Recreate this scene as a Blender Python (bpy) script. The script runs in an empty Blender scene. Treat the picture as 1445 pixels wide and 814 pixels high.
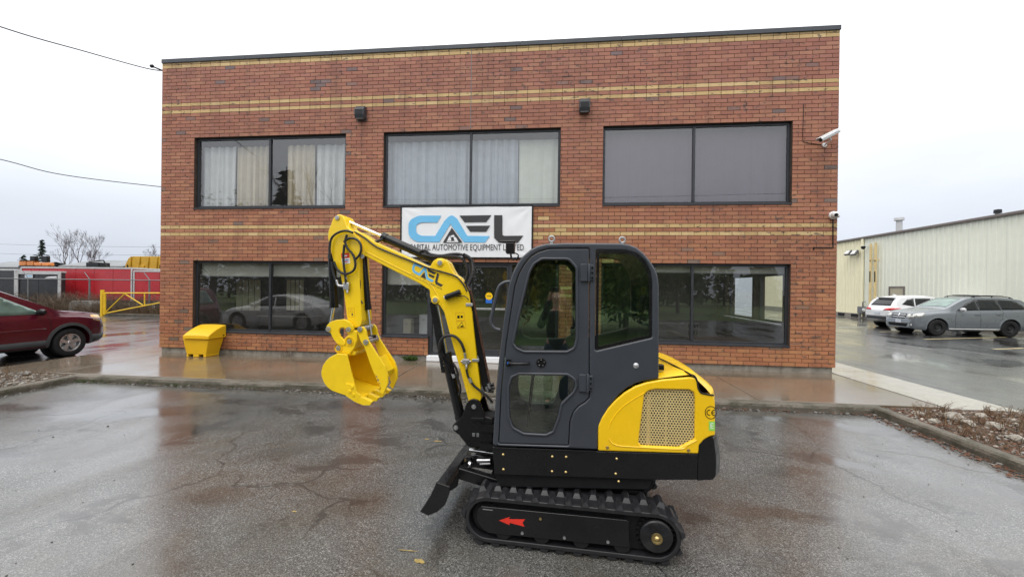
import bpy, bmesh, math, random
from mathutils import Vector, Matrix
from mathutils.bvhtree import BVHTree
random.seed(7)
SC = bpy.context.scene
COL = SC.collection
R = math.radians

# ------------------------------------------------------------------ camera
S = 0.86                                   # metres per calibration unit
F = 580.0                                  # focal length in photo pixels (photo 1445 wide)
CAM = Vector((11.5175, -10.8968, 2.1486)) * S
PIT, ROL, YAW = -0.00182, 0.01257, -0.10558
fw = Vector((math.sin(YAW) * math.cos(PIT), math.cos(YAW) * math.cos(PIT), math.sin(PIT)))
rt = Vector((math.cos(YAW), -math.sin(YAW), 0))
up = rt.cross(fw)
r2 = rt * math.cos(ROL) + up * math.sin(ROL)
u2 = -rt * math.sin(ROL) + up * math.cos(ROL)
cd = bpy.data.cameras.new("camera")
cam = bpy.data.objects.new("camera", cd)
COL.objects.link(cam)
M = Matrix((r2, u2, -fw)).transposed().to_4x4()
M.translation = CAM
cam.matrix_world = M
cd.sensor_fit = 'HORIZONTAL'
cd.sensor_width = 36
cd.lens = 36 * F / 1445
cd.clip_start = 0.05
cd.clip_end = 2000
SC.camera = cam

# ------------------------------------------------------------------ sky, sun, exposure
SUN_EL, SUN_AZ = R(58), R(205)
W = bpy.data.worlds.new("World")
SC.world = W
W.use_nodes = True
nt = W.node_tree
nt.nodes.clear()
wo = nt.nodes.new('ShaderNodeOutputWorld')
bg = nt.nodes.new('ShaderNodeBackground')
bg.inputs['Strength'].default_value = 0.1
sky = nt.nodes.new('ShaderNodeTexSky')
sky.sky_type = 'NISHITA'
sky.sun_disc = False
sky.sun_elevation = SUN_EL
sky.sun_rotation = SUN_AZ
sky.air_density = 1.0
sky.dust_density = 4.0
tc = nt.nodes.new('ShaderNodeTexCoord')
sx = nt.nodes.new('ShaderNodeSeparateXYZ')
nt.links.new(tc.outputs['Generated'], sx.inputs[0])
mr = nt.nodes.new('ShaderNodeMapRange')        # overcast luminance: (1 + 2 sin e) / 3
mr.inputs['From Min'].default_value = 0.0
mr.inputs['From Max'].default_value = 1.0
mr.inputs['To Min'].default_value = 4.9
mr.inputs['To Max'].default_value = 18.5
nt.links.new(sx.outputs['Z'], mr.inputs['Value'])
cr = nt.nodes.new('ShaderNodeValToRGB')
cr.color_ramp.elements[0].color = (0.89, 0.968, 1.10, 1)
cr.color_ramp.elements[1].position = 0.5
cr.color_ramp.elements[1].color = (1.0, 1.0, 1.0, 1)
nt.links.new(sx.outputs['Z'], cr.inputs[0])
no = nt.nodes.new('ShaderNodeTexNoise')
no.inputs['Scale'].default_value = 2.2
no.inputs['Detail'].default_value = 5
mpn = nt.nodes.new('ShaderNodeMapping')
mpn.inputs['Scale'].default_value = (1, 1, 3.0)
nt.links.new(tc.outputs['Generated'], mpn.inputs[0])
nt.links.new(mpn.outputs[0], no.inputs['Vector'])
nr = nt.nodes.new('ShaderNodeMapRange')
nr.inputs['To Min'].default_value = 0.80
nr.inputs['To Max'].default_value = 1.18
nt.links.new(no.outputs['Fac'], nr.inputs['Value'])
m1 = nt.nodes.new('ShaderNodeMath'); m1.operation = 'MULTIPLY'
nt.links.new(mr.outputs[0], m1.inputs[0]); nt.links.new(nr.outputs[0], m1.inputs[1])
vm = nt.nodes.new('ShaderNodeVectorMath'); vm.operation = 'SCALE'
nt.links.new(cr.outputs[0], vm.inputs[0]); nt.links.new(m1.outputs[0], vm.inputs['Scale'])
mx = nt.nodes.new('ShaderNodeMix'); mx.data_type = 'RGBA'
mx.inputs[0].default_value = 0.95              # thick cloud over the clear sky
nt.links.new(sky.outputs[0], mx.inputs[6]); nt.links.new(vm.outputs[0], mx.inputs[7])
nt.links.new(mx.outputs[2], bg.inputs['Color'])
nt.links.new(bg.outputs[0], wo.inputs[0])

sl = bpy.data.lights.new("sun", 'SUN')
sl.energy = 0.7
sl.angle = R(30)
sl.color = (1.0, 0.97, 0.92)
so = bpy.data.objects.new("sun", sl)
COL.objects.link(so)
sdir = Vector((math.sin(SUN_AZ) * math.cos(SUN_EL), math.cos(SUN_AZ) * math.cos(SUN_EL), math.sin(SUN_EL)))
so.rotation_euler = sdir.to_track_quat('Z', 'Y').to_euler()
SC.view_settings.view_transform = 'Standard'
SC.view_settings.look = 'None'
SC.view_settings.exposure = 0.53
SC.view_settings.gamma = 1.0
SC.cycles.max_bounces = 8
SC.cycles.transparent_max_bounces = 24
SC.cycles.caustics_reflective = False
SC.cycles.caustics_refractive = False
try:
    SC.cycles.use_denoising = True
except Exception:
    pass

# ------------------------------------------------------------------ measuring: photo pixel -> point on a real plane
def ray(px, py):
    return fw + r2 * ((px - 722.5) / F) + u2 * ((407 - py) / F)
def ony(px, py, Y):
    d = ray(px, py); return CAM + d * ((Y - CAM.y) / d.y)
def onx(px, py, X):
    d = ray(px, py); return CAM + d * ((X - CAM.x) / d.x)
def onz(px, py, Z=0.0):
    d = ray(px, py); return CAM + d * ((Z - CAM.z) / d.z)
def zoom(ox, oy, s):
    return lambda p: (ox + p[0] / s, oy + p[1] / s)
def XZ(pts, Y, z=None):
    o = []
    for p in pts:
        if z: p = z(p)
        v = ony(p[0], p[1], Y); o.append((v.x, v.z))
    return o

# ------------------------------------------------------------------ object helpers
def tag(o, label=None, cat=None, group=None, kind=None):
    if label: o['label'] = label
    if cat: o['category'] = cat
    if group: o['group'] = group
    if kind: o['kind'] = kind
    return o
def empty(name, loc=(0, 0, 0), rz=0.0):
    o = bpy.data.objects.new(name, None)
    o.empty_display_size = 0.3
    o.location = loc; o.rotation_euler = (0, 0, rz)
    COL.objects.link(o)
    return o
def adopt(o, parent):
    """child built in world coordinates under a parent that was placed by location / rotation"""
    if parent is not None:
        o.parent = parent
        pm = wm(parent)
        o.matrix_parent_inverse = pm.inverted()
def wm(o):
    m = Matrix.LocRotScale(o.location, o.rotation_euler, o.scale)
    if o.parent is not None:
        m = wm(o.parent) @ o.matrix_parent_inverse @ m
    return m
def link(name, me, mat, parent=None, local=False):
    o = bpy.data.objects.new(name, me)
    COL.objects.link(o)
    if mat is not None:
        for m in (mat if isinstance(mat, (list, tuple)) else [mat]):
            me.materials.append(m)
    if parent is not None:
        if local: o.parent = parent
        else: adopt(o, parent)
    return o
def copy_tree(o, parent=None):
    c = o.copy(); COL.objects.link(c)
    if parent is not None: c.parent = parent
    for ch in list(o.children): copy_tree(ch, c)
    return c

class MB:
    """collects shapes and links them as one mesh object"""
    def __init__(s): s.v = []; s.f = []; s.sm = []
    def add(s, vs, fs, smooth=False):
        n = len(s.v); s.v += [tuple(v) for v in vs]
        s.f += [[i + n for i in f] for f in fs]; s.sm += [smooth] * len(fs)
    def box(s, a, b, M=None):
        (x0, y0, z0), (x1, y1, z1) = a, b
        vs = [Vector(p) for p in ((x0,y0,z0),(x1,y0,z0),(x1,y1,z0),(x0,y1,z0),(x0,y0,z1),(x1,y0,z1),(x1,y1,z1),(x0,y1,z1))]
        if M is not None: vs = [M @ v for v in vs]
        s.add(vs, [(0,3,2,1),(4,5,6,7),(0,1,5,4),(1,2,6,5),(2,3,7,6),(3,0,4,7)])
    def tube(s, pts, rad, n=8, cap=True, smooth=True):
        pts = [Vector(p) for p in pts]
        if not isinstance(rad, (list, tuple)): rad = [rad] * len(pts)
        t0 = (pts[1] - pts[0]).normalized()
        a = t0.orthogonal().normalized(); vs = []
        for i, p in enumerate(pts):
            if i == 0: t = t0
            elif i == len(pts) - 1: t = (pts[i] - pts[i-1]).normalized()
            else:
                t = (pts[i+1] - pts[i-1])
                t = t.normalized() if t.length > 1e-9 else t0
            a = (a - t * a.dot(t))
            a = a.normalized() if a.length > 1e-6 else t.orthogonal().normalized()
            b = t.cross(a)
            for k in range(n):
                an = 2 * math.pi * k / n
                vs.append(p + (a * math.cos(an) + b * math.sin(an)) * rad[i])
        fs = []
        for i in range(len(pts) - 1):
            for k in range(n):
                fs.append((i*n+k, i*n+(k+1) % n, (i+1)*n+(k+1) % n, (i+1)*n+k))
        s.add(vs, fs, smooth)
        if cap:
            m = len(s.v) - len(vs)
            s.f += [[m + k for k in range(n)][::-1], [m + (len(pts)-1)*n + k for k in range(n)]]
            s.sm += [False, False]
    def cyl(s, p0, p1, r, n=16): s.tube([p0, p1], r, n)
    def lathe(s, prof, c, axis, n=24):
        """prof: (radius, offset along axis)"""
        c = Vector(c); ax = Vector(axis).normalized(); a = ax.orthogonal().normalized(); b = ax.cross(a)
        vs = []
        for r_, h in prof:
            for k in range(n):
                an = 2*math.pi*k/n
                vs.append(c + ax*h + (a*math.cos(an)+b*math.sin(an))*r_)
        fs = []
        for i in range(len(prof)-1):
            for k in range(n):
                fs.append((i*n+k, i*n+(k+1) % n, (i+1)*n+(k+1) % n, (i+1)*n+k))
        s.add(vs, fs, True)
    def prism(s, poly, fr, d0, d1):
        n = len(poly)
        vs = [fr(x, z, d0) for x, z in poly] + [fr(x, z, d1) for x, z in poly]
        fs = [list(range(n)), list(range(n, 2*n))[::-1]]
        for i in range(n): fs.append((i, i+n, (i+1) % n + n, (i+1) % n))
        s.add(vs, fs)
    def mesh(s, name):
        me = bpy.data.meshes.new(name)
        me.from_pydata(s.v, [], s.f)
        me.polygons.foreach_set('use_smooth', s.sm)
        me.update()
        bm = bmesh.new(); bm.from_mesh(me)
        bmesh.ops.recalc_face_normals(bm, faces=bm.faces)
        bm.to_mesh(me); bm.free()
        if any(s.sm):
            try: me.set_sharp_from_angle(angle=R(52))
            except Exception: pass
        return me
    def build(s, name, mat, parent=None, local=False, bevel=0):
        o = link(name, s.mesh(name), mat, parent, local)
        if bevel: add_bevel(o, bevel)
        return o
def add_bevel(o, w, seg=2, ang=35):
    m = o.modifiers.new('bevel', 'BEVEL'); m.width = w; m.segments = seg
    m.limit_method = 'ANGLE'; m.angle_limit = R(ang)
    m.harden_normals = False
    return o
def yframe(x, z, d): return Vector((x, d, z))

def spline(pts, k=6, closed=False):
    pts = [Vector(p) for p in pts]; out = []; n = len(pts)
    rng = range(n) if closed else range(n - 1)
    for i in rng:
        g = (lambda j: pts[j % n]) if closed else (lambda j: pts[min(max(j, 0), n-1)])
        p0, p1, p2, p3 = g(i-1), g(i), g(i+1), g(i+2)
        for q in range(k):
            t = q / k
            out.append(0.5*((2*p1)+(p2-p0)*t+(2*p0-5*p1+4*p2-p3)*t*t+(3*p1-p0-3*p2+p3)*t**3))
    if not closed: out.append(pts[-1])
    return out
def rpoly(pts, r, k=5):
    """round the corners of a 2-D polygon; r a number or a list"""
    n = len(pts); out = []
    for i in range(n):
        p = Vector(pts[i]); a = Vector(pts[i-1]); b = Vector(pts[(i+1) % n])
        ri = r[i] if isinstance(r, (list, tuple)) else r
        da, db = a - p, b - p
        la, lb = da.length, db.length
        if ri <= 0 or la < 1e-6 or lb < 1e-6: out.append(tuple(p)); continue
        ang = da.angle(db)
        if ang > 3.05: out.append(tuple(p)); continue
        t = min(ri / math.tan(ang/2), la*0.48, lb*0.48)
        q0, q1 = p + da/la*t, p + db/lb*t
        for j in range(k+1):
            u = j/k
            out.append(tuple(q0*(1-u)**2 + p*2*u*(1-u) + q1*u*u))
    return out
def inset(poly, d):
    n = len(poly); a = sum(poly[i][0]*poly[(i+1) % n][1]-poly[(i+1) % n][0]*poly[i][1] for i in range(n))
    sg = 1 if a > 0 else -1; out = []
    for i in range(n):
        p = Vector(poly[i]); e0 = (p - Vector(poly[i-1])); e1 = (Vector(poly[(i+1) % n]) - p)
        if e0.length < 1e-9 or e1.length < 1e-9: out.append(tuple(p)); continue
        e0.normalize(); e1.normalize()
        n0 = Vector((-e0.y, e0.x))*sg; n1 = Vector((-e1.y, e1.x))*sg
        m = n0 + n1
        m = m/m.length if m.length > 1e-6 else n0
        c = max(0.4, m.dot(n0))
        out.append(tuple(p + m*(d/c)))
    return out
def plate_mesh(name, outer, holes, t, bevel, bres=2):
    cu = bpy.data.curves.new(name, 'CURVE'); cu.dimensions = '2D'; cu.fill_mode = 'BOTH'
    cu.extrude = max(t/2 - bevel, 0.0005); cu.bevel_depth = bevel; cu.bevel_resolution = bres; cu.offset = -bevel
    for lp in [outer] + list(holes):
        sp = cu.splines.new('POLY'); sp.points.add(len(lp)-1)
        for i, p in enumerate(lp): sp.points[i].co = (p[0], p[1], 0, 1)
        sp.use_cyclic_u = True
    ob = bpy.data.objects.new(name, cu)
    me = bpy.data.meshes.new_from_object(ob)
    bpy.data.objects.remove(ob); bpy.data.curves.remove(cu)
    me.name = name
    me.materials.clear()
    return me
def plate(name, outer, Y, t, mat, parent=None, holes=(), bevel=0.004, frame=None, bres=2, smooth=False):
    """flat plate with holes: outline in (x, z), near face at depth Y, thickness t away from the camera"""
    me = plate_mesh(name, outer, holes, t, bevel, bres)
    for v in me.vertices:
        x, z, l = v.co
        d = Y + t/2 - l
        v.co = frame(x, z, d) if frame else (x, d, z)
    me.update()
    if smooth:
        me.polygons.foreach_set('use_smooth', [True]*len(me.polygons))
        try: me.set_sharp_from_angle(angle=R(32))
        except Exception: pass
    else:
        me.polygons.foreach_set('use_smooth', [False]*len(me.polygons))
    return link(name, me, mat, parent)
def text_mesh(txt, size, name='lettering', align='CENTER', extrude=0.0, spacing=1.0):
    cu = bpy.data.curves.new(name, 'FONT'); cu.body = txt; cu.size = size; cu.align_x = align; cu.align_y = 'CENTER'
    cu.extrude = extrude; cu.space_character = spacing; cu.resolution_u = 3
    ob = bpy.data.objects.new(name, cu)
    me = bpy.data.meshes.new_from_object(ob)
    bpy.data.objects.remove(ob); bpy.data.curves.remove(cu)
    me.materials.clear(); me.name = name
    return me

# ------------------------------------------------------------------ materials
class NT:
    def __init__(s, name):
        s.m = bpy.data.materials.new(name); s.m.use_nodes = True
        s.t = s.m.node_tree; s.t.nodes.clear()
        s.out = s.n('ShaderNodeOutputMaterial')
    def n(s, ty, **kw):
        nd = s.t.nodes.new(ty)
        for k, v in kw.items(): setattr(nd, k, v)
        return nd
    def l(s, a, b): s.t.links.new(a, b)
    def coord(s, scale=(1, 1, 1), kind='Object', rot=(0, 0, 0)):
        t = s.n('ShaderNodeTexCoord'); m = s.n('ShaderNodeMapping')
        m.inputs['Scale'].default_value = scale; m.inputs['Rotation'].default_value = rot
        s.l(t.outputs[kind], m.inputs[0]); return m.outputs[0]
    def noise(s, vec, scale, detail=4, rough=0.55, dist=0.0):
        n = s.n('ShaderNodeTexNoise'); n.inputs['Scale'].default_value = scale
        n.inputs['Detail'].default_value = detail; n.inputs['Roughness'].default_value = rough
        n.inputs['Distortion'].default_value = dist
        s.l(vec, n.inputs['Vector']); return n.outputs['Fac']
    def ramp(s, fac, stops):
        r = s.n('ShaderNodeValToRGB'); e = r.color_ramp.elements
        while len(e) < len(stops): e.new(0.5)
        for i, (p, c) in enumerate(stops):
            e[i].position = p
            e[i].color = (c, c, c, 1) if isinstance(c, (int, float)) else (*c, 1)
        s.l(fac, r.inputs[0]); return r.outputs[0]
    def mix(s, fac, a, b, mode='MIX'):
        m = s.n('ShaderNodeMix', data_type='RGBA', blend_type=mode)
        for sock, val in ((m.inputs[0], fac), (m.inputs[6], a), (m.inputs[7], b)):
            if hasattr(val, 'is_linked'): s.l(val, sock)
            elif isinstance(val, (int, float)): sock.default_value = val
            else: sock.default_value = (*val, 1)
        return m.outputs[2]
    def math(s, op, a, b=0.0, c=None, clamp=False):
        m = s.n('ShaderNodeMath', operation=op, use_clamp=clamp)
        for i, val in enumerate((a, b) if c is None else (a, b, c)):
            if hasattr(val, 'is_linked'): s.l(val, m.inputs[i])
            else: m.inputs[i].default_value = val
        return m.outputs[0]
    def bump(s, h, strength=0.3, dist=0.01):
        b = s.n('ShaderNodeBump'); b.inputs['Strength'].default_value = strength
        b.inputs['Distance'].default_value = dist; s.l(h, b.inputs['Height']); return b.outputs[0]
    def bsdf(s, col, rough=0.5, metal=0.0, normal=None, spec=0.5, coat=0.0, coat_rough=0.05, emit=None):
        p = s.n('ShaderNodeBsdfPrincipled')
        def put(k, v):
            if v is None: return
            if hasattr(v, 'is_linked'): s.l(v, p.inputs[k])
            elif isinstance(v, (tuple, list)): p.inputs[k].default_value = (*v, 1)
            else: p.inputs[k].default_value = v
        put('Base Color', col); put('Roughness', rough); put('Metallic', metal); put('Normal', normal)
        put('Specular IOR Level', spec); put('Coat Weight', coat); put('Coat Roughness', coat_rough)
        s.l(p.outputs[0], s.out.inputs[0]); s.p = p
        return s.m
def mat_plain(name, col, rough=0.5, metal=0.0, var=0.12, scale=6.0, spec=0.5, coat=0.0, bump=0.0, bscale=80, rvar=0.12):
    t = NT(name); v = t.coord()
    n = t.noise(v, scale, 5, 0.6)
    lo = tuple(c*(1-var) for c in col); hi = tuple(min(1, c*(1+var)) for c in col)
    c = t.ramp(n, [(0.3, lo), (0.7, hi)])
    r_ = t.ramp(t.noise(v, scale*2.3, 4), [(0.3, max(0.02, rough-rvar)), (0.7, min(1, rough+rvar))])
    nm = t.bump(t.noise(v, bscale, 3), bump, 0.004) if bump else None
    return t.bsdf(c, r_, metal, nm, spec, coat)
def mat_glass(name, tint=(0.8, 0.85, 0.85), f0=0.08, rough=0.0, dirt=0.0, wave=0.0):
    """thin pane: straight-through view, tinted, with a Schlick mirror on top (same from either side)"""
    t = NT(name); v = t.coord()
    tr = t.n('ShaderNodeBsdfTransparent'); tr.inputs[0].default_value = (*tint, 1)
    gl = t.n('ShaderNodeBsdfGlossy'); gl.inputs['Roughness'].default_value = rough
    gl.inputs['Color'].default_value = (1, 1, 1, 1)
    ge = t.n('ShaderNodeNewGeometry'); dt = t.n('ShaderNodeVectorMath', operation='DOT_PRODUCT')
    t.l(ge.outputs['Normal'], dt.inputs[0]); t.l(ge.outputs['Incoming'], dt.inputs[1])
    c = t.math('SUBTRACT', 1.0, t.math('ABSOLUTE', dt.outputs['Value']), clamp=True)
    fac = t.math('ADD', f0, t.math('MULTIPLY', 1-f0, t.math('POWER', c, 5.0)), clamp=True)
    if wave:
        t.l(t.bump(t.noise(v, 1.1, 1), wave, 0.01), gl.inputs['Normal'])
    ms = t.n('ShaderNodeMixShader'); t.l(fac, ms.inputs[0]); t.l(tr.outputs[0], ms.inputs[1]); t.l(gl.outputs[0], ms.inputs[2])
    last = ms
    if dirt:
        df = t.n('ShaderNodeBsdfDiffuse'); df.inputs[0].default_value = (0.45, 0.45, 0.42, 1)
        m2 = t.n('ShaderNodeMixShader')
        f2 = t.math('MULTIPLY', t.noise(t.coord((1, 1, 0.35)), 3.0, 6, 0.7), dirt)
        t.l(f2, m2.inputs[0]); t.l(ms.outputs[0], m2.inputs[1]); t.l(df.outputs[0], m2.inputs[2]); last = m2
    t.l(last.outputs[0], t.out.inputs[0])
    return t.m

MT = {}
MT['yellow'] = mat_plain('yellow_paint', (0.88, 0.54, 0.006), 0.28, 0, 0.04, 3, 0.5, 0.25, rvar=0.06)
MT['yellow_l'] = mat_plain('lemon_yellow_paint', (0.90, 0.60, 0.008), 0.28, 0, 0.04, 3, 0.5, 0.25, rvar=0.06)
MT['yellow_b'] = mat_plain('yellow_bucket_paint', (0.89, 0.60, 0.008), 0.34, 0, 0.05, 9, 0.5, 0.1, bump=0.05, rvar=0.08)
MT['cab'] = mat_plain('slate_grey_paint', (0.040, 0.045, 0.056), 0.36, 0, 0.06, 4, 0.5, 0.1, bump=0.02, bscale=200, rvar=0.06)
MT['black'] = mat_plain('black_paint', (0.008, 0.008, 0.009), 0.24, 0, 0.2, 6, 0.36, rvar=0.07)
MT['black_m'] = mat_plain('matt_black', (0.010, 0.010, 0.011), 0.6, 0, 0.2, 12, 0.25, bump=0.05)
MT['rubber'] = mat_plain('track_rubber', (0.014, 0.014, 0.016), 0.40, 0, 0.25, 20, 0.5, bump=0.15, bscale=150)
MT['hose'] = mat_plain('hose_rubber', (0.011, 0.011, 0.012), 0.45, 0, 0.15, 30, 0.5)
MT['chrome'] = mat_plain('chrome_rod', (0.75, 0.76, 0.78), 0.16, 1.0, 0.03, 10, rvar=0.04)
MT['zinc'] = mat_plain('zinc_steel', (0.52, 0.52, 0.53), 0.38, 1.0, 0.12, 30)
MT['brass'] = mat_plain('yellow_zinc_bolt', (0.62, 0.46, 0.20), 0.35, 1.0, 0.12, 40)
MT['gold'] = mat_plain('gold_ring', (0.40, 0.30, 0.13), 0.42, 1.0, 0.12, 40)
MT['red'] = mat_plain('red_vinyl', (0.72, 0.035, 0.02), 0.45, 0, 0.05, 6)
MT['white'] = mat_plain('white_vinyl', (0.80, 0.81, 0.83), 0.45, 0, 0.03, 3)
MT['blue'] = mat_plain('light_blue_print', (0.16, 0.50, 0.80), 0.5, 0, 0.04, 3)
MT['charcoal'] = mat_plain('charcoal_print', (0.035, 0.033, 0.036), 0.5, 0, 0.06, 3)
MT['green'] = mat_plain('green_sticker', (0.28, 0.66, 0.10), 0.45, 0, 0.05, 6)
MT['deepblue'] = mat_plain('deep_blue_print', (0.02, 0.14, 0.55), 0.45, 0, 0.05, 6)
MT['seat'] = mat_plain('black_seat_vinyl', (0.02, 0.02, 0.022), 0.5, 0, 0.2, 15)
MT['cabglass'] = mat_glass('green_tinted_glass', (0.60, 0.73, 0.61), 0.19)
MT['winglass'] = mat_glass('window_glass', (0.87, 0.89, 0.90), 0.135, 0.0, 0.05, 0.02)
MT['shopglass'] = mat_glass('shopfront_glass', (0.86, 0.88, 0.86), 0.12, 0.0, 0.06, 0.02)
MT['bronze'] = mat_plain('dark_anodised_frame', (0.040, 0.042, 0.048), 0.4, 0.3, 0.12, 4)
MT['concrete'] = mat_plain('rough_concrete', (0.24, 0.22, 0.19), 0.7, 0, 0.3, 5, 0.3, bump=0.5, bscale=40)
MT['galv'] = mat_plain('galvanised_steel', (0.17, 0.175, 0.18), 0.55, 0.4, 0.2, 10)
# ================================================================== SETTING: ground, pavement, kerbs
def mat_asphalt(name, base, grain=165.0, brown=0.35, gloss=1.0, pud_lo=0.60, pools=()):
    t = NT(name); v = t.coord()
    big = t.noise(v, 0.30, 4, 0.6, 0.3)
    mid = t.noise(v, 1.1, 5, 0.62, 0.2)
    vo = t.n('ShaderNodeTexVoronoi'); vo.inputs['Scale'].default_value = grain; t.l(v, vo.inputs['Vector'])
    sp = t.n('ShaderNodeSeparateColor'); t.l(vo.outputs['Color'], sp.inputs[0])
    stone = t.ramp(sp.outputs[0], [(0.0, tuple(c*0.40 for c in base)), (0.50, base), (0.84, tuple(c*1.9 for c in base)), (1.0, tuple(c*3.6 for c in base))])
    c = t.mix(t.ramp(mid, [(0.35, 0.0), (0.72, 0.45)]), stone, tuple(b*0.45 for b in base))
    # shallow wheel-worn hollows that hold water, running towards the building
    vs = t.coord((1.0, 0.42, 1.0), rot=(0, 0, R(-24)))
    pud = t.noise(vs, 0.95, 5, 0.55, 0.5)
    pm = t.ramp(pud, [(pud_lo, 0.0), (pud_lo+0.07, 1.0)])
    damp = t.ramp(pud, [(0.34, 0.0), (0.60, 1.0)])
    if pools:                                   # hollows found in the lot: centre, half axes, turn
        nzp = t.n('ShaderNodeTexNoise'); nzp.inputs['Scale'].default_value = 2.6; nzp.inputs['Detail'].default_value = 5; t.l(v, nzp.inputs['Vector'])
        scp = t.n('ShaderNodeVectorMath', operation='MULTIPLY_ADD'); scp.inputs[1].default_value = (.6, .6, 0); scp.inputs[2].default_value = (-.3, -.3, 0); t.l(nzp.outputs['Color'], scp.inputs[0])
        adp = t.n('ShaderNodeVectorMath', operation='ADD'); t.l(v, adp.inputs[0]); t.l(scp.outputs[0], adp.inputs[1])
        acc = None
        for (cx, cy, ax, ay, rot, st) in pools:
            mp = t.n('ShaderNodeMapping', vector_type='TEXTURE'); mp.inputs['Location'].default_value = (cx, cy, 0); mp.inputs['Rotation'].default_value = (0, 0, R(rot)); mp.inputs['Scale'].default_value = (ax, ay, 100)
            t.l(adp.outputs[0], mp.inputs[0]); ln = t.n('ShaderNodeVectorMath', operation='LENGTH'); t.l(mp.outputs[0], ln.inputs[0])
            k = t.math('MULTIPLY', t.ramp(ln.outputs['Value'], [(0.40, 1.0), (1.0, 0.0)]), st)
            acc = k if acc is None else t.math('MAXIMUM', acc, k)
        pm = t.math('MAXIMUM', pm, acc); damp = t.math('MAXIMUM', damp, acc)
    silt = t.math('MULTIPLY', t.ramp(t.noise(v, 1.7, 4, 0.6, 0.4), [(0.46, 0.0), (0.66, brown)]), 1.0)
    c = t.mix(silt, c, (0.075, 0.061, 0.040))
    c = t.mix(t.math('MULTIPLY', pm, 0.55), c, (0.040, 0.031, 0.022))
    sn = t.noise(t.coord((0.8, 1.1, 1.0), rot=(0, 0, R(18))), 1.25, 7, 0.66, 0.5)
    stn = t.ramp(sn, [(0.545, 0.0), (0.60, 0.62)])          # old oil and tar stains
    c = t.mix(stn, c, (0.022, 0.019, 0.016))
    pl = t.noise(t.coord((1.6, 0.5, 1.0), rot=(0, 0, R(-35))), 1.5, 6, 0.7, 0.3)
    c = t.mix(t.ramp(pl, [(0.60, 0.0), (0.70, 0.35)]), c, (0.20, 0.19, 0.175))   # pale worn streaks
    dv = t.n('ShaderNodeTexVoronoi', feature='DISTANCE_TO_EDGE'); dv.inputs['Scale'].default_value = 0.36
    nz = t.n('ShaderNodeTexNoise'); nz.inputs['Scale'].default_value = 2.2; nz.inputs['Detail'].default_value = 7; t.l(v, nz.inputs['Vector'])
    sc = t.n('ShaderNodeVectorMath', operation='SCALE'); sc.inputs['Scale'].default_value = 0.55; t.l(nz.outputs['Color'], sc.inputs[0])
    wv = t.n('ShaderNodeVectorMath', operation='ADD'); t.l(v, wv.inputs[0]); t.l(sc.outputs[0], wv.inputs[1]); t.l(wv.outputs[0], dv.inputs['Vector'])
    ck = t.ramp(dv.outputs['Distance'], [(0.0, 1.0), (0.0075, 0.0)])
    ck = t.math('MULTIPLY', ck, t.ramp(t.noise(v, 0.55, 2), [(0.42, 0.0), (0.52, 0.85)]))
    c = t.mix(ck, c, (0.014, 0.013, 0.012))
    rough = t.mix(damp, (0.30,)*3, (0.15,)*3)
    rough = t.mix(t.ramp(big, [(0.40, 0.0), (0.62, 0.6)]), rough, (0.20,)*3)
    rough = t.mix(pm, rough, (0.06,)*3)
    h = t.math('ADD', t.math('MULTIPLY', sp.outputs[1], 0.55), t.math('MULTIPLY', t.noise(v, grain*0.5, 3, 0.7), 0.9))
    h = t.math('MULTIPLY', h, t.math('SUBTRACT', 1.0, t.math('MULTIPLY', t.math('MAXIMUM', pm, t.math('MULTIPLY', damp, 0.35)), 0.95)))
    h = t.math('SUBTRACT', h, t.math('MULTIPLY', ck, 1.5))
    nm = t.bump(h, 0.22*gloss, 0.004)
    m_ = t.bsdf(c, rough, 0, nm, 1.0, coat=t.math('ADD', 0.10, t.math('MULTIPLY', damp, 0.45)), coat_rough=t.mix(damp, (0.30,)*3, (0.13,)*3))
    t.l(t.bump(h, 0.10*gloss, 0.004), t.p.inputs['Coat Normal'])
    t.p.inputs['Coat IOR'].default_value = 1.4
    return m_
POOLS = []
for (px, py, wx, wy, rot, st) in (
        (60, 640, 1.1, .34, 24, .55), (170, 583, 1.5, .40, 16, .9), (40, 575, .9, .22, 8, .8), (310, 697, .40, .16, 8, .85), (290, 605, .75, .28, 15, .8), (505, 575, .95, .24, 4, .9),
        (345, 568, .65, .16, 5, .85), (520, 705, .32, .26, 40, .6), (1085, 722, .52, .20, -4, .9), (1090, 590, .55, .24, 0, .8), (1200, 655, .40, .22, -30, .8), (1215, 605, .75, .26, -25, .75),
        (1245, 735, .60, .22, -20, .6), (1340, 690, .70, .22, -35, .6), (660, 575, .7, .18, 2, .6), (90, 720, .55, .20, 25, .5), (215, 800, .5, .20, 20, .45), (1120, 665, .40, .14, 0, .6), (395, 640, .55, .22, 30, .6), (600, 640, .40, .16, 20, .5)):
    q = onz(px, py); POOLS.append((q.x, q.y, wx, wy, rot, st))
MT['lot'] = mat_asphalt('worn_wet_asphalt', (0.084, 0.083, 0.078), pools=POOLS, pud_lo=.64)
MT['yard'] = mat_asphalt('dark_wet_asphalt', (0.042, 0.043, 0.045), brown=0.1, gloss=.6, pud_lo=.54)
MT['drive'] = mat_asphalt('wet_driveway_asphalt', (0.080, 0.080, 0.080), brown=0.3, gloss=.6, pud_lo=.54)

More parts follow.
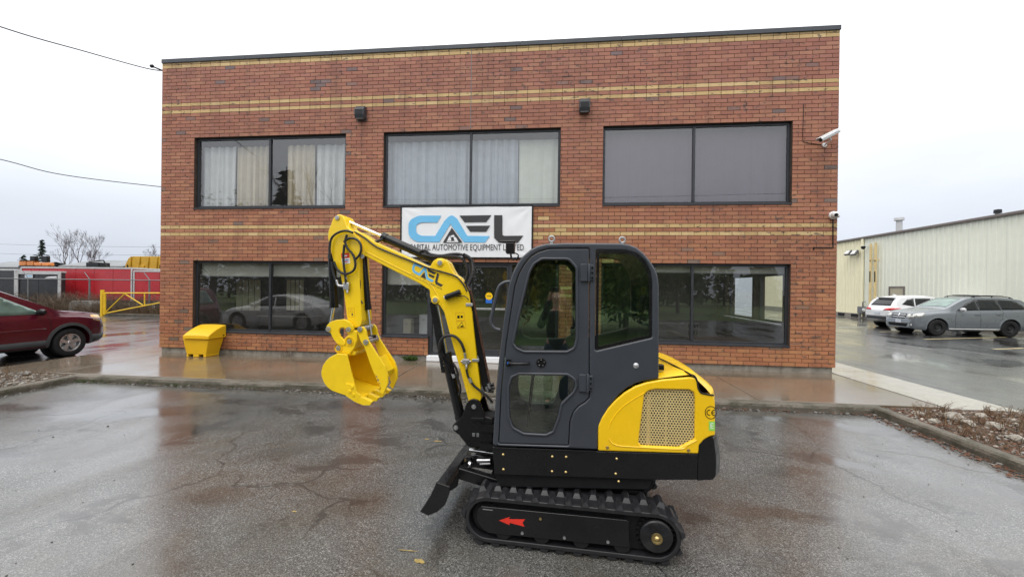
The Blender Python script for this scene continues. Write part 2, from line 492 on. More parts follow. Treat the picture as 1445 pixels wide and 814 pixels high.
def mat_pave(name, base, brown):
    t = NT(name); v = t.coord()
    n1 = t.noise(v, 0.8, 5, 0.6); n2 = t.noise(v, 14, 5, 0.7); n3 = t.noise(v, 160, 2)
    c = t.ramp(n2, [(0.25, tuple(b*0.75 for b in base)), (0.75, tuple(b*1.2 for b in base))])
    c = t.mix(t.ramp(n1, [(0.35, 0.0), (0.65, 0.7)]), c, brown)
    c = t.mix(t.ramp(n3, [(0.55, 0.0), (0.75, 0.35)]), c, tuple(b*0.45 for b in base))
    rg = t.ramp(t.noise(v, 0.9, 4, 0.5, 0.5), [(0.38, 0.08), (0.55, 0.18), (0.75, 0.34)])
    nm = t.bump(t.math('ADD', t.math('MULTIPLY', n3, 0.3), n2), 0.06, 0.004)
    return t.bsdf(c, rg, 0, nm, 0.8, coat=0.22, coat_rough=0.10)
MT['pave'] = mat_pave('wet_pavement_concrete', (0.190, 0.158, 0.118), (0.135, 0.100, 0.066))
MT['pave_r'] = mat_pave('pale_pavement_concrete', (0.42, 0.405, 0.37), (0.35, 0.32, 0.27))
def mat_kerb():
    t = NT('weathered_kerb_concrete'); v = t.coord()
    n1 = t.noise(v, 3, 6, 0.7); n2 = t.noise(v, 55, 4, 0.7)
    c = t.ramp(n2, [(0.3, (0.070, 0.060, 0.046)), (0.7, (0.20, 0.175, 0.14))])
    c = t.mix(t.ramp(n1, [(0.42, 0.0), (0.62, 0.8)]), c, (0.050, 0.048, 0.030))
    return t.bsdf(c, 0.62, 0, t.bump(n2, 0.8, 0.008), 0.4)
MT['kerb'] = mat_kerb()

def sheet(name, x0, x1, y0, y1, z, mat, kind='structure'):
    m = MB(); m.add([(x0,y0,z),(x1,y0,z),(x1,y1,z),(x0,y1,z)], [(0,1,2,3)])
    return tag(m.build(name, mat), kind=kind)
sheet('ground', -450, 450, -450, 600, 0.0, MT['lot'])
PZ = 0.13*S                      # pavement level
XR = 18.372*S                    # right end of the facade
XWL, XWR = -1.5*S, 19.55*S       # pavement outer edges
YK = -3.02*S                     # front kerb face
XKL, XKR = 1.22*S, 17.12*S       # kerb faces beside the planting beds
sheet('driveway', -60, XWL, -30, 40, 0.004, MT['drive'])
sheet('yard_asphalt', XWR + 0.02, 90, -30, 60, 0.004, MT['yard'])

pv = empty('pavement'); tag(pv, kind='structure')
def slab(x0, x1, y0, y1, mat, top=PZ, name='slab', par=pv, thick=0.16, bev=0.008):
    m = MB(); m.box((x0, y0, top-thick), (x1, y1, top)); return m.build(name, mat, par, bevel=bev)
g = 0.006
xs = [XWL, 0.35, 3.55, 6.9, 10.2, 13.15, XR - 0.01]
for i in range(len(xs)-1):
    slab(xs[i]+g, xs[i+1]-g, YK + 0.15, 0.30, MT['pave'], PZ + random.uniform(-0.003, 0.003))
ys = [0.31, 4, 8, 12, 16, 20]
for i in range(5): slab(XWL+g, -0.01, ys[i]+g, ys[i+1]-g, MT['pave'])
ys = [YK+0.10, -0.4, 2.1, 4.7, 7.3, 9.9, 12.5, 15.1, 17.7, 20.3]
for i in range(len(ys)-1): slab(XR+0.05, XWR-g, ys[i]+g, ys[i+1]-g, MT['pave_r'], PZ + random.uniform(-0.004, 0.004))

def kerb(name, p0, p1, w, top, seed=1, rough=0.012):
    """long kerb with a chipped, uneven arris"""
    rnd = random.Random(seed)
    p0, p1 = Vector(p0), Vector(p1); d = (p1-p0); L = d.length; d.normalize(); nrm = Vector((-d.y, d.x, 0))
    n = int(L/0.05); sec = [(-0.0, -0.05), (-0.0, top-0.055), (0.010, top-0.02), (0.035, top), (w*0.6, top), (w, top), (w, -0.05)]
    vs = []; fs = []; a = [0]*len(sec); b = [0]*len(sec)
    for i in range(n+1):
        for j, (o, z) in enumerate(sec):
            a[j] = a[j]*0.75 + rnd.gauss(0, rough*0.6); b[j] = b[j]*0.75 + rnd.gauss(0, rough*0.4)
            oo = o + (a[j] if 1 <= j <= 3 else 0); zz = z + (b[j]*0.6 if 2 <= j <= 3 else (b[j] if j == 1 else 0))
            zz = min(zz, top)
            vs.append(p0 + d*(L*i/n) + nrm*oo + Vector((0, 0, zz)))
    k = len(sec)
    for i in range(n):
        for j in range(k-1): fs.append((i*k+j, (i+1)*k+j, (i+1)*k+j+1, i*k+j+1))
    m = MB(); m.add(vs, fs)
    m.f += [[j for j in range(k)], [n*k+j for j in range(k)][::-1]]; m.sm += [False, False]
    o = m.build(name, MT['kerb']); tag(o, kind='structure')
    return o
kerb('kerb', (XKL-0.14, YK, 0), (XKR+0.14, YK, 0), 0.145, PZ-0.002, 3, 0.006)
kerb("kerb", (XKL, -4.75, 0), (XKL, YK-0.002, 0), 0.14, PZ-0.005, 4, 0.004)
kerb('kerb', (XKR, YK-0.002, 0), (XKR, -9.0, 0), 0.14, PZ-0.005, 5, 0.004)
kerb('kerb', (XWL-0.002, 20, 0), (XWL-0.002, YK+0.14, 0), 0.02, PZ-0.004, 6, 0.004)
kerb('kerb', (XWR+0.10, -9, 0), (XWR+0.10, 20, 0), 0.10, PZ-0.03, 7, 0.006)

# planting beds: gravel floor with stones, dead stems and leaves on it
def mat_soil():
    t = NT('bed_soil'); v = t.coord()
    vo = t.n('ShaderNodeTexVoronoi'); vo.inputs['Scale'].default_value = 26; t.l(v, vo.inputs['Vector'])
    c = t.ramp(vo.outputs['Color'], [(0.15, (0.030, 0.022, 0.015)), (0.5, (0.085, 0.060, 0.040)), (0.85, (0.17, 0.14, 0.11))])
    return t.bsdf(c, 0.75, 0, t.bump(vo.outputs['Distance'], 0.9, 0.02), 0.3)
MT['soil'] = mat_soil()
def bed(x0, x1, y0, y1, seed):
    rnd = random.Random(seed); nx, ny = 28, 60; vs = []; fs = []
    for j in range(ny+1):
        for i in range(nx+1):
            vs.append((x0+(x1-x0)*i/nx, y0+(y1-y0)*j/ny, PZ-0.035+rnd.uniform(-0.015, 0.015)))
    for j in range(ny):
        for i in range(nx):
            a = j*(nx+1)+i; fs.append((a, a+1, a+nx+2, a+nx+1))
    m = MB(); m.add(vs, fs, True); return tag(m.build('planting_bed', MT['soil']), kind='structure')
BL = (XWL+0.0, XKL-0.135, -4.6, YK+0.145); BR = (XKR+0.135, XWR-0.005, -7.0, YK+0.095)
bed(*BL, 1); bed(*BR, 2)

def rock_mesh(seed, flat=0.6, sub=2):
    rnd = random.Random(seed); bm = bmesh.new(); bmesh.ops.create_icosphere(bm, subdivisions=sub, radius=1)
    ax = [Vector((rnd.gauss(0,1), rnd.gauss(0,1), rnd.gauss(0,1))).normalized() for _ in range(9)]
    lim = [rnd.uniform(0.62, 0.95) for _ in ax]
    for v in bm.verts:
        for a, l in zip(ax, lim):
            d = v.co.dot(a)
            if d > l: v.co -= a*(d-l)
        v.co.z *= flat
        v.co *= 1+rnd.uniform(-0.05, 0.05)
    me = bpy.data.meshes.new('rock'); bm.to_mesh(me); bm.free(); return me
MT['rock'] = mat_plain('pale_limestone', (0.30, 0.275, 0.235), 0.7, 0, 0.4, 9, 0.3, bump=0.5, bscale=30)
MT['rock_d'] = mat_plain('grey_stone', (0.17, 0.16, 0.145), 0.6, 0, 0.35, 9, 0.3, bump=0.5, bscale=30)
# gravel: small stones, nobody could count them
def gravel(name, area, n, seed, s0=0.010, s1=0.035, mats=None):
    rnd = random.Random(seed); base = [rock_mesh(50+i, 0.6, 1) for i in range(4)]
    vs = []; fs = []; mi = []
    x0, x1, y0, y1 = area
    for k in range(n):
        b = rnd.choice(base); s = rnd.uniform(s0, s1) * (1.6 if rnd.random() < 0.06 else 1)
        o = Vector((rnd.uniform(x0, x1), rnd.uniform(y0, y1), PZ-0.03+s*0.2)); a = rnd.uniform(0, 6.28); ca, sa = math.cos(a)*s, math.sin(a)*s
        q = len(vs)
        for v in b.vertices: vs.append((o.x+v.co.x*ca-v.co.y*sa, o.y+v.co.x*sa+v.co.y*ca, o.z+v.co.z*s))
        mm = 0 if rnd.random() < 0.45 else 1
        for p in b.polygons: fs.append([q+i for i in p.vertices]); mi.append(mm)
    me = bpy.data.meshes.new(name); me.from_pydata(vs, [], fs)
    me.update()
    o = link(name, me, [MT['rock'], MT['rock_d']])
    me.polygons.foreach_set('material_index', mi)
    return tag(o, kind='stuff')
gravel('gravel', (BL[0]+0.05, BL[1]-0.03, -4.2, BL[3]-0.03), 700, 11)
gravel('gravel', (BR[0]+0.05, BR[1]-0.03, -4.9, BR[3]-0.03), 900, 12)
# single pale rocks in the right-hand bed
rks = [(1345, 592, .15), (1366, 600, .11), (1296, 585, .08), (1404, 604, .12), (1430, 596, .09), (1385, 588, .08), (1438, 622, .10), (1318, 596, .07)]
rl = ['broad pale rock nearest the corner kerb in the right planting bed', 'squat pale rock just right of the broadest rock in the bed',
      'small pale rock at the back left corner of the right planting bed', 'pale rock among dead stems in the middle of the right bed',
      'pale rock by the pavement at the right end of the bed', 'small pale rock at the pavement edge behind the dead stems',
      'pale rock standing nearest the kerb at the right end of the bed', 'smallest pale rock, beside the kerb corner of the right bed']
for i, (px, py, sz) in enumerate(rks):
    p = onz(px, py, PZ-0.02); me = rock_mesh(100+i, 0.55)
    o = link('rock', me, MT['rock']); o.location = (p.x, p.y, PZ-0.02+sz*0.2); o.scale = (sz, sz*0.75, sz); o.rotation_euler = (0, 0, i*1.3)
    tag(o, rl[i], 'rock', 'pale rocks in the planting beds')
p = onz(35, 527, PZ)
o = link('rock', rock_mesh(140, 0.6), MT['rock_d']); o.location = (p.x, p.y, PZ-0.005); o.scale = (0.13, 0.09, 0.10)
tag(o, 'dark wet rock in the left planting bed by the pavement', 'rock', 'dark rocks in the planting beds')

# dead stems, leaf litter and grass tufts
MT['straw'] = mat_plain('dead_stems', (0.15, 0.095, 0.055), 0.8, 0, 0.4, 8, 0.2)
MT['russet'] = mat_plain('russet_leaves', (0.115, 0.048, 0.024), 0.7, 0, 0.55, 25, 0.3)
MT['weed'] = mat_plain('green_weed', (0.055, 0.095, 0.022), 0.6, 0, 0.4, 25, 0.3)
def stems(name, spots, n, h, seed, mat, spread=0.12, w=0.0035, branch=2):
    rnd = random.Random(seed); m = MB()
    for (x, y, z) in spots:
        for k in range(n):
            a = rnd.uniform(0, 6.28); r0 = spread*rnd.random(); hh = h*rnd.uniform(0.4, 1.1)
            b = Vector((x+math.cos(a)*r0, y+math.sin(a)*r0, z)); lean = Vector((rnd.gauss(0, .35), rnd.gauss(0, .35), 1))
            pm = b + lean*hh*0.55 + Vector((0, 0, 0)); t = b + Vector((lean.x*1.5, lean.y*1.5, 0.95))*hh
            m.tube([b, pm, t], [w, w*0.8, w*0.3], 3, cap=False)
            for q in range(branch):
                u = rnd.uniform(0.35, 0.95); s0 = b.lerp(t, u); e = s0 + Vector((rnd.gauss(0, .5), rnd.gauss(0, .5), rnd.uniform(.1, .7)))*hh*0.35
                m.tube([s0, e], [w*0.6, w*0.25], 3, cap=False)
    return tag(m.build(name, mat), kind='stuff')
def litter(name, pts, s, seed, mat):
    rnd = random.Random(seed); m = MB()
    for (x, y, z) in pts:
        a = rnd.uniform(0, 6.28); sz = s*rnd.uniform(.5, 1.3); c, q = math.cos(a)*sz, math.sin(a)*sz
        t = rnd.uniform(-.3, .3)*sz
        m.add([(x-c, y-q, z), (x-q*0.5, y+c*0.5, z+abs(t)), (x+c, y+q, z+0.002), (x+q*0.5, y-c*0.5, z+abs(t)*0.5)], [(0, 1, 2), (0, 2, 3)])
    return tag(m.build(name, mat), kind='stuff')
rnd = random.Random(21)
sp = [(rnd.uniform(BR[0]+.1, BR[1]-.1), rnd.uniform(-4.6, BR[3]-.1), PZ-0.03) for _ in range(95)]
stems('dead_stems', sp, 8, 0.17, 31, MT['straw'])
sp = [(rnd.uniform(BL[0]+.2, BL[1]-.2), rnd.uniform(-4.0, BL[3]-.1), PZ-0.03) for _ in range(34)]
stems('dead_stems', sp, 5, 0.22, 32, MT['straw'])
pts = [(rnd.uniform(BR[0], BR[1]), rnd.uniform(-4.9, BR[3]), PZ-0.012) for _ in range(2600)]
pts += [(XKR-abs(rnd.gauss(0, .10))-0.01, rnd.uniform(-4.8, YK), 0.006) for _ in range(260)]
pts += [(rnd.uniform(XKR-3.6, XKR), YK-abs(rnd.gauss(0, .05))-0.015, 0.006) for _ in range(160)]
litter('fallen_leaves', pts, 0.026, 41, MT['russet'])
pts = [(rnd.uniform(XKL, 9.5), YK-abs(rnd.gauss(0, .045))-0.012, 0.006) for _ in range(420)]
pts += [(rnd.uniform(BL[0], BL[1]), rnd.uniform(-4.2, BL[3]), PZ-0.012) for _ in range(1100)]
litter('leaf_litter', pts, 0.018, 42, MT['straw'])
sp = [(XKL+abs(rnd.gauss(0, .25))+0.02, YK-0.02-abs(rnd.gauss(0, .02)), 0.0) for _ in range(14)] + [(rnd.uniform(XKL+.3, 5.2), YK-0.015, 0.0) for _ in range(26)]
stems('kerb_grass', sp, 9, 0.06, 43, MT['weed'], 0.05, 0.002, 0)

# scuffs of old yellow paint on the lot
MT['scuff'] = mat_plain('old_yellow_scuff', (0.30, 0.22, 0.07), 0.6, 0, 0.5, 40, 0.4)
for (px, py, l_, w_, a_) in ((592, 791, .06, .03, .3), (618, 622, .07, .022, .1), (603, 619, .04, .02, 0), (415, 721, .03, .012, .4), (575, 776, .10, .006, .15)):
    q = onz(px, py, .004); m = MB(); rr_ = random.Random(int(px)); n_ = 11
    m.add([(q.x+math.cos(6.2832*k/n_+a_)*l_*rr_.uniform(.5, 1), q.y+math.sin(6.2832*k/n_)*w_*rr_.uniform(.5, 1), .004) for k in range(n_)], [list(range(n_))]); tag(m.build('paint_scuff', MT['scuff']), kind='structure')

# broken asphalt crumbs and grit swept against the front kerb
def crumbs(name, pts, seed, s0, s1):
    rnd = random.Random(seed); base = [rock_mesh(60+i, 0.6, 1) for i in range(4)]; V = []; Fc = []; mi = []
    for (x, y) in pts:
        bb = rnd.choice(base); s = rnd.uniform(s0, s1)*(2.2 if rnd.random() < .05 else 1); a = rnd.uniform(0, 6.28); ca, sa = math.cos(a)*s, math.sin(a)*s; q = len(V)
        for v in bb.vertices: V.append((x+v.co.x*ca-v.co.y*sa, y+v.co.x*sa+v.co.y*ca, s*.3+v.co.z*s))
        mm = 0 if rnd.random() < .8 else 1
        for p in bb.polygons: Fc.append([q+i for i in p.vertices]); mi.append(mm)
    me = bpy.data.meshes.new(name); me.from_pydata(V, [], Fc); me.update(); o = link(name, me, [MT['crumb'], MT['rock_d']]); me.polygons.foreach_set('material_index', mi)
    return tag(o, kind='stuff')
MT['crumb'] = mat_plain('asphalt_crumb', (0.045, 0.038, 0.030), 0.6, 0, 0.4, 30, 0.4)
rnd = random.Random(77)
pts = [(rnd.uniform(XKL, XKR), YK-abs(rnd.gauss(0, .05))-.012) for _ in range(1500)] + [(rnd.gauss(7.6, 1.1), YK-abs(rnd.gauss(0, .13))-.012) for _ in range(700)] + [(XKL+abs(rnd.gauss(0, .05))+.012, rnd.uniform(-4.7, YK)) for _ in range(150)] + [(XKR-abs(rnd.gauss(0, .05))-.012, rnd.uniform(-5.2, YK)) for _ in range(300)]
crumbs('kerb_grit', pts, 78, .006, .018)
pts = [(rnd.uniform(1.5, 14.5), rnd.uniform(-8.2, YK)) for _ in range(260)]
crumbs('loose_grit', pts, 79, .003, .009)
# ================================================================== BUILDING
CZ = 0.1016*S                    # brick course
BL_ = XR/60.0                    # brick module along the wall
ZB = 0.28*S                      # underside of the first course
def cz(k): return ZB + k*CZ
WX = [0.902, 4.867, 5.814, 9.977, 10.925, 14.897]      # window edges along the facade
TOP = cz(82) + 0.005
bld = empty('office_building', (XR/2, 0, 0))
tag(bld, 'two storey red brick office building with yellow brick bands and wide dark windows', 'building')

# openings: (x0, x1, z0, z1)
XD = ony(604, 480, 0).x          # brick pier ends, shopfront begins
OPS = [(WX[0], WX[1], cz(5), cz(25)), (WX[2], XD, cz(5), cz(25)), (XD, WX[3], ZB-0.12, cz(25)), (WX[4], WX[5], cz(5), cz(25)),
       (WX[0], WX[1], cz(40), cz(60)), (WX[2], WX[3], cz(40), cz(60)), (WX[4], WX[5], cz(40), cz(60))]

def mat_brick():
    t = NT('facing_brick'); v = t.coord()
    at = t.n('ShaderNodeAttribute', attribute_name='tint')
    n1 = t.noise(v, 60, 4, 0.7)
    c = t.mix(t.ramp(n1, [(0.35, 0.0), (0.75, 0.25)]), at.outputs['Color'], (0.20, 0.085, 0.06), 'MIX')
    # flashed dark ends and patches burnt in the kiln
    vs = t.coord((1.0, 1.0, 1.9))
    sp = t.noise(vs, 7.5, 2, 0.5)
    rg = t.noise(v, 0.55, 3, 0.5)
    sp2 = t.math('ADD', sp, t.math('MULTIPLY', rg, 0.30))
    c = t.mix(t.ramp(sp2, [(0.785, 0.0), (0.83, 0.75)]), c, (0.085, 0.070, 0.062))
    lg = t.noise(v, 0.45, 4)
    c = t.mix(t.ramp(lg, [(0.40, 0.0), (0.72, 0.22)]), c, (0.17, 0.075, 0.055))
    st = t.noise(t.coord((1.4, 1.0, 0.16)), 2.2, 4, 0.6)
    c = t.mix(t.ramp(st, [(0.50, 0.0), (0.74, 0.45)]), c, (0.13, 0.065, 0.048))
    return t.bsdf(c, 0.62, 0, t.bump(t.noise(v, 110, 3), 0.25, 0.003), 0.35)
MT['brick'] = mat_brick()
MT['mortar'] = mat_plain('dark_mortar', (0.075, 0.055, 0.045), 0.85, 0, 0.25, 9, 0.2)

def wall_cells(x0, x1, z0, z1, ops):
    """rectangles of the wall that are not openings"""
    xs = sorted({x0, x1} | {min(max(o[i], x0), x1) for o in ops for i in (0, 1)})
    zs = sorted({z0, z1} | {min(max(o[i], z0), z1) for o in ops for i in (2, 3)})
    out = []
    for i in range(len(xs)-1):
        for j in range(len(zs)-1):
            xm, zm = (xs[i]+xs[i+1])/2, (zs[j]+zs[j+1])/2
            if not any(o[0] < xm < o[1] and o[2] < zm < o[3] for o in ops): out.append((xs[i], xs[i+1], zs[j], zs[j+1]))
    return out
WT = 0.30                        # wall thickness
m = MB()
for a in wall_cells(0, XR, ZB, TOP, OPS): m.box((a[0], 0.0, a[2]), (a[1], WT, a[3]))
DEPTH = 14.0
SWO = [(1.0, 2.95, cz(9), cz(23.5)), (3.05, 4.9, cz(9), cz(23.5))]       # windows in the right-hand side wall (y0, y1, z0, z1)
for a in wall_cells(WT, DEPTH, ZB, TOP, SWO): m.box((XR-WT, a[0], a[2]), (XR, a[1], a[3]))
m.box((0, WT, ZB), (WT, DEPTH, TOP))
m.box((WT, DEPTH-WT, ZB), (XR-WT, DEPTH, TOP))
m.build('wall', MT['mortar'], bld)
m = MB(); m.box((0.03, 0.03, -0.2), (XD, WT-0.02, ZB-0.001)); m.box((WX[3], 0.03, -0.2), (XR-0.03, WT-0.02, ZB-0.001))
m.box((XR-WT+.02, WT, -0.2), (XR-0.03, DEPTH, ZB-0.001)); m.box((0.03, WT, -0.2), (WT-.02, DEPTH, ZB-0.001))
fd = m.build('foundation', MT['concrete'], bld)
bm = bmesh.new(); bm.from_mesh(fd.data); bmesh.ops.subdivide_edges(bm, edges=[e for e in bm.edges if e.calc_length() > 3], cuts=120)
rq = random.Random(3)
for v in bm.verts:
    if v.co.y < 0.1: v.co.y += rq.gauss(0, .008)
bm.to_mesh(fd.data); bm.free()
m = MB(); m.box((0.1, 0.1, TOP-0.30), (XR-0.1, DEPTH-0.1, TOP-0.12)); m.build('roof', MT['black_m'], bld)
# metal coping, in lengths
cp = [-0.012] + [XR*k/7 for k in range(1, 7)] + [XR+0.022]
MT['coping'] = mat_plain('coping_metal', (0.050, 0.056, 0.066), 0.42, 0.2, 0.15, 2)
for i in range(7):
    m = MB(); m.box((cp[i]+(0.004 if i else 0), -0.035, cz(82)-CZ*0.42), (cp[i+1], WT+0.03, cz(82)+0.062)); m.build('coping', MT['coping'], bld, bevel=0.006)
m = MB(); m.box((-0.012, WT+0.031, TOP+0.0), (WT, DEPTH, TOP+0.055)); m.box((XR-WT, WT+0.031, TOP), (XR+0.022, DEPTH, TOP+0.055)); m.box((WT+.001, DEPTH-WT, TOP), (XR-WT-.001, DEPTH, TOP+0.055))
m.build('coping', MT['coping'], bld)

# bricks
RED = [(0.340, 0.128, 0.074), (0.360, 0.138, 0.078), (0.320, 0.118, 0.070), (0.375, 0.152, 0.084), (0.345, 0.136, 0.084), (0.395, 0.168, 0.092)]
GREY = [(0.155, 0.11, 0.095), (0.185, 0.125, 0.105), (0.24, 0.13, 0.095)]
YEL = [(0.62, 0.44, 0.20), (0.66, 0.47, 0.22), (0.57, 0.40, 0.18), (0.68, 0.50, 0.25)]
J = 0.0075; PR = 0.011
rb = random.Random(5)
def brick_box(x0, x1, z0, z1, p):
    """front, top, bottom and end faces only: the back is bedded in mortar"""
    c = 0.002
    vs = [(x0, 0.006, z0), (x1, 0.006, z0), (x1, 0.006, z1), (x0, 0.006, z1), (x0+c, -p, z0+c), (x1-c, -p, z0+c), (x1-c, -p, z1-c), (x0+c, -p, z1-c)]
    return vs, [(4, 5, 6, 7), (0, 1, 5, 4), (1, 2, 6, 5), (2, 3, 7, 6), (3, 0, 4, 7)]
bricks = []
for k in range(82):
    yel = k in (32, 34, 67, 69, 80, 81)
    off = 0.0 if (yel or k % 2 == 0) else 0.5
    zc0, zc1 = cz(k)+J/2, cz(k+1)-J/2
    i = -1
    while i < 61:
        a, b = (i+off)*BL_, (i+1+off)*BL_; i += 1
        a, b = max(a, 0), min(b, XR)
        if b-a < 0.03: continue
        segs = [(a, b)]
        zm = (zc0+zc1)/2
        for o in OPS:
            if o[2] < zm < o[3]:
                ns = []
                for s0, s1 in segs:
                    if s1 <= o[0] or s0 >= o[1]: ns.append((s0, s1)); continue
                    if s0 < o[0]: ns.append((s0, o[0]))
                    if s1 > o[1]: ns.append((o[1], s1))
                segs = ns
        for s0, s1 in segs:
            if s1-s0 < 0.02: continue
            l = s0 + (J/2 if s0 > 0.001 else 0); r_ = s1 - (J/2 if s1 < XR-0.001 else 0)
            if yel:
                t = rb.choice(YEL)
                if k == 81: t = tuple(c*0.72 for c in t)
            else:
                t = rb.choice(GREY) if rb.random() < 0.022 else rb.choice(RED)
                hz = k/82.0                                  # courses turn gradually pinker towards the top
                t = (t[0]*(1.10-0.04*hz), t[1]*(1.20-0.06*hz), t[2]*(0.98+0.42*hz))
                f_ = rb.uniform(0.90, 1.09); t = tuple(c*f_ for c in t)
            full = (r_-l) > BL_*0.9
            dist = (Vector(((l+r_)/2, 0, zm))-CAM).length
            bricks.append((dist, full, l, r_, zc0, zc1, PR+rb.uniform(-0.0025, 0.0025), t))
bricks.sort(key=lambda b: (not b[1], b[0]))
def tint(me, cols):
    a = me.color_attributes.new('tint', 'FLOAT_COLOR', 'CORNER')
    flat = []
    for p, c in zip(me.polygons, cols):
        for _ in range(p.loop_total): flat += [c[0], c[1], c[2], 1]
    a.data.foreach_set('color', flat)
variants = []
for q in range(24):
    src = bricks[q*12]
    w, h = (src[3]-src[2]), (src[5]-src[4])
    vs, fs = brick_box(-w/2, w/2, -h/2, h/2, src[6])
    me = bpy.data.meshes.new('brick'); me.from_pydata(vs, [], fs); tint(me, [src[7]]*5); me.update(); me.materials.append(MT['brick'])
    yl = src[7][1] > 0.2
    variants.append((me, yl))
vy = []
for q in range(6):
    vs, fs = brick_box(-w/2, w/2, -h/2, h/2, PR)
    me = bpy.data.meshes.new('brick'); me.from_pydata(vs, [], fs); tint(me, [YEL[q % 4]]*5); me.update(); me.materials.append(MT['brick']); vy.append(me)
vr = [v[0] for v in variants if not v[1]]
for b in bricks[:296]:
    me = rb.choice(vy) if b[7][1] > 0.2 else rb.choice(vr)
    o = bpy.data.objects.new('brick', me); COL.objects.link(o)
    o.location = ((b[2]+b[3])/2, 0, (b[4]+b[5])/2); adopt(o, bld)
V = []; Fc = []; Cc = []
for b in bricks[296:]:
    vs, fs = brick_box(*b[2:7]); n = len(V); V += vs; Fc += [[i+n for i in f] for f in fs]; Cc += [b[7]]*5
# return bricks on the two corners seen end-on
me = bpy.data.meshes.new('brick_courses'); me.from_pydata(V, [], Fc); tint(me, Cc); me.update()
tag(link('brick_courses', me, MT['brick'], bld), kind='stuff')
# toothed brick ends on the side walls
V = []; Fc = []; Cc = []
for k in range(82):
    for side in (0, 1):
        yel = k in (32, 34, 67, 69, 80, 81)
        y = 0.0; n_ = 0
        while y < (3.2 if side else 1.6):
            ln = BL_ if (n_ or k % 2) else BL_*0.45
            t = rb.choice(YEL) if yel else rb.choice(RED)
            y0, y1 = y+(J/2 if n_ else -0.004), y+ln-J/2
            z0, z1 = cz(k)+J/2, cz(k+1)-J/2
            ym = (y0+y1)/2; zm = (z0+z1)/2
            y += ln; n_ += 1
            if side and any(o[0]-.15 < ym < o[1]+.15 and o[2] < zm < o[3] for o in SWO): continue
            xx = XR+PR if side else -PR; xi = XR-0.006 if side else 0.006
            n = len(V); V += [(xi, y0, z0), (xi, y1, z0), (xi, y1, z1), (xi, y0, z1), (xx, y0, z0), (xx, y1, z0), (xx, y1, z1), (xx, y0, z1)]
            Fc += [[n+i for i in f] for f in ((4, 5, 6, 7), (0, 1, 5, 4), (1, 2, 6, 5), (2, 3, 7, 6), (3, 0, 4, 7))]; Cc += [t]*5
me = bpy.data.meshes.new('brick_return'); me.from_pydata(V, [], Fc); tint(me, Cc); me.update()
tag(link('brick_return', me, MT['brick'], bld), kind='stuff')
# movement joint down the facade
xj = ony(665, 120, 0).x
m = MB(); m.box((xj-0.007, -PR-0.004, cz(60)+0.03), (xj+0.007, 0.004, cz(82)-CZ*0.42)); m.build('movement_joint', MT['galv'], bld)

# windows
def window(x0, x1, z0, z1, mull, glass, sill=True, par=bld, name='window'):
    fr = 0.055; y0, y1 = 0.075, 0.135
    m = MB()
    m.box((x0+.001, y0, z0+.001), (x0+fr, y1, z1-.001)); m.box((x1-fr, y0, z0+.001), (x1-.001, y1, z1-.001))
    m.box((x0+fr+.001, y0, z0+.001), (x1-fr-.001, y1, z0+fr)); m.box((x0+fr+.001, y0, z1-fr), (x1-fr-.001, y1, z1-.001))
    w = m.build(name, MT['bronze'], par, bevel=0.003)
    m = MB(); m.box((mull-0.026, y0-0.012, z0+fr+.001), (mull+0.026, y1-.002, z1-fr-.001)); m.build('mullion', MT['bronze'], w, bevel=0.003)
    for a, b in ((x0+fr, mull-0.026), (mull+0.026, x1-fr)):
        m = MB(); m.box((a+.001, 0.098, z0+fr+.001), (b-.001, 0.104, z1-fr-.001))
        # a pane is one sheet: keep its front face only
        mm = MB(); mm.add([(a+.001, 0.10, z0+fr+.001), (b-.001, 0.10, z0+fr+.001), (b-.001, 0.10, z1-fr-.001), (a+.001, 0.10, z1-fr-.001)], [(0, 1, 2, 3)])
        mm.build('pane', glass, w)
    if sill:
        m = MB(); m.add([(x0-0.0, -0.030, z0-0.035), (x1+0.0, -0.030, z0-0.035), (x1, -0.030, z0-0.008), (x0, -0.030, z0-0.008), (x1, 0.074, z0+0.016), (x0, 0.074, z0+0.016), (x0, 0.0741, z0-0.035), (x1, 0.0741, z0-0.035)],
                        [(0, 1, 2, 3), (3, 2, 4, 5), (5, 4, 7, 6), (0, 6, 7, 1), (0, 3, 5, 6), (1, 7, 4, 2)])
        m.build('sill', MT['bronze'], w)
    # reveal lining
    return w
def mx_(px, py): return ony(px, py, 0.1).x
for (x0, x1, z0, z1, mu, gl) in (
        (WX[0], WX[1], cz(5), cz(25), mx_(382, 420), MT['shopglass']), (WX[4], WX[5], cz(5), cz(25), mx_(976, 430), MT['shopglass']),
        (WX[0], WX[1], cz(40), cz(60), mx_(382, 240), MT['winglass']), (WX[2], WX[3], cz(40), cz(60), mx_(664.5, 235), MT['winglass']),
        (WX[4], WX[5], cz(40), cz(60), mx_(978.5, 230), MT['winglass'])):
    window(x0, x1, z0, z1, mu, gl)
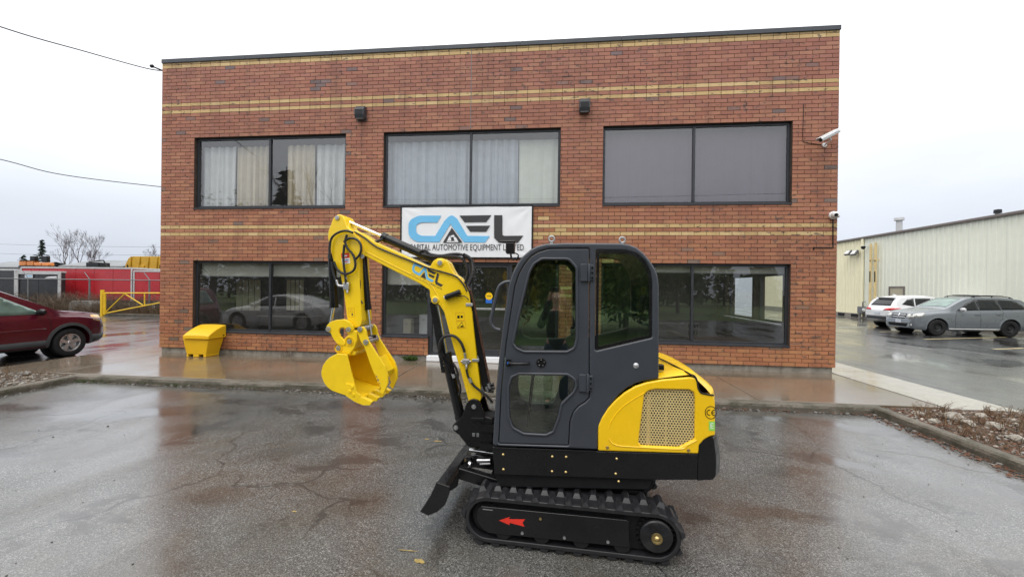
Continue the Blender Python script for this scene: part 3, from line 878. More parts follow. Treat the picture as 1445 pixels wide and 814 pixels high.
# single light beside the shopfront
def light(x0, x1, z0, z1, glass, par, sill):
    fr = 0.05; y0, y1 = 0.075, 0.135; m = MB()
    m.box((x0+.001, y0, z0+.001), (x0+fr, y1, z1-.001)); m.box((x1-fr, y0, z0+.001), (x1-.001, y1, z1-.001))
    m.box((x0+fr+.001, y0, z0+.001), (x1-fr-.001, y1, z0+fr)); m.box((x0+fr+.001, y0, z1-fr), (x1-fr-.001, y1, z1-.001))
    w = m.build('window', MT['bronze'], par, bevel=0.003)
    mm = MB(); mm.add([(x0+fr+.001, 0.10, z0+fr+.001), (x1-fr-.001, 0.10, z0+fr+.001), (x1-fr-.001, 0.10, z1-fr-.001), (x0+fr+.001, 0.10, z1-fr-.001)], [(0, 1, 2, 3)])
    mm.build('pane', glass, w)
    if sill:
        m = MB(); m.add([(x0, -0.030, z0-0.035), (x1, -0.030, z0-0.035), (x1, -0.030, z0-0.008), (x0, -0.030, z0-0.008), (x1, 0.074, z0+0.016), (x0, 0.074, z0+0.016), (x0, 0.0741, z0-0.035), (x1, 0.0741, z0-0.035)],
                        [(0, 1, 2, 3), (3, 2, 4, 5), (5, 4, 7, 6), (0, 6, 7, 1), (0, 3, 5, 6), (1, 7, 4, 2)])
        m.build('sill', MT['bronze'], w)
    return w
light(WX[2], XD, cz(5), cz(25), MT['shopglass'], bld, True)
# shopfront: sidelight, door, sidelight
ZS = PZ + 0.13                   # top of the white threshold
xd0, xd1 = ony(663, 440, .1).x, ony(718, 440, .1).x
ZDT = ony(690, 374, .1).z
m = MB()
for x in (XD+0.001, xd0-0.07, xd1+0.0, WX[3]-0.071): m.box((x, 0.06, ZS+.001), (x+0.07, 0.15, cz(25)-0.05))
m.box((XD+0.001, 0.06, cz(25)-0.049), (WX[3]-.001, 0.15, cz(25)-.001))
for a, b in ((XD+0.072, xd0-0.071), (xd0+0.001, xd1-0.001), (xd1+0.071, WX[3]-0.072)):
    m.box((a, 0.062, ZDT+0.012), (b, 0.148, ZDT+0.06))
for a, b in ((XD+0.072, xd0-0.071), (xd1+0.071, WX[3]-0.072)):
    m.box((a, 0.062, ZS+.001), (b, 0.148, ZS+0.07))
sf = m.build('shopfront', MT['bronze'], bld, bevel=0.003)
def pane(a, b, z0, z1, par, y=0.10):
    mm = MB(); mm.add([(a, y, z0), (b, y, z0), (b, y, z1), (a, y, z1)], [(0, 1, 2, 3)]); return mm.build('pane', MT['shopglass'], par)
for a, b in ((XD+0.072, xd0-0.071), (xd1+0.071, WX[3]-0.072)):
    pane(a, b, ZS+0.071, ZDT+0.011, sf); pane(a, b, ZDT+0.061, cz(25)-0.05, sf)
pane(xd0+.001, xd1-.001, ZDT+0.061, cz(25)-0.05, sf)
st = 0.055; m = MB()
m.box((xd0+.006, 0.07, ZS+.008), (xd0+st, 0.115, ZDT)); m.box((xd1-st, 0.07, ZS+.008), (xd1-.006, 0.115, ZDT))
m.box((xd0+st+.001, 0.07, ZS+.008), (xd1-st-.001, 0.115, ZS+0.16)); m.box((xd0+st+.001, 0.07, ZDT-0.06), (xd1-st-.001, 0.115, ZDT))
dr = m.build('door', MT['bronze'], bld, bevel=0.003)
pane(xd0+st+.001, xd1-st-.001, ZS+0.161, ZDT-0.061, dr, 0.09)
m = MB(); zh = ony(690, 436, 0.05).z
m.box((xd0+0.08, 0.035, zh-0.02), (xd1-0.08, 0.052, zh+0.02)); m.box((xd0+0.10, 0.0525, zh-.012), (xd0+0.13, 0.085, zh+.012)); m.box((xd1-0.13, 0.0525, zh-.012), (xd1-0.10, 0.085, zh+.012))
m.build('handle', MT['zinc'], dr, bevel=0.003)
m = MB(); m.box((XD-0.02, -0.06, PZ+0.002), (WX[3]+0.02, 0.30, ZS)); m.build('threshold', MT['white'], bld, bevel=0.01)
# sticker on the door glass: blue card with a yellow disc
sc_ = ony(690, 420.5, 0.086)
m = MB(); m.box((sc_.x-0.075, 0.0862, sc_.z-0.12), (sc_.x+0.075, 0.0885, sc_.z+0.0)); sk = m.build('sticker', MT['deepblue'], dr)
m = MB(); m.lathe([(0.0, 0.0), (0.085, 0.0), (0.085, 0.003), (0.0, 0.003)], (sc_.x, 0.0845, sc_.z+0.045), (0, -1, 0), 24); m.build('sticker_disc', MT['yellow'], sk)
m = MB(); m.box((sc_.x-0.05, 0.0795, sc_.z+0.038), (sc_.x+0.05, 0.0812, sc_.z+0.052)); m.build('sticker_print', MT['charcoal'], sk)

# side-wall windows of the corner room
for (y0, y1, z0, z1) in SWO:
    m = MB(); f_ = 0.05
    m.box((XR-0.16, y0+.001, z0+.001), (XR-0.09, y0+f_, z1-.001)); m.box((XR-0.16, y1-f_, z0+.001), (XR-0.09, y1-.001, z1-.001))
    m.box((XR-0.16, y0+f_+.001, z0+.001), (XR-0.09, y1-f_-.001, z0+f_)); m.box((XR-0.16, y0+f_+.001, z1-f_), (XR-0.09, y1-f_-.001, z1-.001))
    w = m.build('window', MT['bronze'], bld)
    m = MB(); m.add([(XR-0.12, y0+f_, z0+f_), (XR-0.12, y1-f_, z0+f_), (XR-0.12, y1-f_, z1-f_), (XR-0.12, y0+f_, z1-f_)], [(0, 1, 2, 3)]); m.build('pane', MT['shopglass'], w)
    m = MB(); m.box((XR-WT-0.10, y0-.03, z0-0.04), (XR-0.161, y1+.03, z0-0.002)); m.build('inner_sill', MT['white'], w)
# rooms behind the glass
MT['room'] = mat_plain('room_wall', (0.30, 0.29, 0.27), 0.8, 0, 0.1, 2, 0.2)
MT['room_d'] = mat_plain('room_floor', (0.05, 0.048, 0.045), 0.7, 0, 0.2, 3, 0.3)
MT['cream'] = mat_plain('cream_panel', (0.75, 0.70, 0.52), 0.7, 0, 0.08, 3, 0.3)
ZF = cz(32)
m = MB(); m.box((WT+.002, WT+.002, 0.02), (XR-WT-.002, DEPTH-WT-.002, PZ+0.1)); m.build('ground_floor', MT['room_d'], bld)
m = MB(); m.box((WT+.002, WT+.002, ZF-0.15), (XR-WT-.002, DEPTH-WT-.002, ZF+0.15)); m.build('upper_floor', MT['room'], bld)
m = MB(); zt = ZF-0.151; zb = PZ+0.101
m.box((WT+.003, 5.6, zb), (XR-WT-.003, 5.7, zt)); m.box((WX[1]+0.4, WT+.003, zb), (WX[1]+0.5, 5.599, zt)); m.box((WX[3]+0.45, WT+.003, zb), (WX[3]+0.55, 5.599, zt))
m.box((WT+.003, 3.6, ZF+.151), (XR-WT-.003, 3.7, TOP-0.31)); m.box((WX[1]+.4, WT+.003, ZF+.151), (WX[1]+.5, 3.599, TOP-.31)); m.box((WX[3]+.4, WT+.003, ZF+.151), (WX[3]+.5, 3.599, TOP-.31))
m.build('partition', MT['room'], bld)

# ---------------------------------------------------------------- things behind the glass
def cloth(name, x0, x1, z0, z1, y, mat, amp, per, label, grp=None, seed=0, cat='curtain'):
    rq = random.Random(seed); n = int((x1-x0)/0.018); ph = rq.uniform(0, 6); vs = []; fs = []
    zr = [z0 + (z1-z0)*k/6 for k in range(7)]
    jit = [0]*(n+1); a = 0
    for i in range(n+1): a = a*0.85+rq.gauss(0, .4); jit[i] = a
    for z in zr:
        u = (z1-z)/(z1-z0)
        for i in range(n+1):
            x = x0+(x1-x0)*i/n
            w = math.sin((x-x0)/per*6.283+ph+jit[i]*0.5)+0.35*math.sin((x-x0)/per*14.1+jit[i])
            vs.append((x, y+amp*w*(0.6+0.5*u), z))
    for j in range(6):
        for i in range(n): q = j*(n+1)+i; fs.append((q, q+1, q+n+2, q+n+1))
    m = MB(); m.add(vs, fs, True); o = m.build(name, mat)
    so_ = o.modifiers.new('thickness', 'SOLIDIFY'); so_.thickness = 0.004
    return tag(o, label, cat, grp)
MT['cur_w'] = mat_plain('white_curtain', (0.62, 0.62, 0.60), 0.85, 0, 0.06, 5, 0.2)
MT['cur_b'] = mat_plain('beige_curtain', (0.58, 0.50, 0.37), 0.85, 0, 0.08, 5, 0.2)
MT['cur_g'] = mat_plain('blue_grey_curtain', (0.44, 0.48, 0.52), 0.85, 0, 0.08, 5, 0.2)
MT['cur_o'] = mat_plain('off_white_curtain', (0.64, 0.66, 0.57), 0.85, 0, 0.06, 5, 0.2)
MT['cur_m'] = mat_plain('mauve_grey_curtain', (0.120, 0.090, 0.120), 0.85, 0, 0.06, 5, 0.2)
g_ = 'curtains behind the upper windows'; YC = 0.26; za, zb_ = cz(40)-0.1, cz(60)-0.16
def cx_(px): return ony(px, 240, YC).x
cloth('curtain', cx_(284), cx_(334), za, zb_, YC, MT['cur_w'], 0.050, 0.20, 'white curtain at the left end of the upper left window', g_, 1)
cloth('curtain', cx_(335), cx_(379), za, zb_, YC+0.02, MT['cur_b'], 0.052, 0.17, 'beige curtain just left of the mullion in the upper left window', g_, 2)
cloth('curtain', cx_(405), cx_(444), za, zb_, YC, MT['cur_b'], 0.052, 0.19, 'beige curtain right of the dark gap in the upper left window', g_, 3)
cloth('curtain', cx_(445), cx_(500), za, zb_, YC+0.02, MT['cur_w'], 0.050, 0.21, 'white curtain at the right end of the upper left window', g_, 4)
cloth('curtain', cx_(543), cx_(664), za, zb_, YC, MT['cur_g'], 0.040, 0.24, 'blue grey sheer curtain in the left half of the upper middle window', g_, 5)
cloth('curtain', cx_(665), cx_(731), za, zb_, YC, MT['cur_g'], 0.042, 0.20, 'blue grey sheer curtain right of the mullion in the upper middle window', g_, 6)
cloth('curtain', cx_(732), cx_(800), za, zb_, YC+0.03, MT['cur_o'], 0.012, 0.30, 'off white curtain hung on clips at the right of the upper middle window', g_, 7)
cloth('curtain', cx_(848), cx_(978), za, zb_+0.1, YC-0.03, MT['cur_m'], 0.012, 0.34, 'mauve grey curtain in the left half of the upper right window', g_, 8)
cloth('curtain', cx_(979), cx_(1112), za, zb_+0.1, YC-0.03, MT['cur_m'], 0.012, 0.34, 'mauve grey curtain in the right half of the upper right window', g_, 9)
MT['blind'] = mat_plain('grey_roller_blind', (0.42, 0.42, 0.38), 0.8, 0, 0.05, 4, 0.2)
def blind(pa, pb, pz, label, y=0.22, zt=cz(25)+0.05):
    a, b = ony(*pa, y), ony(*pb, y); zl = ony(pa[0], pz, y).z
    root = empty('roller_blind', ((a.x+b.x)/2, y, zl)); tag(root, label, 'blind', 'roller blinds of the lower windows')
    m = MB(); m.box((a.x, y, zl+0.02), (b.x, y+0.004, zt)); m.build('fabric', MT['blind'], root)
    m = MB(); m.box((a.x, y-0.008, zl), (b.x, y+0.012, zl+0.019)); m.build('bottom_bar', MT['galv'], root)
blind((285, 385), (380, 385), 390, 'grey roller blind half down in the left pane of the lower left window')
blind((386, 385), (480, 385), 390.5, 'grey roller blind half down in the right pane of the lower left window')
blind((547, 385), (603, 385), 402, 'grey roller blind in the narrow window beside the entrance')
blind((925, 380), (974, 380), 385, 'grey roller blind left of the mullion in the lower right window')
blind((979, 380), (1110, 380), 386, 'grey roller blind right of the mullion in the lower right window')
# cream slats added in place of daylit far windows, set near the glass
def window_slats(pa, pb, zt, zb2, label, y=1.6):
    a, b = ony(*pa, y), ony(*pb, y); root = empty('vertical_blind', ((a.x+b.x)/2, y, 0.3)); tag(root, label, 'blind', 'vertical blinds at the back of the left room')
    n = 4; w = (b.x-a.x)/n
    for i in range(n):
        m = MB(); m.box((a.x+w*i+0.012, y, zb2), (a.x+w*(i+1)-0.012, y+0.01, zt)); m.build('slat', MT['cream'], root)
    m = MB(); m.box((a.x-0.02, y-.03, zt+.001), (b.x+0.02, y+.03, zt+.06)); m.build('head_rail', MT['galv'], root)
window_slats((333, 400), (368, 400), ony(350, 395, 1.6).z, ony(350, 438, 1.6).z, 'cream vertical blind seen through the left pane of the lower left window')
window_slats((404, 400), (429, 400), ony(415, 395, 1.6).z, ony(415, 438, 1.6).z, 'cream vertical blind seen through the right pane of the lower left window')
def desk(x, y, w, label, grp='desks in the ground floor rooms'):
    root = empty('desk', (x, y, PZ+.1)); tag(root, label, 'desk', grp); z = PZ+.1
    m = MB(); m.box((x-w/2, y-.35, z+.70), (x+w/2, y+.35, z+.735)); m.build('desk_top', MT['room'], root, bevel=.004)
    for s in (-1, 1):
        m = MB(); m.box((x+s*(w/2-.06)-.02, y-.33, z), (x+s*(w/2-.06)+.02, y+.33, z+.699)); m.build('leg', MT['black_m'], root)
desk(2.0, 2.2, 1.6, 'dark desk behind the left pane of the lower left window')
desk(12.9, 2.6, 1.8, 'dark desk behind the lower right window')
def monitor(x, y, z, w, label):
    root = empty('monitor', (x, y, z)); tag(root, label, 'monitor')
    m = MB(); m.box((x-w/2, y, z+.12), (x+w/2, y+.03, z+.12+w*.6)); m.build('screen', MT['black'], root, bevel=.004)
    m = MB(); m.box((x-.03, y+.031, z), (x+.03, y+.05, z+.3)); m.box((x-.12, y-.06, z), (x+.12, y+.10, z+.012)); m.build('stand', MT['black_m'], root)
monitor(2.4, 2.2, PZ+.836, .6, 'black monitor standing on the desk in the left room')
c0 = ony(589, 455, 1.2); 
def cabinet(px, w, h, d, label, mat):
    p = ony(px, 466, 1.3); z = PZ+.101; root = empty('cabinet', (p.x, 1.3, z)); tag(root, label, 'cabinet')
    hh = ony(px, h, 1.3).z
    m = MB(); m.box((p.x-w/2, 1.3, z), (p.x+w/2, 1.3+d, hh)); m.build('body', mat, root, bevel=.006)
    m = MB(); m.box((p.x-w*.4, 1.285, z+.1), (p.x+w*.4, 1.299, hh-.05)); m.build('front_panel', mat, root)
    m = MB(); m.box((p.x-w*.12, 1.27, hh-.14), (p.x+w*.12, 1.284, hh-.12)); m.build('handle', MT['zinc'], root)
cabinet(574, 0.20, 450, .3, 'small pale cabinet standing behind the narrow window beside the entrance', MT['cream'])
cabinet(598, 0.26, 444, .4, 'tall pale cabinet at the right of the narrow window beside the entrance', MT['white'])

# ---------------------------------------------------------------- things fixed to the facade
# banner
def banner():
    a, b = ony(567, 292, -0.05), ony(749.5, 363, -0.05)
    ztl, zbl = ony(567, 293, -.05).z, ony(567, 362.5, -.05).z; ztr = ony(749, 290.5, -.05).z; zbr = ony(749, 363, -.05).z
    x0, x1, z0, z1 = a.x, b.x, (zbl+zbr)/2, (ztl+ztr)/2
    root = empty('banner_sign', ((x0+x1)/2, -0.05, z0)); tag(root, 'white company banner with large blue and black logo above the entrance', 'banner')
    m = MB()
    e = 0.035
    m.box((x0-e, -0.046, z0-e), (x0-.001, -0.014, z1+e)); m.box((x1+.001, -0.046, z0-e), (x1+e, -0.014, z1+e))
    m.box((x0, -0.046, z0-e), (x1, -0.014, z0-.001)); m.box((x0, -0.046, z1+.001), (x1, -0.014, z1+e)); m.build('frame', MT['black'], root)
    nx, nz = 80, 34; rq = random.Random(8); vs = []; fs = []
    def yy(u, w):
        cr_ = 0.0
        for (uu, ww, s, k) in ((0, 0, 1, 1), (1, 0, -1, 1), (0, 1, 1, -1), (1, 1, -1, -1)):
            du, dw = abs(u-uu)*2.6, abs(w-ww)
            r_ = math.hypot(du, dw); an = math.atan2(dw, du+1e-6)
            cr_ += 0.006*math.exp(-r_*1.9)*math.sin(an*9+uu*2+ww)
        return -0.040+cr_+0.003*math.sin(u*17+w*3)*math.sin(w*5)
    for j in range(nz+1):
        for i in range(nx+1):
            u, w = i/nx, j/nz; vs.append((x0+(x1-x0)*u, yy(u, w), z0+(z1-z0)*w))
    for j in range(nz):
        for i in range(nx): q = j*(nx+1)+i; fs.append((q, q+1, q+nx+2, q+nx+1))
    m = MB(); m.add(vs, fs, True); m.build('sheet', MT['white'], root)
    zz = zoom(560, 280, 3.54)
    YP = -0.0535
    def shape(name, pts, mat, y=YP): 
        p = XZ(pts, -0.05, zz); plate(name, p, y, 0.003, mat, root, bevel=0.0)
    # C
    C_ = rpoly([(222, 86), (110, 86), (58, 110), (58, 190), (100, 218), (212, 218), (268, 128), (335, 218), (440, 220), (464, 188), (352, 187), (300, 100), (278, 84), (262, 88), (238, 112), (192, 187), (120, 187), (96, 172), (96, 132), (120, 120), (202, 120)],
               [0, 60, 60, 60, 60, 0, 0, 0, 0, 0, 8, 30, 30, 30, 20, 0, 40, 40, 40, 40, 0])
    shape('logo_blue', C_, MT['blue'])
    shape('logo_bar', [(313, 86), (473, 84), (446, 118), (338, 119)], MT['charcoal'])
    shape('logo_bar', [(345, 137), (466, 136), (446, 166), (366, 166)], MT['charcoal'])
    shape('logo_bar', [(486, 84), (527, 84), (527, 182), (535, 187), (632, 186), (605, 221), (510, 221), (486, 196)], MT['charcoal'])
    shape('logo_triangle', [(275, 146), (328, 221), (230, 221)], MT['charcoal'], YP-0.004)
    # small white machine mark in the triangle
    for q in ([(252, 212), (262, 190), (270, 188), (272, 212)], [(262, 189), (284, 182), (290, 190), (270, 196)], [(282, 190), (296, 196), (306, 214), (290, 216)], [(250, 214), (308, 214), (308, 219), (250, 219)]):
        shape('logo_machine', q, MT['white'], YP-0.008)
    p0, p1 = ony(560+62/3.54, 280+246/3.54, -.05), ony(560+634/3.54, 280+245/3.54, -.05)
    me = text_mesh('CAPITAL AUTOMOTIVE EQUIPMENT LIMITED', 1.0)
    xs_ = [v.co.x for v in me.vertices]; w = max(xs_)-min(xs_); k = (p1.x-p0.x)/w; x_m = (max(xs_)+min(xs_))/2; kz = 0.145/0.73
    for v in me.vertices: v.co = ((p0.x+p1.x)/2+(v.co.x-x_m)*k, YP-0.001, (p0.z+p1.z)/2+v.co.y*kz)
    link('lettering', me, MT['charcoal'], root)
banner()

def wall_pack(px, py, label):
    p = ony(px, py, -0.01); root = empty('wall_light', (p.x, -0.01, p.z)); tag(root, label, 'wall light', 'wall lights above the upper windows')
    w, h, d = 0.115, 0.15, 0.17
    m = MB()
    pr = [(0, -h), (0, h), (d*.45, h), (d, h*.35), (d, -h*.55), (d*.75, -h)]
    fr = lambda a, b, c: Vector((p.x+c, -0.012-a, p.z+b))
    m.prism(pr, fr, -w, w); m.build('housing', MT['coping'], root, bevel=0.008)
    m = MB(); m.box((p.x-w*.8, -0.012-d-.006, p.z-h*.5), (p.x+w*.8, -0.012-d+.0-.001, p.z+h*.3)); m.build('lens', MT['black'], root, bevel=.003)
    m = MB(); m.box((p.x-w*.8, -0.012-d*.74, p.z-h-.012), (p.x+w*.8, -0.06, p.z-h-.001)); m.build('underside', MT['galv'], root)
wall_pack(511, 161, 'grey box wall light between the upper left and upper middle windows')
wall_pack(824.5, 151, 'grey box wall light between the upper middle and upper right windows')
MT['camw'] = mat_plain('camera_white', (0.72, 0.73, 0.73), 0.35, 0, 0.04, 8)
# bullet camera on the right corner
p = ony(1166, 195, -0.25); root = empty('bullet_camera', (p.x, -.02, p.z)); tag(root, 'white bullet security camera on a bracket near the top right corner of the facade', 'security camera')
a, b = ony(1158, 198, -.42), ony(1183, 185, -.16)
m = MB(); d_ = (b-a).normalized(); m.tube([a, b], 0.042, 14); m.build('body', MT['camw'], root)
sd = d_.cross(Vector((0, 0, 1))).normalized(); upv = sd.cross(d_)
m = MB()
fr = lambda q, w_, l: a+d_*l+sd*q+upv*w_
m.prism([(-.06, .02), (-.05, .058), (.05, .058), (.06, .02), (.054, .02), (.045, .052), (-.045, .052), (-.054, .02)], fr, -0.05, (b-a).length-0.04); m.build('sunshield', MT['camw'], root)
m = MB(); m.tube([a-d_*.004, a+d_*.01], 0.034, 14); m.build('lens', MT['black'], root)
q = ony(1163, 205, -.02); m = MB(); m.tube([a.lerp(b, .5)-upv*.04, a.lerp(b, .5)-upv*.09, Vector((q.x, -.03, q.z))], .016, 8); m.tube([(q.x, -.012, q.z), (q.x, -.04, q.z)], .045, 14); m.build('bracket', MT['camw'], root)
# cable feeding it
m = MB(); m.tube(spline([ony(1134, 147, -.018), ony(1133.5, 170, -.018), ony(1133, 196, -.018), ony(1136, 201, -.018), ony(1156, 204, -.018), ony(1161, 205, -.03)], 5), .006, 6)
tag(m.build('camera_cable', MT['black']), 'black cable running down the bricks to the bullet camera', 'cable')
# turret camera and its conduit
p = ony(1176, 303.5, -.06); root = empty('turret_camera', (p.x, -.02, p.z)); tag(root, 'white round turret security camera with a black eye on the right corner', 'security camera')
m = MB(); m.lathe([(0, 0), (.085, 0), (.085, .03), (.07, .045), (0, .045)], (p.x+.02, -.0125, p.z), (0, -1, 0), 20); m.build('base', MT['camw'], root)
bm_ = MB(); bm_.lathe([(0.001, -.07), (.045, -.055), (.066, -.02), (.068, .01), (.055, .045), (.035, .062), (0.001, .066)], (p.x, -.11, p.z), Vector((-.25, -1, -.25)), 18); bm_.build('ball', MT['camw'], root)
ax_ = Vector((-.25, -1, -.25)).normalized(); m = MB(); m.lathe([(.001, 0), (.034, 0), (.034, .012), (.001, .012)], Vector((p.x, -.11, p.z))+ax_*.06, ax_, 14); m.build('lens', MT['black'], root)
m = MB(); m.lathe([(.001, -.03), (.03, -.02), (.034, .0), (.02, .03), (.001, .035)], (p.x+.10, -.05, p.z-.02), (0.2, -1, 0), 12); m.build('side_sensor', MT['camw'], root)
m = MB(); A = lambda px, py: ony(px, py, -.022)
m.tube([A(1175.5, 309), A(1175.5, 349.5)], .011, 8); m.tube([A(1176, 349.5), A(1148, 349.3)], .011, 8); m.tube([A(1148.3, 349), A(1148.3, 352.5)], .014, 8)
tag(m.build('conduit', MT['black']), 'black conduit dropping from the turret camera and turning left', 'conduit')
# weed by the wall foot
sp = [(ony(579, 503, -.05).x+random.gauss(0, .05), -0.07+random.gauss(0, .02), PZ) for _ in range(7)]
rq = random.Random(2); m = MB()
for (x, y, z) in sp:
    for k in range(6):
        a_ = rq.uniform(0, 6.28); l_ = rq.uniform(.06, .13); h_ = rq.uniform(.04, .14); c_, s_ = math.cos(a_), math.sin(a_)
        m.add([(x-s_*.012, y+c_*.012, z), (x+s_*.012, y-c_*.012, z), (x+c_*l_+s_*.016, y+s_*l_-c_*.016, z+h_), (x+c_*l_*1.4, y+s_*l_*1.4, z+h_*.8), (x+c_*l_-s_*.016, y+s_*l_+c_*.016, z+h_)], [(0, 1, 2, 3, 4)])
tag(m.build('weed', MT['weed']), 'small green weed growing at the wall foot left of the entrance', 'plant')
sp = [(ony(405, 497, -.05).x+random.gauss(0, .10), -0.05, PZ) for _ in range(6)]
o = stems('dead_weed', sp, 4, .16, 77, MT['straw'], .05, .002); del o['kind']; tag(o, 'dry grass weed at the wall foot under the lower left window', 'plant')

# grit bin: flared body with fork pockets, lid sloping to the front
def grit_bin():
    yf, yb = -0.50, -0.045
    a, b = ony(263, 503, yf+.045), ony(290.5, 504, yf+.045)
    ra, rb_ = ony(256.5, 478, yf-.045), ony(294.5, 478.5, yf-.045)
    root = empty('grit_bin', ((a.x+b.x)/2, (yf+yb)/2, PZ)); tag(root, 'yellow plastic grit bin with a sloping lid by the brick wall', 'grit bin')
    h = ra.z-PZ; z0 = PZ+.002
    m = MB(); n0 = [(a.x, yf+.045), (b.x, yf+.045), (b.x, yb-.02), (a.x, yb-.02)]; n1 = [(a.x-.055, yf), (rb_.x-.05, yf), (rb_.x-.05, yb), (a.x-.055, yb)]
    vs = [(x, y, z0+.055) for x, y in n0]+[(x, y, PZ+h-.01) for x, y in n1]
    m.add(vs, [(3, 2, 1, 0), (4, 5, 6, 7), (0, 1, 5, 4), (1, 2, 6, 5), (2, 3, 7, 6), (3, 0, 4, 7)])
    bd = m.build('body', MT['bin'], root, bevel=.012)
    w = b.x-a.x; m = MB()
    for u0, u1 in ((0, .10), (.34, .62), (.86, 1.0)):
        m.box((a.x+w*u0+.002, yf+.047, z0), (a.x+w*u1-.002, yb-.022, z0+.06))
    m.build('foot', MT['bin'], bd, bevel=.004)
    x0, x1 = ra.x, rb_.x+.01; y0, y1 = yf-.045, yb+.025; zt = PZ+h
    nx, ny = 12, 10; vs = []; fs = []
    for j in range(ny+1):
        v = j/ny
        for i in range(nx+1):
            u = i/nx; s_ = math.sin(math.pi*min(1, max(0, u)))**.5*.02
            zz = zt+.075+(.215*(1-(1-v)**1.6))+s_
            vs.append((x0+(x1-x0)*u+(.02*(1 if u < .5 else -1) if i in (0, nx) else 0), y0+(y1-y0)*v, zz))
    for j in range(ny):
        for i in range(nx): q = j*(nx+1)+i; fs.append((q, q+1, q+nx+2, q+nx+1))
    per = [i for i in range(nx+1)]+[j*(nx+1)+nx for j in range(1, ny+1)]+[ny*(nx+1)+i for i in range(nx-1, -1, -1)]+[j*(nx+1) for j in range(ny-1, 0, -1)]
    k = len(vs); 
    for q in per: vs.append((vs[q][0]+(.0), vs[q][1], zt))
    L = len(per)
    for i in range(L): fs.append((per[i], k+i, k+(i+1) % L, per[(i+1) % L]))
    fs.append([k+i for i in range(L)])
    m = MB(); m.add(vs, fs); o = m.build('lid', MT['bin'], root, bevel=.014)
    m = MB(); m.cyl((x1-.02, yb-.07, zt+.06), (x1+.008, yb-.07, zt+.06), .012, 8); m.build('hinge_bolt', MT['black'], root)
MT['bin'] = mat_plain('yellow_bin_plastic', (0.82, 0.48, 0.010), 0.42, 0, 0.05, 3, 0.5, bump=0.04, rvar=0.06)
grit_bin()
# ================================================================== EXCAVATOR
YB = -6.36                      # near side of the upper body
BW = 0.98                       # body width
CW = 0.86                       # cab width
YC0 = YB + BW/2                 # boom centre line
ex0 = onz(808, 765, 0)
ex = empty('mini_excavator', (ex0.x, YC0, 0))
tag(ex, 'yellow and dark grey mini excavator with enclosed cab on rubber tracks', 'excavator')
Z1 = zoom(640, 320, 2.545); ZC = zoom(690, 340, 5.088); Z4 = zoom(690, 490, 3.8765); Z3 = zoom(430, 290, 2.7133)
Z8 = zoom(440, 430, 5.423); Z2 = zoom(580, 560, 3.1413); Z6 = zoom(480, 440, 5.8125)
def W3(p, Y, z=Z3):
    q = z(p); return ony(q[0], q[1], Y)
def hosep(pts, Y, z=Z3, k=6):
    return spline([W3(p[:2], p[2] if len(p) > 2 else Y, z) for p in pts], k)

# ---- cab
cab_o = XZ([(140,786),(146,690),(152,585),(162,480),(178,345),(199,205),(212,165),(230,130),(250,104),(275,82),(300,69),(330,61),(400,58),(600,59),(630,63),(655,72),(683,94),(706,122),(724,150),(734,178),(738,210),(738,546),(690,552),(655,562),(625,578),(595,602),(560,645),(535,690),(520,728),(518,800)], YB, Z1)
cab_o = rpoly(cab_o, [0.02]+[0.05]*20+[0.02]+[0.05]*6+[0.0, 0.0], 3)
door_o = XZ([(163,776),(172,600),(190,420),(221,215),(236,170),(255,136),(278,108),(305,91),(345,80),(486,79),(486,612),(470,628),(447,642),(428,664),(416,700),(412,783)], YB, Z1)
door_o = rpoly(door_o, [0.012,0.1,0.1,0.08,0.08,0.08,0.08,0.08,0.06,0.012,0.012,0.03,0.04,0.05,0.05,0.012], 3)
win_u = rpoly(XZ([(170,735),(215,520),(285,232),(318,165),(380,126),(575,128),(632,195),(632,700),(615,770),(560,797),(250,795),(195,770)], YB, ZC), [.03,.05,.06,.06,.05,.05,.05,.04,.05,.04,.04,.04], 4)
win_l = rpoly(XZ([(105,215),(122,162),(165,143),(430,147),(470,175),(480,212),(462,248),(398,310),(380,390),(352,462),(310,480),(190,473),(128,440),(106,380)], YB, Z4), [.04,.03,.03,.03,.04,.03,.03,.05,.05,.03,.04,.04,.05,.05], 4)
WINR = XZ([(770,66),(980,68),(1060,90),(1125,145),(1160,215),(1172,290),(1172,692),(762,788)], YB, ZC)
WRR = [.012,.05,.08,.08,.06,.06,.015,.015]
win_r = rpoly(WINR, WRR, 4)
cab = plate('cab', cab_o, YB, 0.045, MT['cab'], ex, [inset(door_o, -0.005), win_r], bevel=0.013, bres=4, smooth=True)
door = plate('door', door_o, YB+0.003, 0.035, MT['cab'], ex, [win_u, win_l], bevel=0.006, bres=3, smooth=True)
def rim(poly, Y, r, name, mat, par):
    m = MB(); pts = [Vector((x, Y, z)) for x, z in poly]; n = 8
    c = sum(pts, Vector())/len(pts); vs = []; fs = []; L = len(pts)
    for i in range(L):
        t = (pts[(i+1) % L]-pts[i-1]).normalized(); a = Vector((0, -1, 0)); b = t.cross(a).normalized()
        for k in range(n): an = 6.2832*k/n; vs.append(pts[i]+(a*math.cos(an)+b*math.sin(an))*r)
    for i in range(L):
        for k in range(n): fs.append((i*n+k, i*n+(k+1) % n, ((i+1) % L)*n+(k+1) % n, ((i+1) % L)*n+k))
    m.add(vs, fs, True); return m.build(name, mat, par)
rim(win_u, YB+0.002, 0.010, 'window_rim', MT['cab'], door)
rim(win_l, YB+0.002, 0.010, 'window_rim', MT['cab'], door)
for w_ in (win_u, win_l): rim(inset(w_, .006), YB+0.008, 0.006, 'window_gasket', MT['black_m'], door)
def glasspane(poly, Y, name, par, mat=None):
    m = MB(); m.add([(x, Y, z) for x, z in poly], [list(range(len(poly)))]); return m.build(name, mat or MT['cabglass'], par)
glasspane(inset(win_u, 0.004), YB+0.014, 'window_pane', door)
glasspane(inset(win_l, 0.004), YB+0.014, 'window_pane', door)
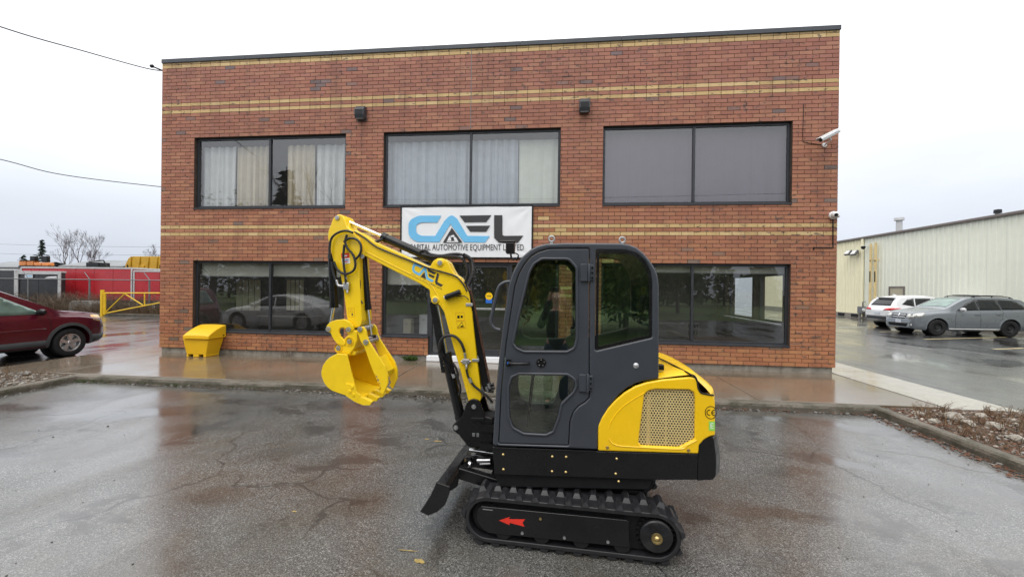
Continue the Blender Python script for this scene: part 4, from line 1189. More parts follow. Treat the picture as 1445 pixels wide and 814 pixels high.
glasspane(inset(win_r, 0.003), YB+0.010, 'window_pane', cab)
plate('window_border', rpoly(inset(WINR, 0.003), WRR, 4), YB+0.004, 0.005, MT['black'], cab, [rpoly(inset(WINR, 0.022), WRR, 4)], bevel=0.0)
# far side of the cab, roof shell, front and rear posts
plate('far_side', cab_o, YB+CW-0.045, 0.045, MT['cab'], ex, [inset(win_r, -0.002), win_u, win_l], bevel=0.012, bres=2)
glasspane(inset(win_r, 0.003), YB+CW-0.02, 'window_pane', cab); glasspane(win_u, YB+CW-0.02, 'window_pane', cab); glasspane(win_l, YB+CW-0.02, 'window_pane', cab)
co = XZ([(152,585),(162,480),(178,345),(199,205),(212,165),(230,130),(250,104),(275,82),(300,69),(330,61),(400,58),(600,59),(630,63),(655,72),(683,94),(706,122),(724,150),(734,178),(738,210),(738,300),(738,420),(738,546)], YB, Z1)
def strip(pts, y0, y1, th, name, mat, par):
    a = [Vector(p) for p in pts]; inn = []
    for i, p in enumerate(a):
        t = (a[min(i+1, len(a)-1)]-a[max(i-1, 0)]).normalized(); nrm = Vector((t.y, -t.x)); inn.append(p+nrm*th)
    vs = []; n = len(a)
    for p in a: vs.append((p.x, y0, p.y))
    for p in a: vs.append((p.x, y1, p.y))
    for p in inn: vs.append((p.x, y0, p.y))
    for p in inn: vs.append((p.x, y1, p.y))
    fs = []
    for i in range(n-1):
        fs += [(i, i+1, n+i+1, n+i), (2*n+i, 3*n+i, 3*n+i+1, 2*n+i+1), (i, 2*n+i, 2*n+i+1, i+1), (n+i, n+i+1, 3*n+i+1, 3*n+i)]
    fs += [(0, n, 3*n, 2*n), (n-1, 3*n-1, 4*n-1, 2*n-1)]
    m = MB(); m.add(vs, fs, True); o = m.build(name, mat, par)
    try: o.data.set_sharp_from_angle(angle=R(35))
    except Exception: pass
    return o
strip([(p[0], p[1]-.004) for p in co[4:19]], YB+0.03, YB+CW-0.03, 0.035, 'roof', MT['cab'], ex)
wsf = [(p[0]+.012, p[1]) for p in co[0:5]]
m = MB(); n_ = len(wsf); m.add([(x, YB+.04, z) for x, z in wsf]+[(x, YB+CW-.04, z) for x, z in wsf], [(i, i+1, n_+i+1, n_+i) for i in range(n_-1)], True); m.build('windscreen', MT['cabglass'], ex)
strip([(p[0]-.012, p[1]) for p in co[18:21]], YB+.04, YB+CW-.04, .004, 'rear_pane', MT['cabglass'], ex)
strip([(p[0]-.004, p[1]) for p in co[20:22]], YB+.03, YB+CW-.03, .03, 'rear_panel', MT['cab'], ex)
fb = XZ([(140,786),(146,690),(152,585)], YB, Z1)
strip([(p[0]+.004, p[1]) for p in fb], YB+.03, YB+CW-.03, .03, 'front_panel', MT['cab'], ex)
zfl = W3((300, 792), YB, Z1).z
x0c, x1c = W3((145, 780), YB, Z1).x, W3((735, 560), YB, Z1).x
m = MB(); m.box((x0c+.03, YB+.05, zfl-.01), (x1c, YB+CW-.05, zfl+.03)); m.build('floor_plate', MT['black_m'], ex)
# seat, consoles and levers inside
sxp = W3((610, 330), YB+.4, Z1)
seat = empty('seat', (sxp.x, YB+.43, zfl+.03)); adopt(seat, ex)
bx_, by_ = sxp.x-.12, YB+.43
m = MB(); m.box((bx_-.20, by_-.20, zfl+.031), (bx_+.20, by_+.20, zfl+.34)); m.build('seat_base', MT['black_m'], seat, bevel=.02)
m = MB(); m.box((bx_-.26, by_-.23, zfl+.341), (bx_+.20, by_+.23, zfl+.46)); m.build('cushion', MT['seat'], seat, bevel=.04)
m = MB(); mt = Matrix.Translation((bx_+.20, by_, zfl+.42)) @ Matrix.Rotation(R(10), 4, 'Y'); m.box((-.07, -.22, 0), (.06, .22, .52), mt); m.build('backrest', MT['seat'], seat, bevel=.045)
m = MB(); m.box((-.05, -.12, .56), (.04, .12, .72), mt); m.build('headrest', MT['seat'], seat, bevel=.04)
for s in (-1, 1):
    m = MB(); yy = by_+s*.29
    m.box((bx_-.25, yy-.055, zfl+.031), (bx_+.12, yy+.055, zfl+.56)); cs = m.build('console', MT['black_m'], ex, bevel=.025)
    m = MB(); m.tube(spline([(bx_-.2, yy, zfl+.555), (bx_-.22, yy, zfl+.66), (bx_-.25, yy, zfl+.74)], 4), [.012]*8+[.012], 8); m.lathe([(.001, -.04), (.024, -.03), (.03, .02), (.02, .06), (.001, .07)], (bx_-.26, yy, zfl+.76), (-.25, 0, 1), 12); m.build('lever', MT['black'], cs)
for dy in (-.07, .07):
    m = MB(); m.tube([(x0c+.22, by_+dy, zfl+.03), (x0c+.26, by_+dy, zfl+.42), (x0c+.30, by_+dy, zfl+.62)], .011, 8); m.build('travel_lever', MT['black'], ex)
# hinges, handle, lock, cab bolt
for (zx, zy) in ((487, 165), (482, 560)):
    p = W3((zx, zy), YB, Z1); m = MB()
    m.box((p.x-.062, YB-.016, p.z-.062), (p.x-.012, YB-.0005, p.z+.062)); m.box((p.x+.008, YB-.014, p.z-.055), (p.x+.034, YB-.0005, p.z+.055))
    m.tube([(p.x-.001, YB-.012, p.z-.066), (p.x-.001, YB-.012, p.z+.066)], .010, 10); h = m.build('hinge', MT['cab'], door, bevel=.004)
    m = MB()
    for dz in (-.036, 0, .036): m.cyl((p.x+.021, YB-.014, p.z+dz), (p.x+.021, YB-.021, p.z+dz), .0075, 8)
    m.build('hinge_bolt', MT['black'], h)
a, b = W3((190, 487), YB, Z1), W3((272, 487), YB, Z1)
m = MB(); m.box((a.x, YB-.010, a.z-.024), (a.x+.035, YB+.002, a.z+.024)); m.tube(spline([(a.x+.02, YB-.02, a.z), (a.x+.06, YB-.035, a.z-.002), (b.x-.03, YB-.035, b.z-.004), (b.x, YB-.012, b.z-.004)], 4), .012, 8); m.build('handle', MT['black'], door)
m = MB(); m.cyl((a.x+.016, YB-.011, a.z), (a.x+.016, YB-.016, a.z), .010, 12); m.build('lock_button', MT['deepblue'], door)
p = W3((315, 487), YB, Z1); m = MB(); m.cyl((p.x, YB-.006, p.z), (p.x, YB+.004, p.z), .036, 24); lk = m.build('vent_cover', MT['black'], door, bevel=.003)
m = MB()
for k in range(5): an = k*1.2566+.3; m.cyl((p.x+.022*math.cos(an), YB-.0065, p.z+.022*math.sin(an)), (p.x+.022*math.cos(an), YB-.010, p.z+.022*math.sin(an)), .004, 8)
m.build('rivet', MT['zinc'], lk)
p = W3((655, 498), YB, Z1); m = MB(); m.lathe([(.001, .012), (.010, .010), (.020, .004), (.020, 0)], (p.x, YB, p.z), (0, -1, 0), 14); m.build('cab_bolt', MT['zinc'], cab)
# grab rail, roof lamp, eye bolts
m = MB(); m.tube(hosep([(203,197),(185,200),(166,212),(155,240),(144,290),(135,332),(137,352),(150,366),(168,371)], YB+.03, Z1, 4), .0135, 10); m.build('grab_rail', MT['cab'], ex)
p = W3((206, 74), YB+.12, Z1)
m = MB(); m.box((p.x-.034, YB+.09, p.z-.05), (p.x+.030, YB+.15, p.z+.035)); m.box((p.x-.085, YB+.085, p.z+.036), (p.x+.035, YB+.155, p.z+.05)); wl = m.build('work_lamp', MT['black'], ex, bevel=.006)
m = MB(); m.box((p.x-.0345-.004, YB+.098, p.z-.04), (p.x-.0345, YB+.142, p.z+.028)); m.build('lens', MT['chrome'], wl)
q = W3((232, 108), YB+.12, Z1); m = MB(); m.tube(spline([(p.x, YB+.12, p.z-.05), (p.x+.01, YB+.12, p.z-.09), (p.x+.05, YB+.11, p.z-.085), (q.x, YB+.1, q.z)], 4), .007, 8); m.tube(spline([(p.x+.02, YB+.1, p.z-.04), (p.x+.06, YB+.1, p.z-.06), (p.x+.05, YB+.1, p.z-.10), (q.x-.01, YB+.09, q.z-.02)], 4), .005, 6); m.build('bracket', MT['black'], wl)
for (zx, zy) in ((352, 44), (606, 48)):
    p = W3((zx, zy), YB+.10, Z1); q = W3((zx, 60), YB+.10, Z1); m = MB()
    c = Vector((p.x, YB+.10, p.z)); n = 18; r1, r0 = .0205, .0072; vs = []; fs = []
    for i in range(n):
        a = 6.2832*i/n
        for k in range(6):
            b = 6.2832*k/6; rr = r1+r0*math.cos(b); vs.append((c.x+rr*math.cos(a)*.95, c.y+r0*math.sin(b), c.z+rr*math.sin(a)))
    for i in range(n):
        for k in range(6): fs.append((i*6+k, i*6+(k+1) % 6, ((i+1) % n)*6+(k+1) % 6, ((i+1) % n)*6+k))
    m.add(vs, fs, True); m.tube([(c.x, c.y, c.z-.026), (c.x, c.y, c.z-.075)], .012, 10); m.lathe([(.001, .012), (.024, .010), (.024, 0)], (c.x, c.y, c.z-.052), (0, 0, 1), 14)
    m.build('eye_bolt', MT['zinc'], ex)

# ---- yellow engine hood
hp = XZ([(597,565),(597,428),(616,385),(648,336),(690,290),(740,248),(800,212),(860,192),(940,177),(1040,168),(1100,163),(1128,168),(1141,188),(1150,232),(1163,250),(1226,257),(1237,300),(1238,480),(1205,488),(1176,505),(1150,535),(1146,581)], YB, Z4)
hp = rpoly(hp, [.01]+[.05]*8+[.04,.04,.03,.03,.02,.02,.02,.02,.015,.02,.03,.02,.01], 3)
gr = rpoly(XZ([(850,258),(872,238),(908,229),(1095,232),(1121,246),(1128,280),(1126,500),(1040,546),(835,537),(818,520),(822,480)], YB, Z4), [.02,.02,.02,.02,.02,.02,.02,.03,.02,.015,.02], 3)
hood = plate('side_panel', hp, YB-0.004, 0.03, MT['yellow'], ex, [gr], bevel=0.011, bres=4, smooth=True)
# perforated mesh: hexagonal web with round holes
def in_poly(x, y, poly):
    c = False; j = len(poly)-1
    for i in range(len(poly)):
        if (poly[i][1] > y) != (poly[j][1] > y) and x < (poly[j][0]-poly[i][0])*(y-poly[i][1])/(poly[j][1]-poly[i][1])+poly[i][0]: c = not c
        j = i
    return c
gx0, gx1 = min(p[0] for p in gr), max(p[0] for p in gr); gz0, gz1 = min(p[1] for p in gr), max(p[1] for p in gr)
pt = 0.0200; V = []; Fc = []
rows = int((gz1-gz0)/(pt*.866))+3; cols = int((gx1-gx0)/pt)+3
gi = inset(gr, -0.016)
for j in range(rows):
    for i in range(cols):
        cx_2, cz_2 = gx0+(i+(.5 if j % 2 else 0))*pt-pt*.5, gz0+j*pt*.866-pt*.5
        if not in_poly(cx_2, cz_2, gi): continue
        n = len(V); Rh = pt/math.sqrt(3)
        for k in range(6): an = R(30+60*k); V.append((cx_2+Rh*math.cos(an), YB+.012, cz_2+Rh*math.sin(an)))
        for k in range(12): an = R(30+30*k); V.append((cx_2+pt*.355*math.cos(an), YB+.012, cz_2+pt*.355*math.sin(an)))
        for k in range(6):
            a, b = n+k, n+(k+1) % 6; c0, c1, c2 = n+6+2*k, n+6+(2*k+1) % 12, n+6+(2*k+2) % 12
            Fc.append((a, c0, c1)); Fc.append((a, c1, b)); Fc.append((b, c1, c2))
me = bpy.data.meshes.new('mesh_grille'); me.from_pydata(V, [], Fc); me.update()
MT['perf'] = mat_plain('zinc_yellow_mesh', (0.72, 0.56, 0.25), 0.45, 0.15, 0.08, 20)
link('mesh_grille', me, MT['perf'], hood)
MT['core'] = mat_plain('radiator_core', (0.17, 0.14, 0.085), 0.6, 0.2, 0.35, 9)
m = MB(); m.add([(gx0-.01, YB+.045, gz0-.01), (gx1+.01, YB+.045, gz0-.01), (gx1+.01, YB+.045, gz1+.01), (gx0-.01, YB+.045, gz1+.01)], [(0, 1, 2, 3)]); m.build('radiator', MT['core'], hood)
gm = (gz0+gz1)/2
m = MB(); m.box((gx0+.06, YB+.025, gz0), (gx0+.085, YB+.04, gz1-.05)); m.box((gx0+.19, YB+.028, gz0), (gx0+.20, YB+.04, gz1)); m.build('duct', MT['perf'], hood)
# pressed ridge round the panel
m = MB(); m.tube(hosep([(655,440),(668,405),(695,365),(740,318),(800,277),(848,250)], YB-.003, Z4, 4), .0045, 6); m.tube(hosep([(655,498),(668,518),(690,532),(730,540),(835,546)], YB-.003, Z4, 4), .005, 6)
m.tube(hosep([(835,546),(1040,556),(1085,535),(1136,508)], YB-.003, Z4, 4), .005, 6); m.build('pressed_ridge', MT['yellow'], hood)
m = MB()
for q in ((648, 547), (1091, 562)):
    p = W3(q, YB-.004, Z4); m.lathe([(.001, .008), (.010, .007), (.013, 0)], (p.x, YB-.004, p.z), (0, -1, 0), 12)
m.build('panel_bolt', MT['brass'], hood)
# hood top: full-width shell, bowed at the back
tp = XZ([(880,560),(880,190),(930,172),(1040,158),(1105,152),(1136,164),(1165,195),(1200,228),(1230,262),(1237,300),(1238,470),(1180,500),(1148,560)], YB, Z4)
tp = rpoly(tp, [0, .02, .03, .05, .05, .04, .05, .05, .03, .03, .02, .02, 0], 3)
xr = max(p[0] for p in tp); xl = W3((930, 200), YB, Z4).x
ny = 14; V = []; Fc = []; n = len(tp)
for j in range(ny+1):
    t = j/ny; y = YB+.014+(BW-.028)*t; e = 1-abs(2*t-1)**2.6
    for (x, z) in tp:
        w = max(0, (x-xl)/(xr-xl))
        V.append((x-.012*(1-min(1, e*4))*w+.085*e*w**2, y, z+.020*min(1, e*3)*(1 if z > tp[0][1]+.2 else 0)))
for j in range(ny):
    for i in range(n): Fc.append((j*n+i, j*n+(i+1) % n, (j+1)*n+(i+1) % n, (j+1)*n+i))
Fc += [[ny*n+i for i in range(n)]]
m = MB(); m.add(V, Fc, True); ht = m.build('engine_hood', MT['yellow'], ex)
try: ht.data.set_sharp_from_angle(angle=R(38))
except Exception: pass
# black rubber seam of the opening lid
m = MB(); sm_ = [(1100,148),(1122,155),(1138,182),(1144,222),(1158,246),(1180,254),(1229,262)]
m.tube(hosep(sm_, YB-.003, Z4, 4), .0065, 6)
pA = W3((1100, 148), YB, Z4)
zt_ = max(p[1] for p in tp)+.019
m.tube(spline([(pA.x, YB-.003, pA.z+.002), (pA.x-.01, YB+.05, zt_-.006), (pA.x-.05, YB+.35, zt_+.003), (pA.x-.09, YB+.70, zt_+.003)], 5), .006, 6); m.build('lid_seal', MT['black_m'], ht)
p = W3((940, 122), YB+.12, Z4); m = MB(); m.box((p.x-.03, YB+.10, zt_-.01), (p.x+.02, YB+.15, zt_+.03)); m.build('lid_latch', MT['black'], ht, bevel=.006)
# CE mark and sticker
c = W3((1212, 355), YB, Z4); m = MB(); n = 40; V = []; Fc = []
for i in range(n):
    a = 6.2832*i/n
    V += [(c.x+.040*math.cos(a), YB-.0055, c.z+.046*math.sin(a)), (c.x+.035*math.cos(a), YB-.0055, c.z+.041*math.sin(a))]
for i in range(n): Fc.append((2*i, 2*i+1, 2*((i+1) % n)+1, 2*((i+1) % n)))
m.add(V, Fc)
def arc(cx__, cz__, r0, r1, a0, a1, k=14):
    V = []; F = []
    for i in range(k+1):
        a = R(a0+(a1-a0)*i/k); V += [(cx__+r0*math.cos(a), YB-.0056, cz__+r0*math.sin(a)), (cx__+r1*math.cos(a), YB-.0056, cz__+r1*math.sin(a))]
    for i in range(k): F.append((2*i, 2*i+1, 2*i+3, 2*i+2))
    m.add(V, F)
arc(c.x-.008, c.z, .015, .021, 80, 280); arc(c.x+.024, c.z, .015, .021, 80, 280)
m.box((c.x+.008, YB-.0058, c.z-.003), (c.x+.022, YB-.0054, c.z+.003)); m.build('approval_mark', MT['black'], hood)
a, b = W3((1202, 402), YB, Z4), W3((1234, 455), YB, Z4)
m = MB(); m.box((a.x, YB-.0055, b.z), (b.x, YB-.0042, a.z)); gs = m.build('sticker', MT['green'], hood)
me = text_mesh('E', .055)
for v in me.vertices: v.co = ((a.x+b.x)/2+v.co.x, YB-.006, (a.z+b.z)/2+v.co.y)
link('sticker_letter', me, MT['white'], gs)

# ---- counterweight, skirt and upper frame
cw = XZ([(1146,583),(1150,534),(1176,506),(1205,495),(1240,492),(1247,530),(1256,590),(1258,640),(1255,704),(1236,722),(1140,726)], YB, Z4); cw = rpoly(cw, [0,.015,.02,.02,.015,.03,.03,.03,.02,.02,0], 3)
V = []; Fc = []; n = len(cw); xm_ = min(p[0] for p in cw); xM_ = max(p[0] for p in cw)
for j in range(ny+1):
    t = j/ny; e = 1-abs(2*t-1)**2.6
    for (x, z) in cw:
        w = (x-xm_)/(xM_-xm_); V.append((x-.02*(1-min(1, e*5))*w+.10*e*w, YB-.004+(BW+.008)*t, z))
for j in range(ny):
    for i in range(n): Fc.append((j*n+i, j*n+(i+1) % n, (j+1)*n+(i+1) % n, (j+1)*n+i))
Fc += [list(range(n))[::-1], [ny*n+i for i in range(n)]]
m = MB(); m.add(V, Fc, True); o = m.build('counterweight', MT['black'], ex)
try: o.data.set_sharp_from_angle(angle=R(38))
except Exception: pass
sk_ = XZ([(20,547),(585,568),(1144,584),(1139,724),(905,724),(30,694)], YB, Z4)
sk = plate('skirt', sk_, YB-.002, .03, MT['black'], ex, bevel=.005)
plate('skirt_lip', XZ([(22,545),(585,566),(586,572),(22,552)], YB, Z4), YB-.006, .02, MT['black'], sk, bevel=.001)
for q in ((78,585),(346,596),(422,598),(698,608),(79,666),(345,677),(420,681),(693,690),(709,732)):
    m = MB(); p = W3(q, YB, Z4); m.lathe([(.001, .009), (.007, .008), (.011, .001), (.011, 0)], (p.x, YB-.002, p.z), (0, -1, 0), 10); m.build('skirt_bolt', MT['brass'], sk)
fr_ = XZ([(25,560),(1140,590),(1138,722),(905,726),(896,755),(880,792),(60,775),(30,712)], YB, Z4)
m = MB(); m.prism(fr_, yframe, YB+.03, YB+BW-.02); m.build('upper_frame', MT['black_m'], ex, bevel=.01)

# ---- undercarriage (turned a little against the body)
TA = R(3.4)
td = Vector((math.cos(TA), -math.sin(TA), 0)); tn = Vector((math.sin(TA), math.cos(TA), 0))
T0 = onz(803, 784, 0)
def ontrack(p, off=0.0, z=Z2):
    q = z(p); d = ray(*q); o = T0+tn*off; t = (o-CAM).dot(tn)/d.dot(tn); v = CAM+d*t; return ((v-T0).dot(td), v.z)
def tframe(x, z, d): return T0+td*x+tn*d+Vector((0, 0, z))
LUG = 0.030
RT = 0.162
sl_ = ontrack((238, 545))[0]+RT; sr_ = ontrack((1200, 610))[0]-RT
TW = 0.235; GA = 0.92                       # belt width, far track offset
zc = RT+LUG-.004
def belt_path(r, n=22):
    pts = []
    for i in range(n+1): a = R(90+180*i/n); pts.append((sl_+r*math.cos(a), zc+r*math.sin(a)))
    for i in range(n+1): a = R(-90+180*i/n); pts.append((sr_+r*math.cos(a), zc+r*math.sin(a)))
    return pts
def along(r, s):
    L = sr_-sl_; per = 2*L+2*math.pi*r; s %= per
    if s < L: return (sl_+s, zc+r, 0, 1)
    s -= L
    if s < math.pi*r: a = math.pi/2-s/r; return (sr_+r*math.cos(a), zc+r*math.sin(a), math.cos(a), math.sin(a))
    s -= math.pi*r
    if s < L: return (sr_-s, zc-r, 0, -1)
    s -= L; a = -math.pi/2-s/r; return (sl_+r*math.cos(a), zc+r*math.sin(a), math.cos(a), math.sin(a))
tlab = ['near', 'far']
def make_track(off, face):
    bp = belt_path(RT); bi = belt_path(RT-.030)
    me = plate_mesh('track_belt', bp, [bi], TW, .006, 2)
    for v in me.vertices:
        x, z, l = v.co; v.co = tframe(x, z, off+TW/2-l)
    me.update(); tk = link('rubber_track', me, MT['rubber'], ex)
    # lugs: staggered half-width blocks, mesh shared
    lm = MB(); w, ln, h = TW*.60, .060, LUG
    lm.add([(-ln/2, -w/2, 0), (ln/2, -w/2, 0), (ln/2, w/2, 0), (-ln/2, w/2, 0), (-ln*.20, -w/2+.010, h), (ln*.20, -w/2+.010, h), (ln*.26, w/2-.02, h), (-ln*.26, w/2-.02, h)],
           [(0, 3, 2, 1), (4, 5, 6, 7), (0, 1, 5, 4), (1, 2, 6, 5), (2, 3, 7, 6), (3, 0, 4, 7)])
    lme = lm.mesh('lug'); lme.materials.append(MT['rubber'])
    per = 2*(sr_-sl_)+2*math.pi*RT; n = int(per/.112); pit = per/n
    for k in range(n):
        for hlf in (0, 1):
            x, z, nx, nz = along(RT, k*pit+(pit/2 if hlf else 0))
            N = Vector(td*nx+Vector((0, 0, nz))); Tn = Vector(td*nz-Vector((0, 0, nx))); Bn = tn if hlf == 0 else -tn
            # near half faces out, far half mirrored
            yv = Bn; xv = yv.cross(N)
            Mx = Matrix((xv, yv, N)).transposed().to_4x4()
            c = tframe(x, z, off+(TW*.27 if hlf == 0 else TW*.73)); Mx.translation = c-N*.002
            o = bpy.data.objects.new('lug', lme); COL.objects.link(o); o.parent = tk
            o.matrix_parent_inverse = wm(tk).inverted(); o.matrix_basis = Mx
    return tk
tk = make_track(0.0, 1); tk['label'] = 'rubber track on the side nearest the camera'
tk2 = make_track(GA-0.0, -1); tk2['label'] = 'rubber track on the far side'
def tplate(name, pts, off, th, mat, par, bevel=.004, holes=(), raw=False):
    p = pts if raw else [ontrack(q, off) for q in pts]
    return plate(name, p, off, th, mat, par, holes, bevel, tframe)
# dark side frame that closes the belt, idler, sprocket and cover plate
for off, fl in ((0.0, 1), (GA, -1)):
    ins = .05 if fl > 0 else TW-.06
    bi = belt_path(RT-.045)
    tplate('track_frame', bi, off+ins, .012, MT['black_m'], ex, .003, raw=True)
cv = rpoly([ontrack(q, -.004) for q in ((312,484),(600,512),(955,546),(966,552),(968,664),(950,664),(345,602),(318,585),(290,545),(296,500))], [.005,.1,.01,.008,.008,.01,.01,.03,.05,.03], 3)
cover = plate('track_cover', cv, -.004, .03, MT['black'], ex, (), .004, tframe)
m = MB()
for q in ((493, 602), (680, 622), (873, 641)):
    x, z = ontrack(q, -.006); m.tube([tframe(x, z, -.004), tframe(x, z, -.011)], .0105, 10)
m.build('cover_bolt', MT['zinc'], cover)
m = MB(); x, z = ontrack((574, 536), -.006); m.tube([tframe(x, z, -.004), tframe(x, z, -.008)], .018, 4); nb = m.build('grease_recess', MT['black_m'], cover)
m = MB(); m.tube([tframe(x, z, -.006), tframe(x, z, -.020)], .0085, 10); m.build('grease_valve', MT['brass'], cover)
ar = [ontrack(q, -.0045) for q in ((390,546),(438,530),(434,540),(506,541),(494,555),(503,573),(436,556),(437,566))]
plate('direction_arrow', ar, -.0055, .0012, MT['red'], cover, (), 0.0, tframe)
m = MB(); a = [ontrack(q, -.005) for q in ((318, 494), (362, 499), (362, 503), (318, 498))]; m.add([tframe(x, z, -.0048) for x, z in a], [(0, 1, 2, 3)]); m.build('maker_print', MT['zinc'], cover)
# idler on the left, sprocket and travel motor on the right
m = MB(); m.lathe([(.001, .0), (.118, .0), (.122, .02), (.10, .03), (.10, .06), (.001, .06)], tframe(sl_, zc, .10), -tn, 32); m.build('idler', MT['black_m'], ex)
sp = ontrack((1088, 621), -.01); sc0 = tframe(sp[0], sp[1], 0)
m = MB(); nt_ = 22; V = []; Fc = []
ring = []
for i in range(nt_*4):
    a = 6.2832*i/(nt_*4); r_ = (.128, .128, .108, .108)[i % 4]; ring.append((sp[0]+r_*math.cos(a), sp[1]+r_*math.sin(a)))
m.prism(ring, tframe, .03, .06); spk = m.build('sprocket', MT['black_m'], ex)
m = MB(); m.lathe([(.001, .028), (.050, .028), (.056, .024), (.098, .020), (.108, .012), (.110, 0), (.110, -.05), (.001, -.05)], sc0+tn*.005, -tn, 36); m.build('hub_cap', MT['black'], spk)
m = MB(); m.lathe([(.020, .036), (.026, .040), (.035, .040), (.037, .030), (.037, .02), (.020, .02)], sc0+tn*.005, -tn, 28); m.build('hub_ring', MT['gold'], spk)
m = MB(); m.lathe([(.001, .046), (.010, .046), (.014, .038), (.022, .034), (.022, .02), (.001, .02)], sc0+tn*.005, -tn, 6); m.build('hub_nut', MT['brass'], spk)
# bottom rollers half seen between cover and belt
for k in range(4):
    x = sl_+.12+k*(sr_-sl_-.34)/3; m = MB(); m.lathe([(.001, 0), (.055, 0), (.055, .05), (.001, .05)], tframe(x, zc-.075, .055), -tn, 18); m.build('roller', MT['black_m'], ex)
# cross frame and slew ring
xm2 = (sl_+sr_)/2
m = MB()
fr2 = lambda u, v, w: tframe(u, w, v)
vs = [fr2(u, v, w) for w in (.16, .30) for u, v in ((xm2-.45, TW+.01), (xm2+.40, TW+.01), (xm2+.40, GA-.01), (xm2-.45, GA-.01))]
m.add(vs, [(3, 2, 1, 0), (4, 5, 6, 7), (0, 1, 5, 4), (1, 2, 6, 5), (2, 3, 7, 6), (3, 0, 4, 7)]); m.build('cross_frame', MT['black_m'], ex)
zt2 = min(p[1] for p in fr_)
m = MB(); cc = tframe(xm2, 0, (GA+TW)/2); m.lathe([(.001, .30), (.30, .30), (.30, zt2+.05), (.001, zt2+.05)], (cc.x, cc.y, 0), (0, 0, 1), 32); m.build('slew_ring', MT['black_m'], ex)
# ---- dozer blade
bl = [ontrack(q, .0) for q in ((38,508),(60,478),(86,434),(104,398),(110,378),(172,398),(168,430),(150,479),(118,508),(76,526))]
bl = rpoly(bl, [.004,.05,.05,.05,.006,.006,.05,.03,.03,.006], 3)
me_ = plate('blade', bl, 0.0, .02, MT['black'], ex, (), .004, tframe)
bl2 = [ontrack(q, .0) for q in ((42,508),(64,480),(92,436),(108,400),(113,380),(150,392),(140,440),(112,480),(78,522))]
me2 = plate('moldboard', bl2, .02, GA+TW-.04, MT['black'], me_, (), .006, tframe)
plate('blade_end', bl, GA+TW-.02, .02, MT['black'], me_, (), .004, tframe)
for off in (TW+.05, GA-.12):
    a_, b_ = ontrack((160, 420), 0), (sl_+.10, zc+.02)
    pl = [(a_[0], a_[1]+.05), (b_[0], b_[1]+.12), (b_[0], b_[1]+.03), (a_[0], a_[1]-.04)]
    o = plate('blade_arm', pl, off, .07, MT['black'], ex, (), .008, tframe)
ca = ontrack((160, 400), 0); ym = (GA+TW)/2
pA_ = tframe(ca[0]+.01, ca[1]+.05, ym); pB_ = tframe(sl_+.28, zc+.22, ym)
m = MB(); m.tube([pA_.lerp(pB_, .4), pB_], .036, 14); bc = m.build('blade_cylinder', MT['black'], ex)
m = MB(); m.tube([pA_, pA_.lerp(pB_, .42)], .018, 12); m.build('rod', MT['chrome'], bc)

ZB7 = zoom(579, 564, 4.787)
YL = YC0-.10
plate('blade_lug', rpoly(XZ([(330,400),(440,372),(562,388),(562,476),(430,456),(340,478)], YL, ZB7), .01, 2), YL, .05, MT['black'], ex, bevel=.005)
plate('blade_bracket', rpoly(XZ([(250,606),(290,520),(345,440),(395,395),(420,372),(400,430),(330,500),(318,585),(268,616)], YL-.03, ZB7), .01, 2), YL-.03, .025, MT['black'], ex, bevel=.004)
q = W3((404, 432), YL-.04, ZB7); m = MB(); m.lathe([(.001, -.026), (.019, -.018), (.026, 0), (.019, .018), (.001, .026)], q, (0, -1, 0), 16); m.build('ball_joint', MT['chrome'], ex)
q = W3((372, 408), YL-.04, ZB7); m = MB(); m.cyl((q.x, YL-.045, q.z), (q.x, YL-.03, q.z), .008, 8); m.build('grease_nipple', MT['brass'], ex)
for zy, hh_ in ((410, .018), (432, .009)):
    a, b = W3((452 if hh_ > .01 else 470, zy), YL-.02, ZB7), W3((540, zy-2), YL-.02, ZB7); m = MB(); m.tube([a, b], hh_, 12); m.build('lock_pin', MT['zinc'], ex)

# ---- swing post and boom
YN = YC0 - 0.075
kp = [(245,30),(258,14),(275,9),(296,14),(308,30),(318,62),(326,88),(362,98),(362,200),(330,215),(300,224),(255,222),(215,172),(186,146),(184,126),(198,112),(226,86)]
for nm, yy, tt in (('swing_post', YN-.045, .03), ('swing_cheek', YC0+.09, .03)):
    o = plate(nm, rpoly(XZ(kp, YN-.045, Z2), [.02]*17, 3), yy, tt, MT['black'], ex, bevel=.005)
    if nm == 'swing_post': post = o
m = MB(); m.prism(XZ([(270,90),(362,98),(362,200),(300,222),(262,215),(250,150)], YN-.045, Z2), yframe, YN-.014, YC0+.089); m.build('swing_web', MT['black_m'], post)
a, b = W3((330, 100), YC0, Z2), W3((330, 205), YC0, Z2)
m = MB(); m.tube([(a.x, YC0, a.z+.02), (b.x, YC0, b.z-.03)], .05, 18); m.box((a.x-.02, YC0-.16, b.z-.0), (a.x+.22, YC0+.16, b.z+.05)); m.box((a.x-.02, YC0-.16, a.z-.05), (a.x+.22, YC0+.16, a.z)); m.build('swing_bearing', MT['black'], ex)
def pins(pts, Y, z, r, par, name='pin', mat=None, nut=True):
    for q in pts:
        p = W3(q, Y, z); m = MB(); m.lathe([(.001, .010), (r*.93, .010), (r, .006), (r, -.002), (.001, -.002)], (p.x, Y, p.z), (0, -1, 0), 18); m.build(name, mat or MT['zinc'], par)
        if nut: m = MB(); m.lathe([(.001, .016), (r*.42, .016), (r*.45, .0102), (.001, .0102)], (p.x, Y, p.z), (0, -1, 0), 6); m.build('pin_bolt', MT['zinc'], par)
pins([(279, 42), (199, 135)], YN-.045, Z2, .020, post)

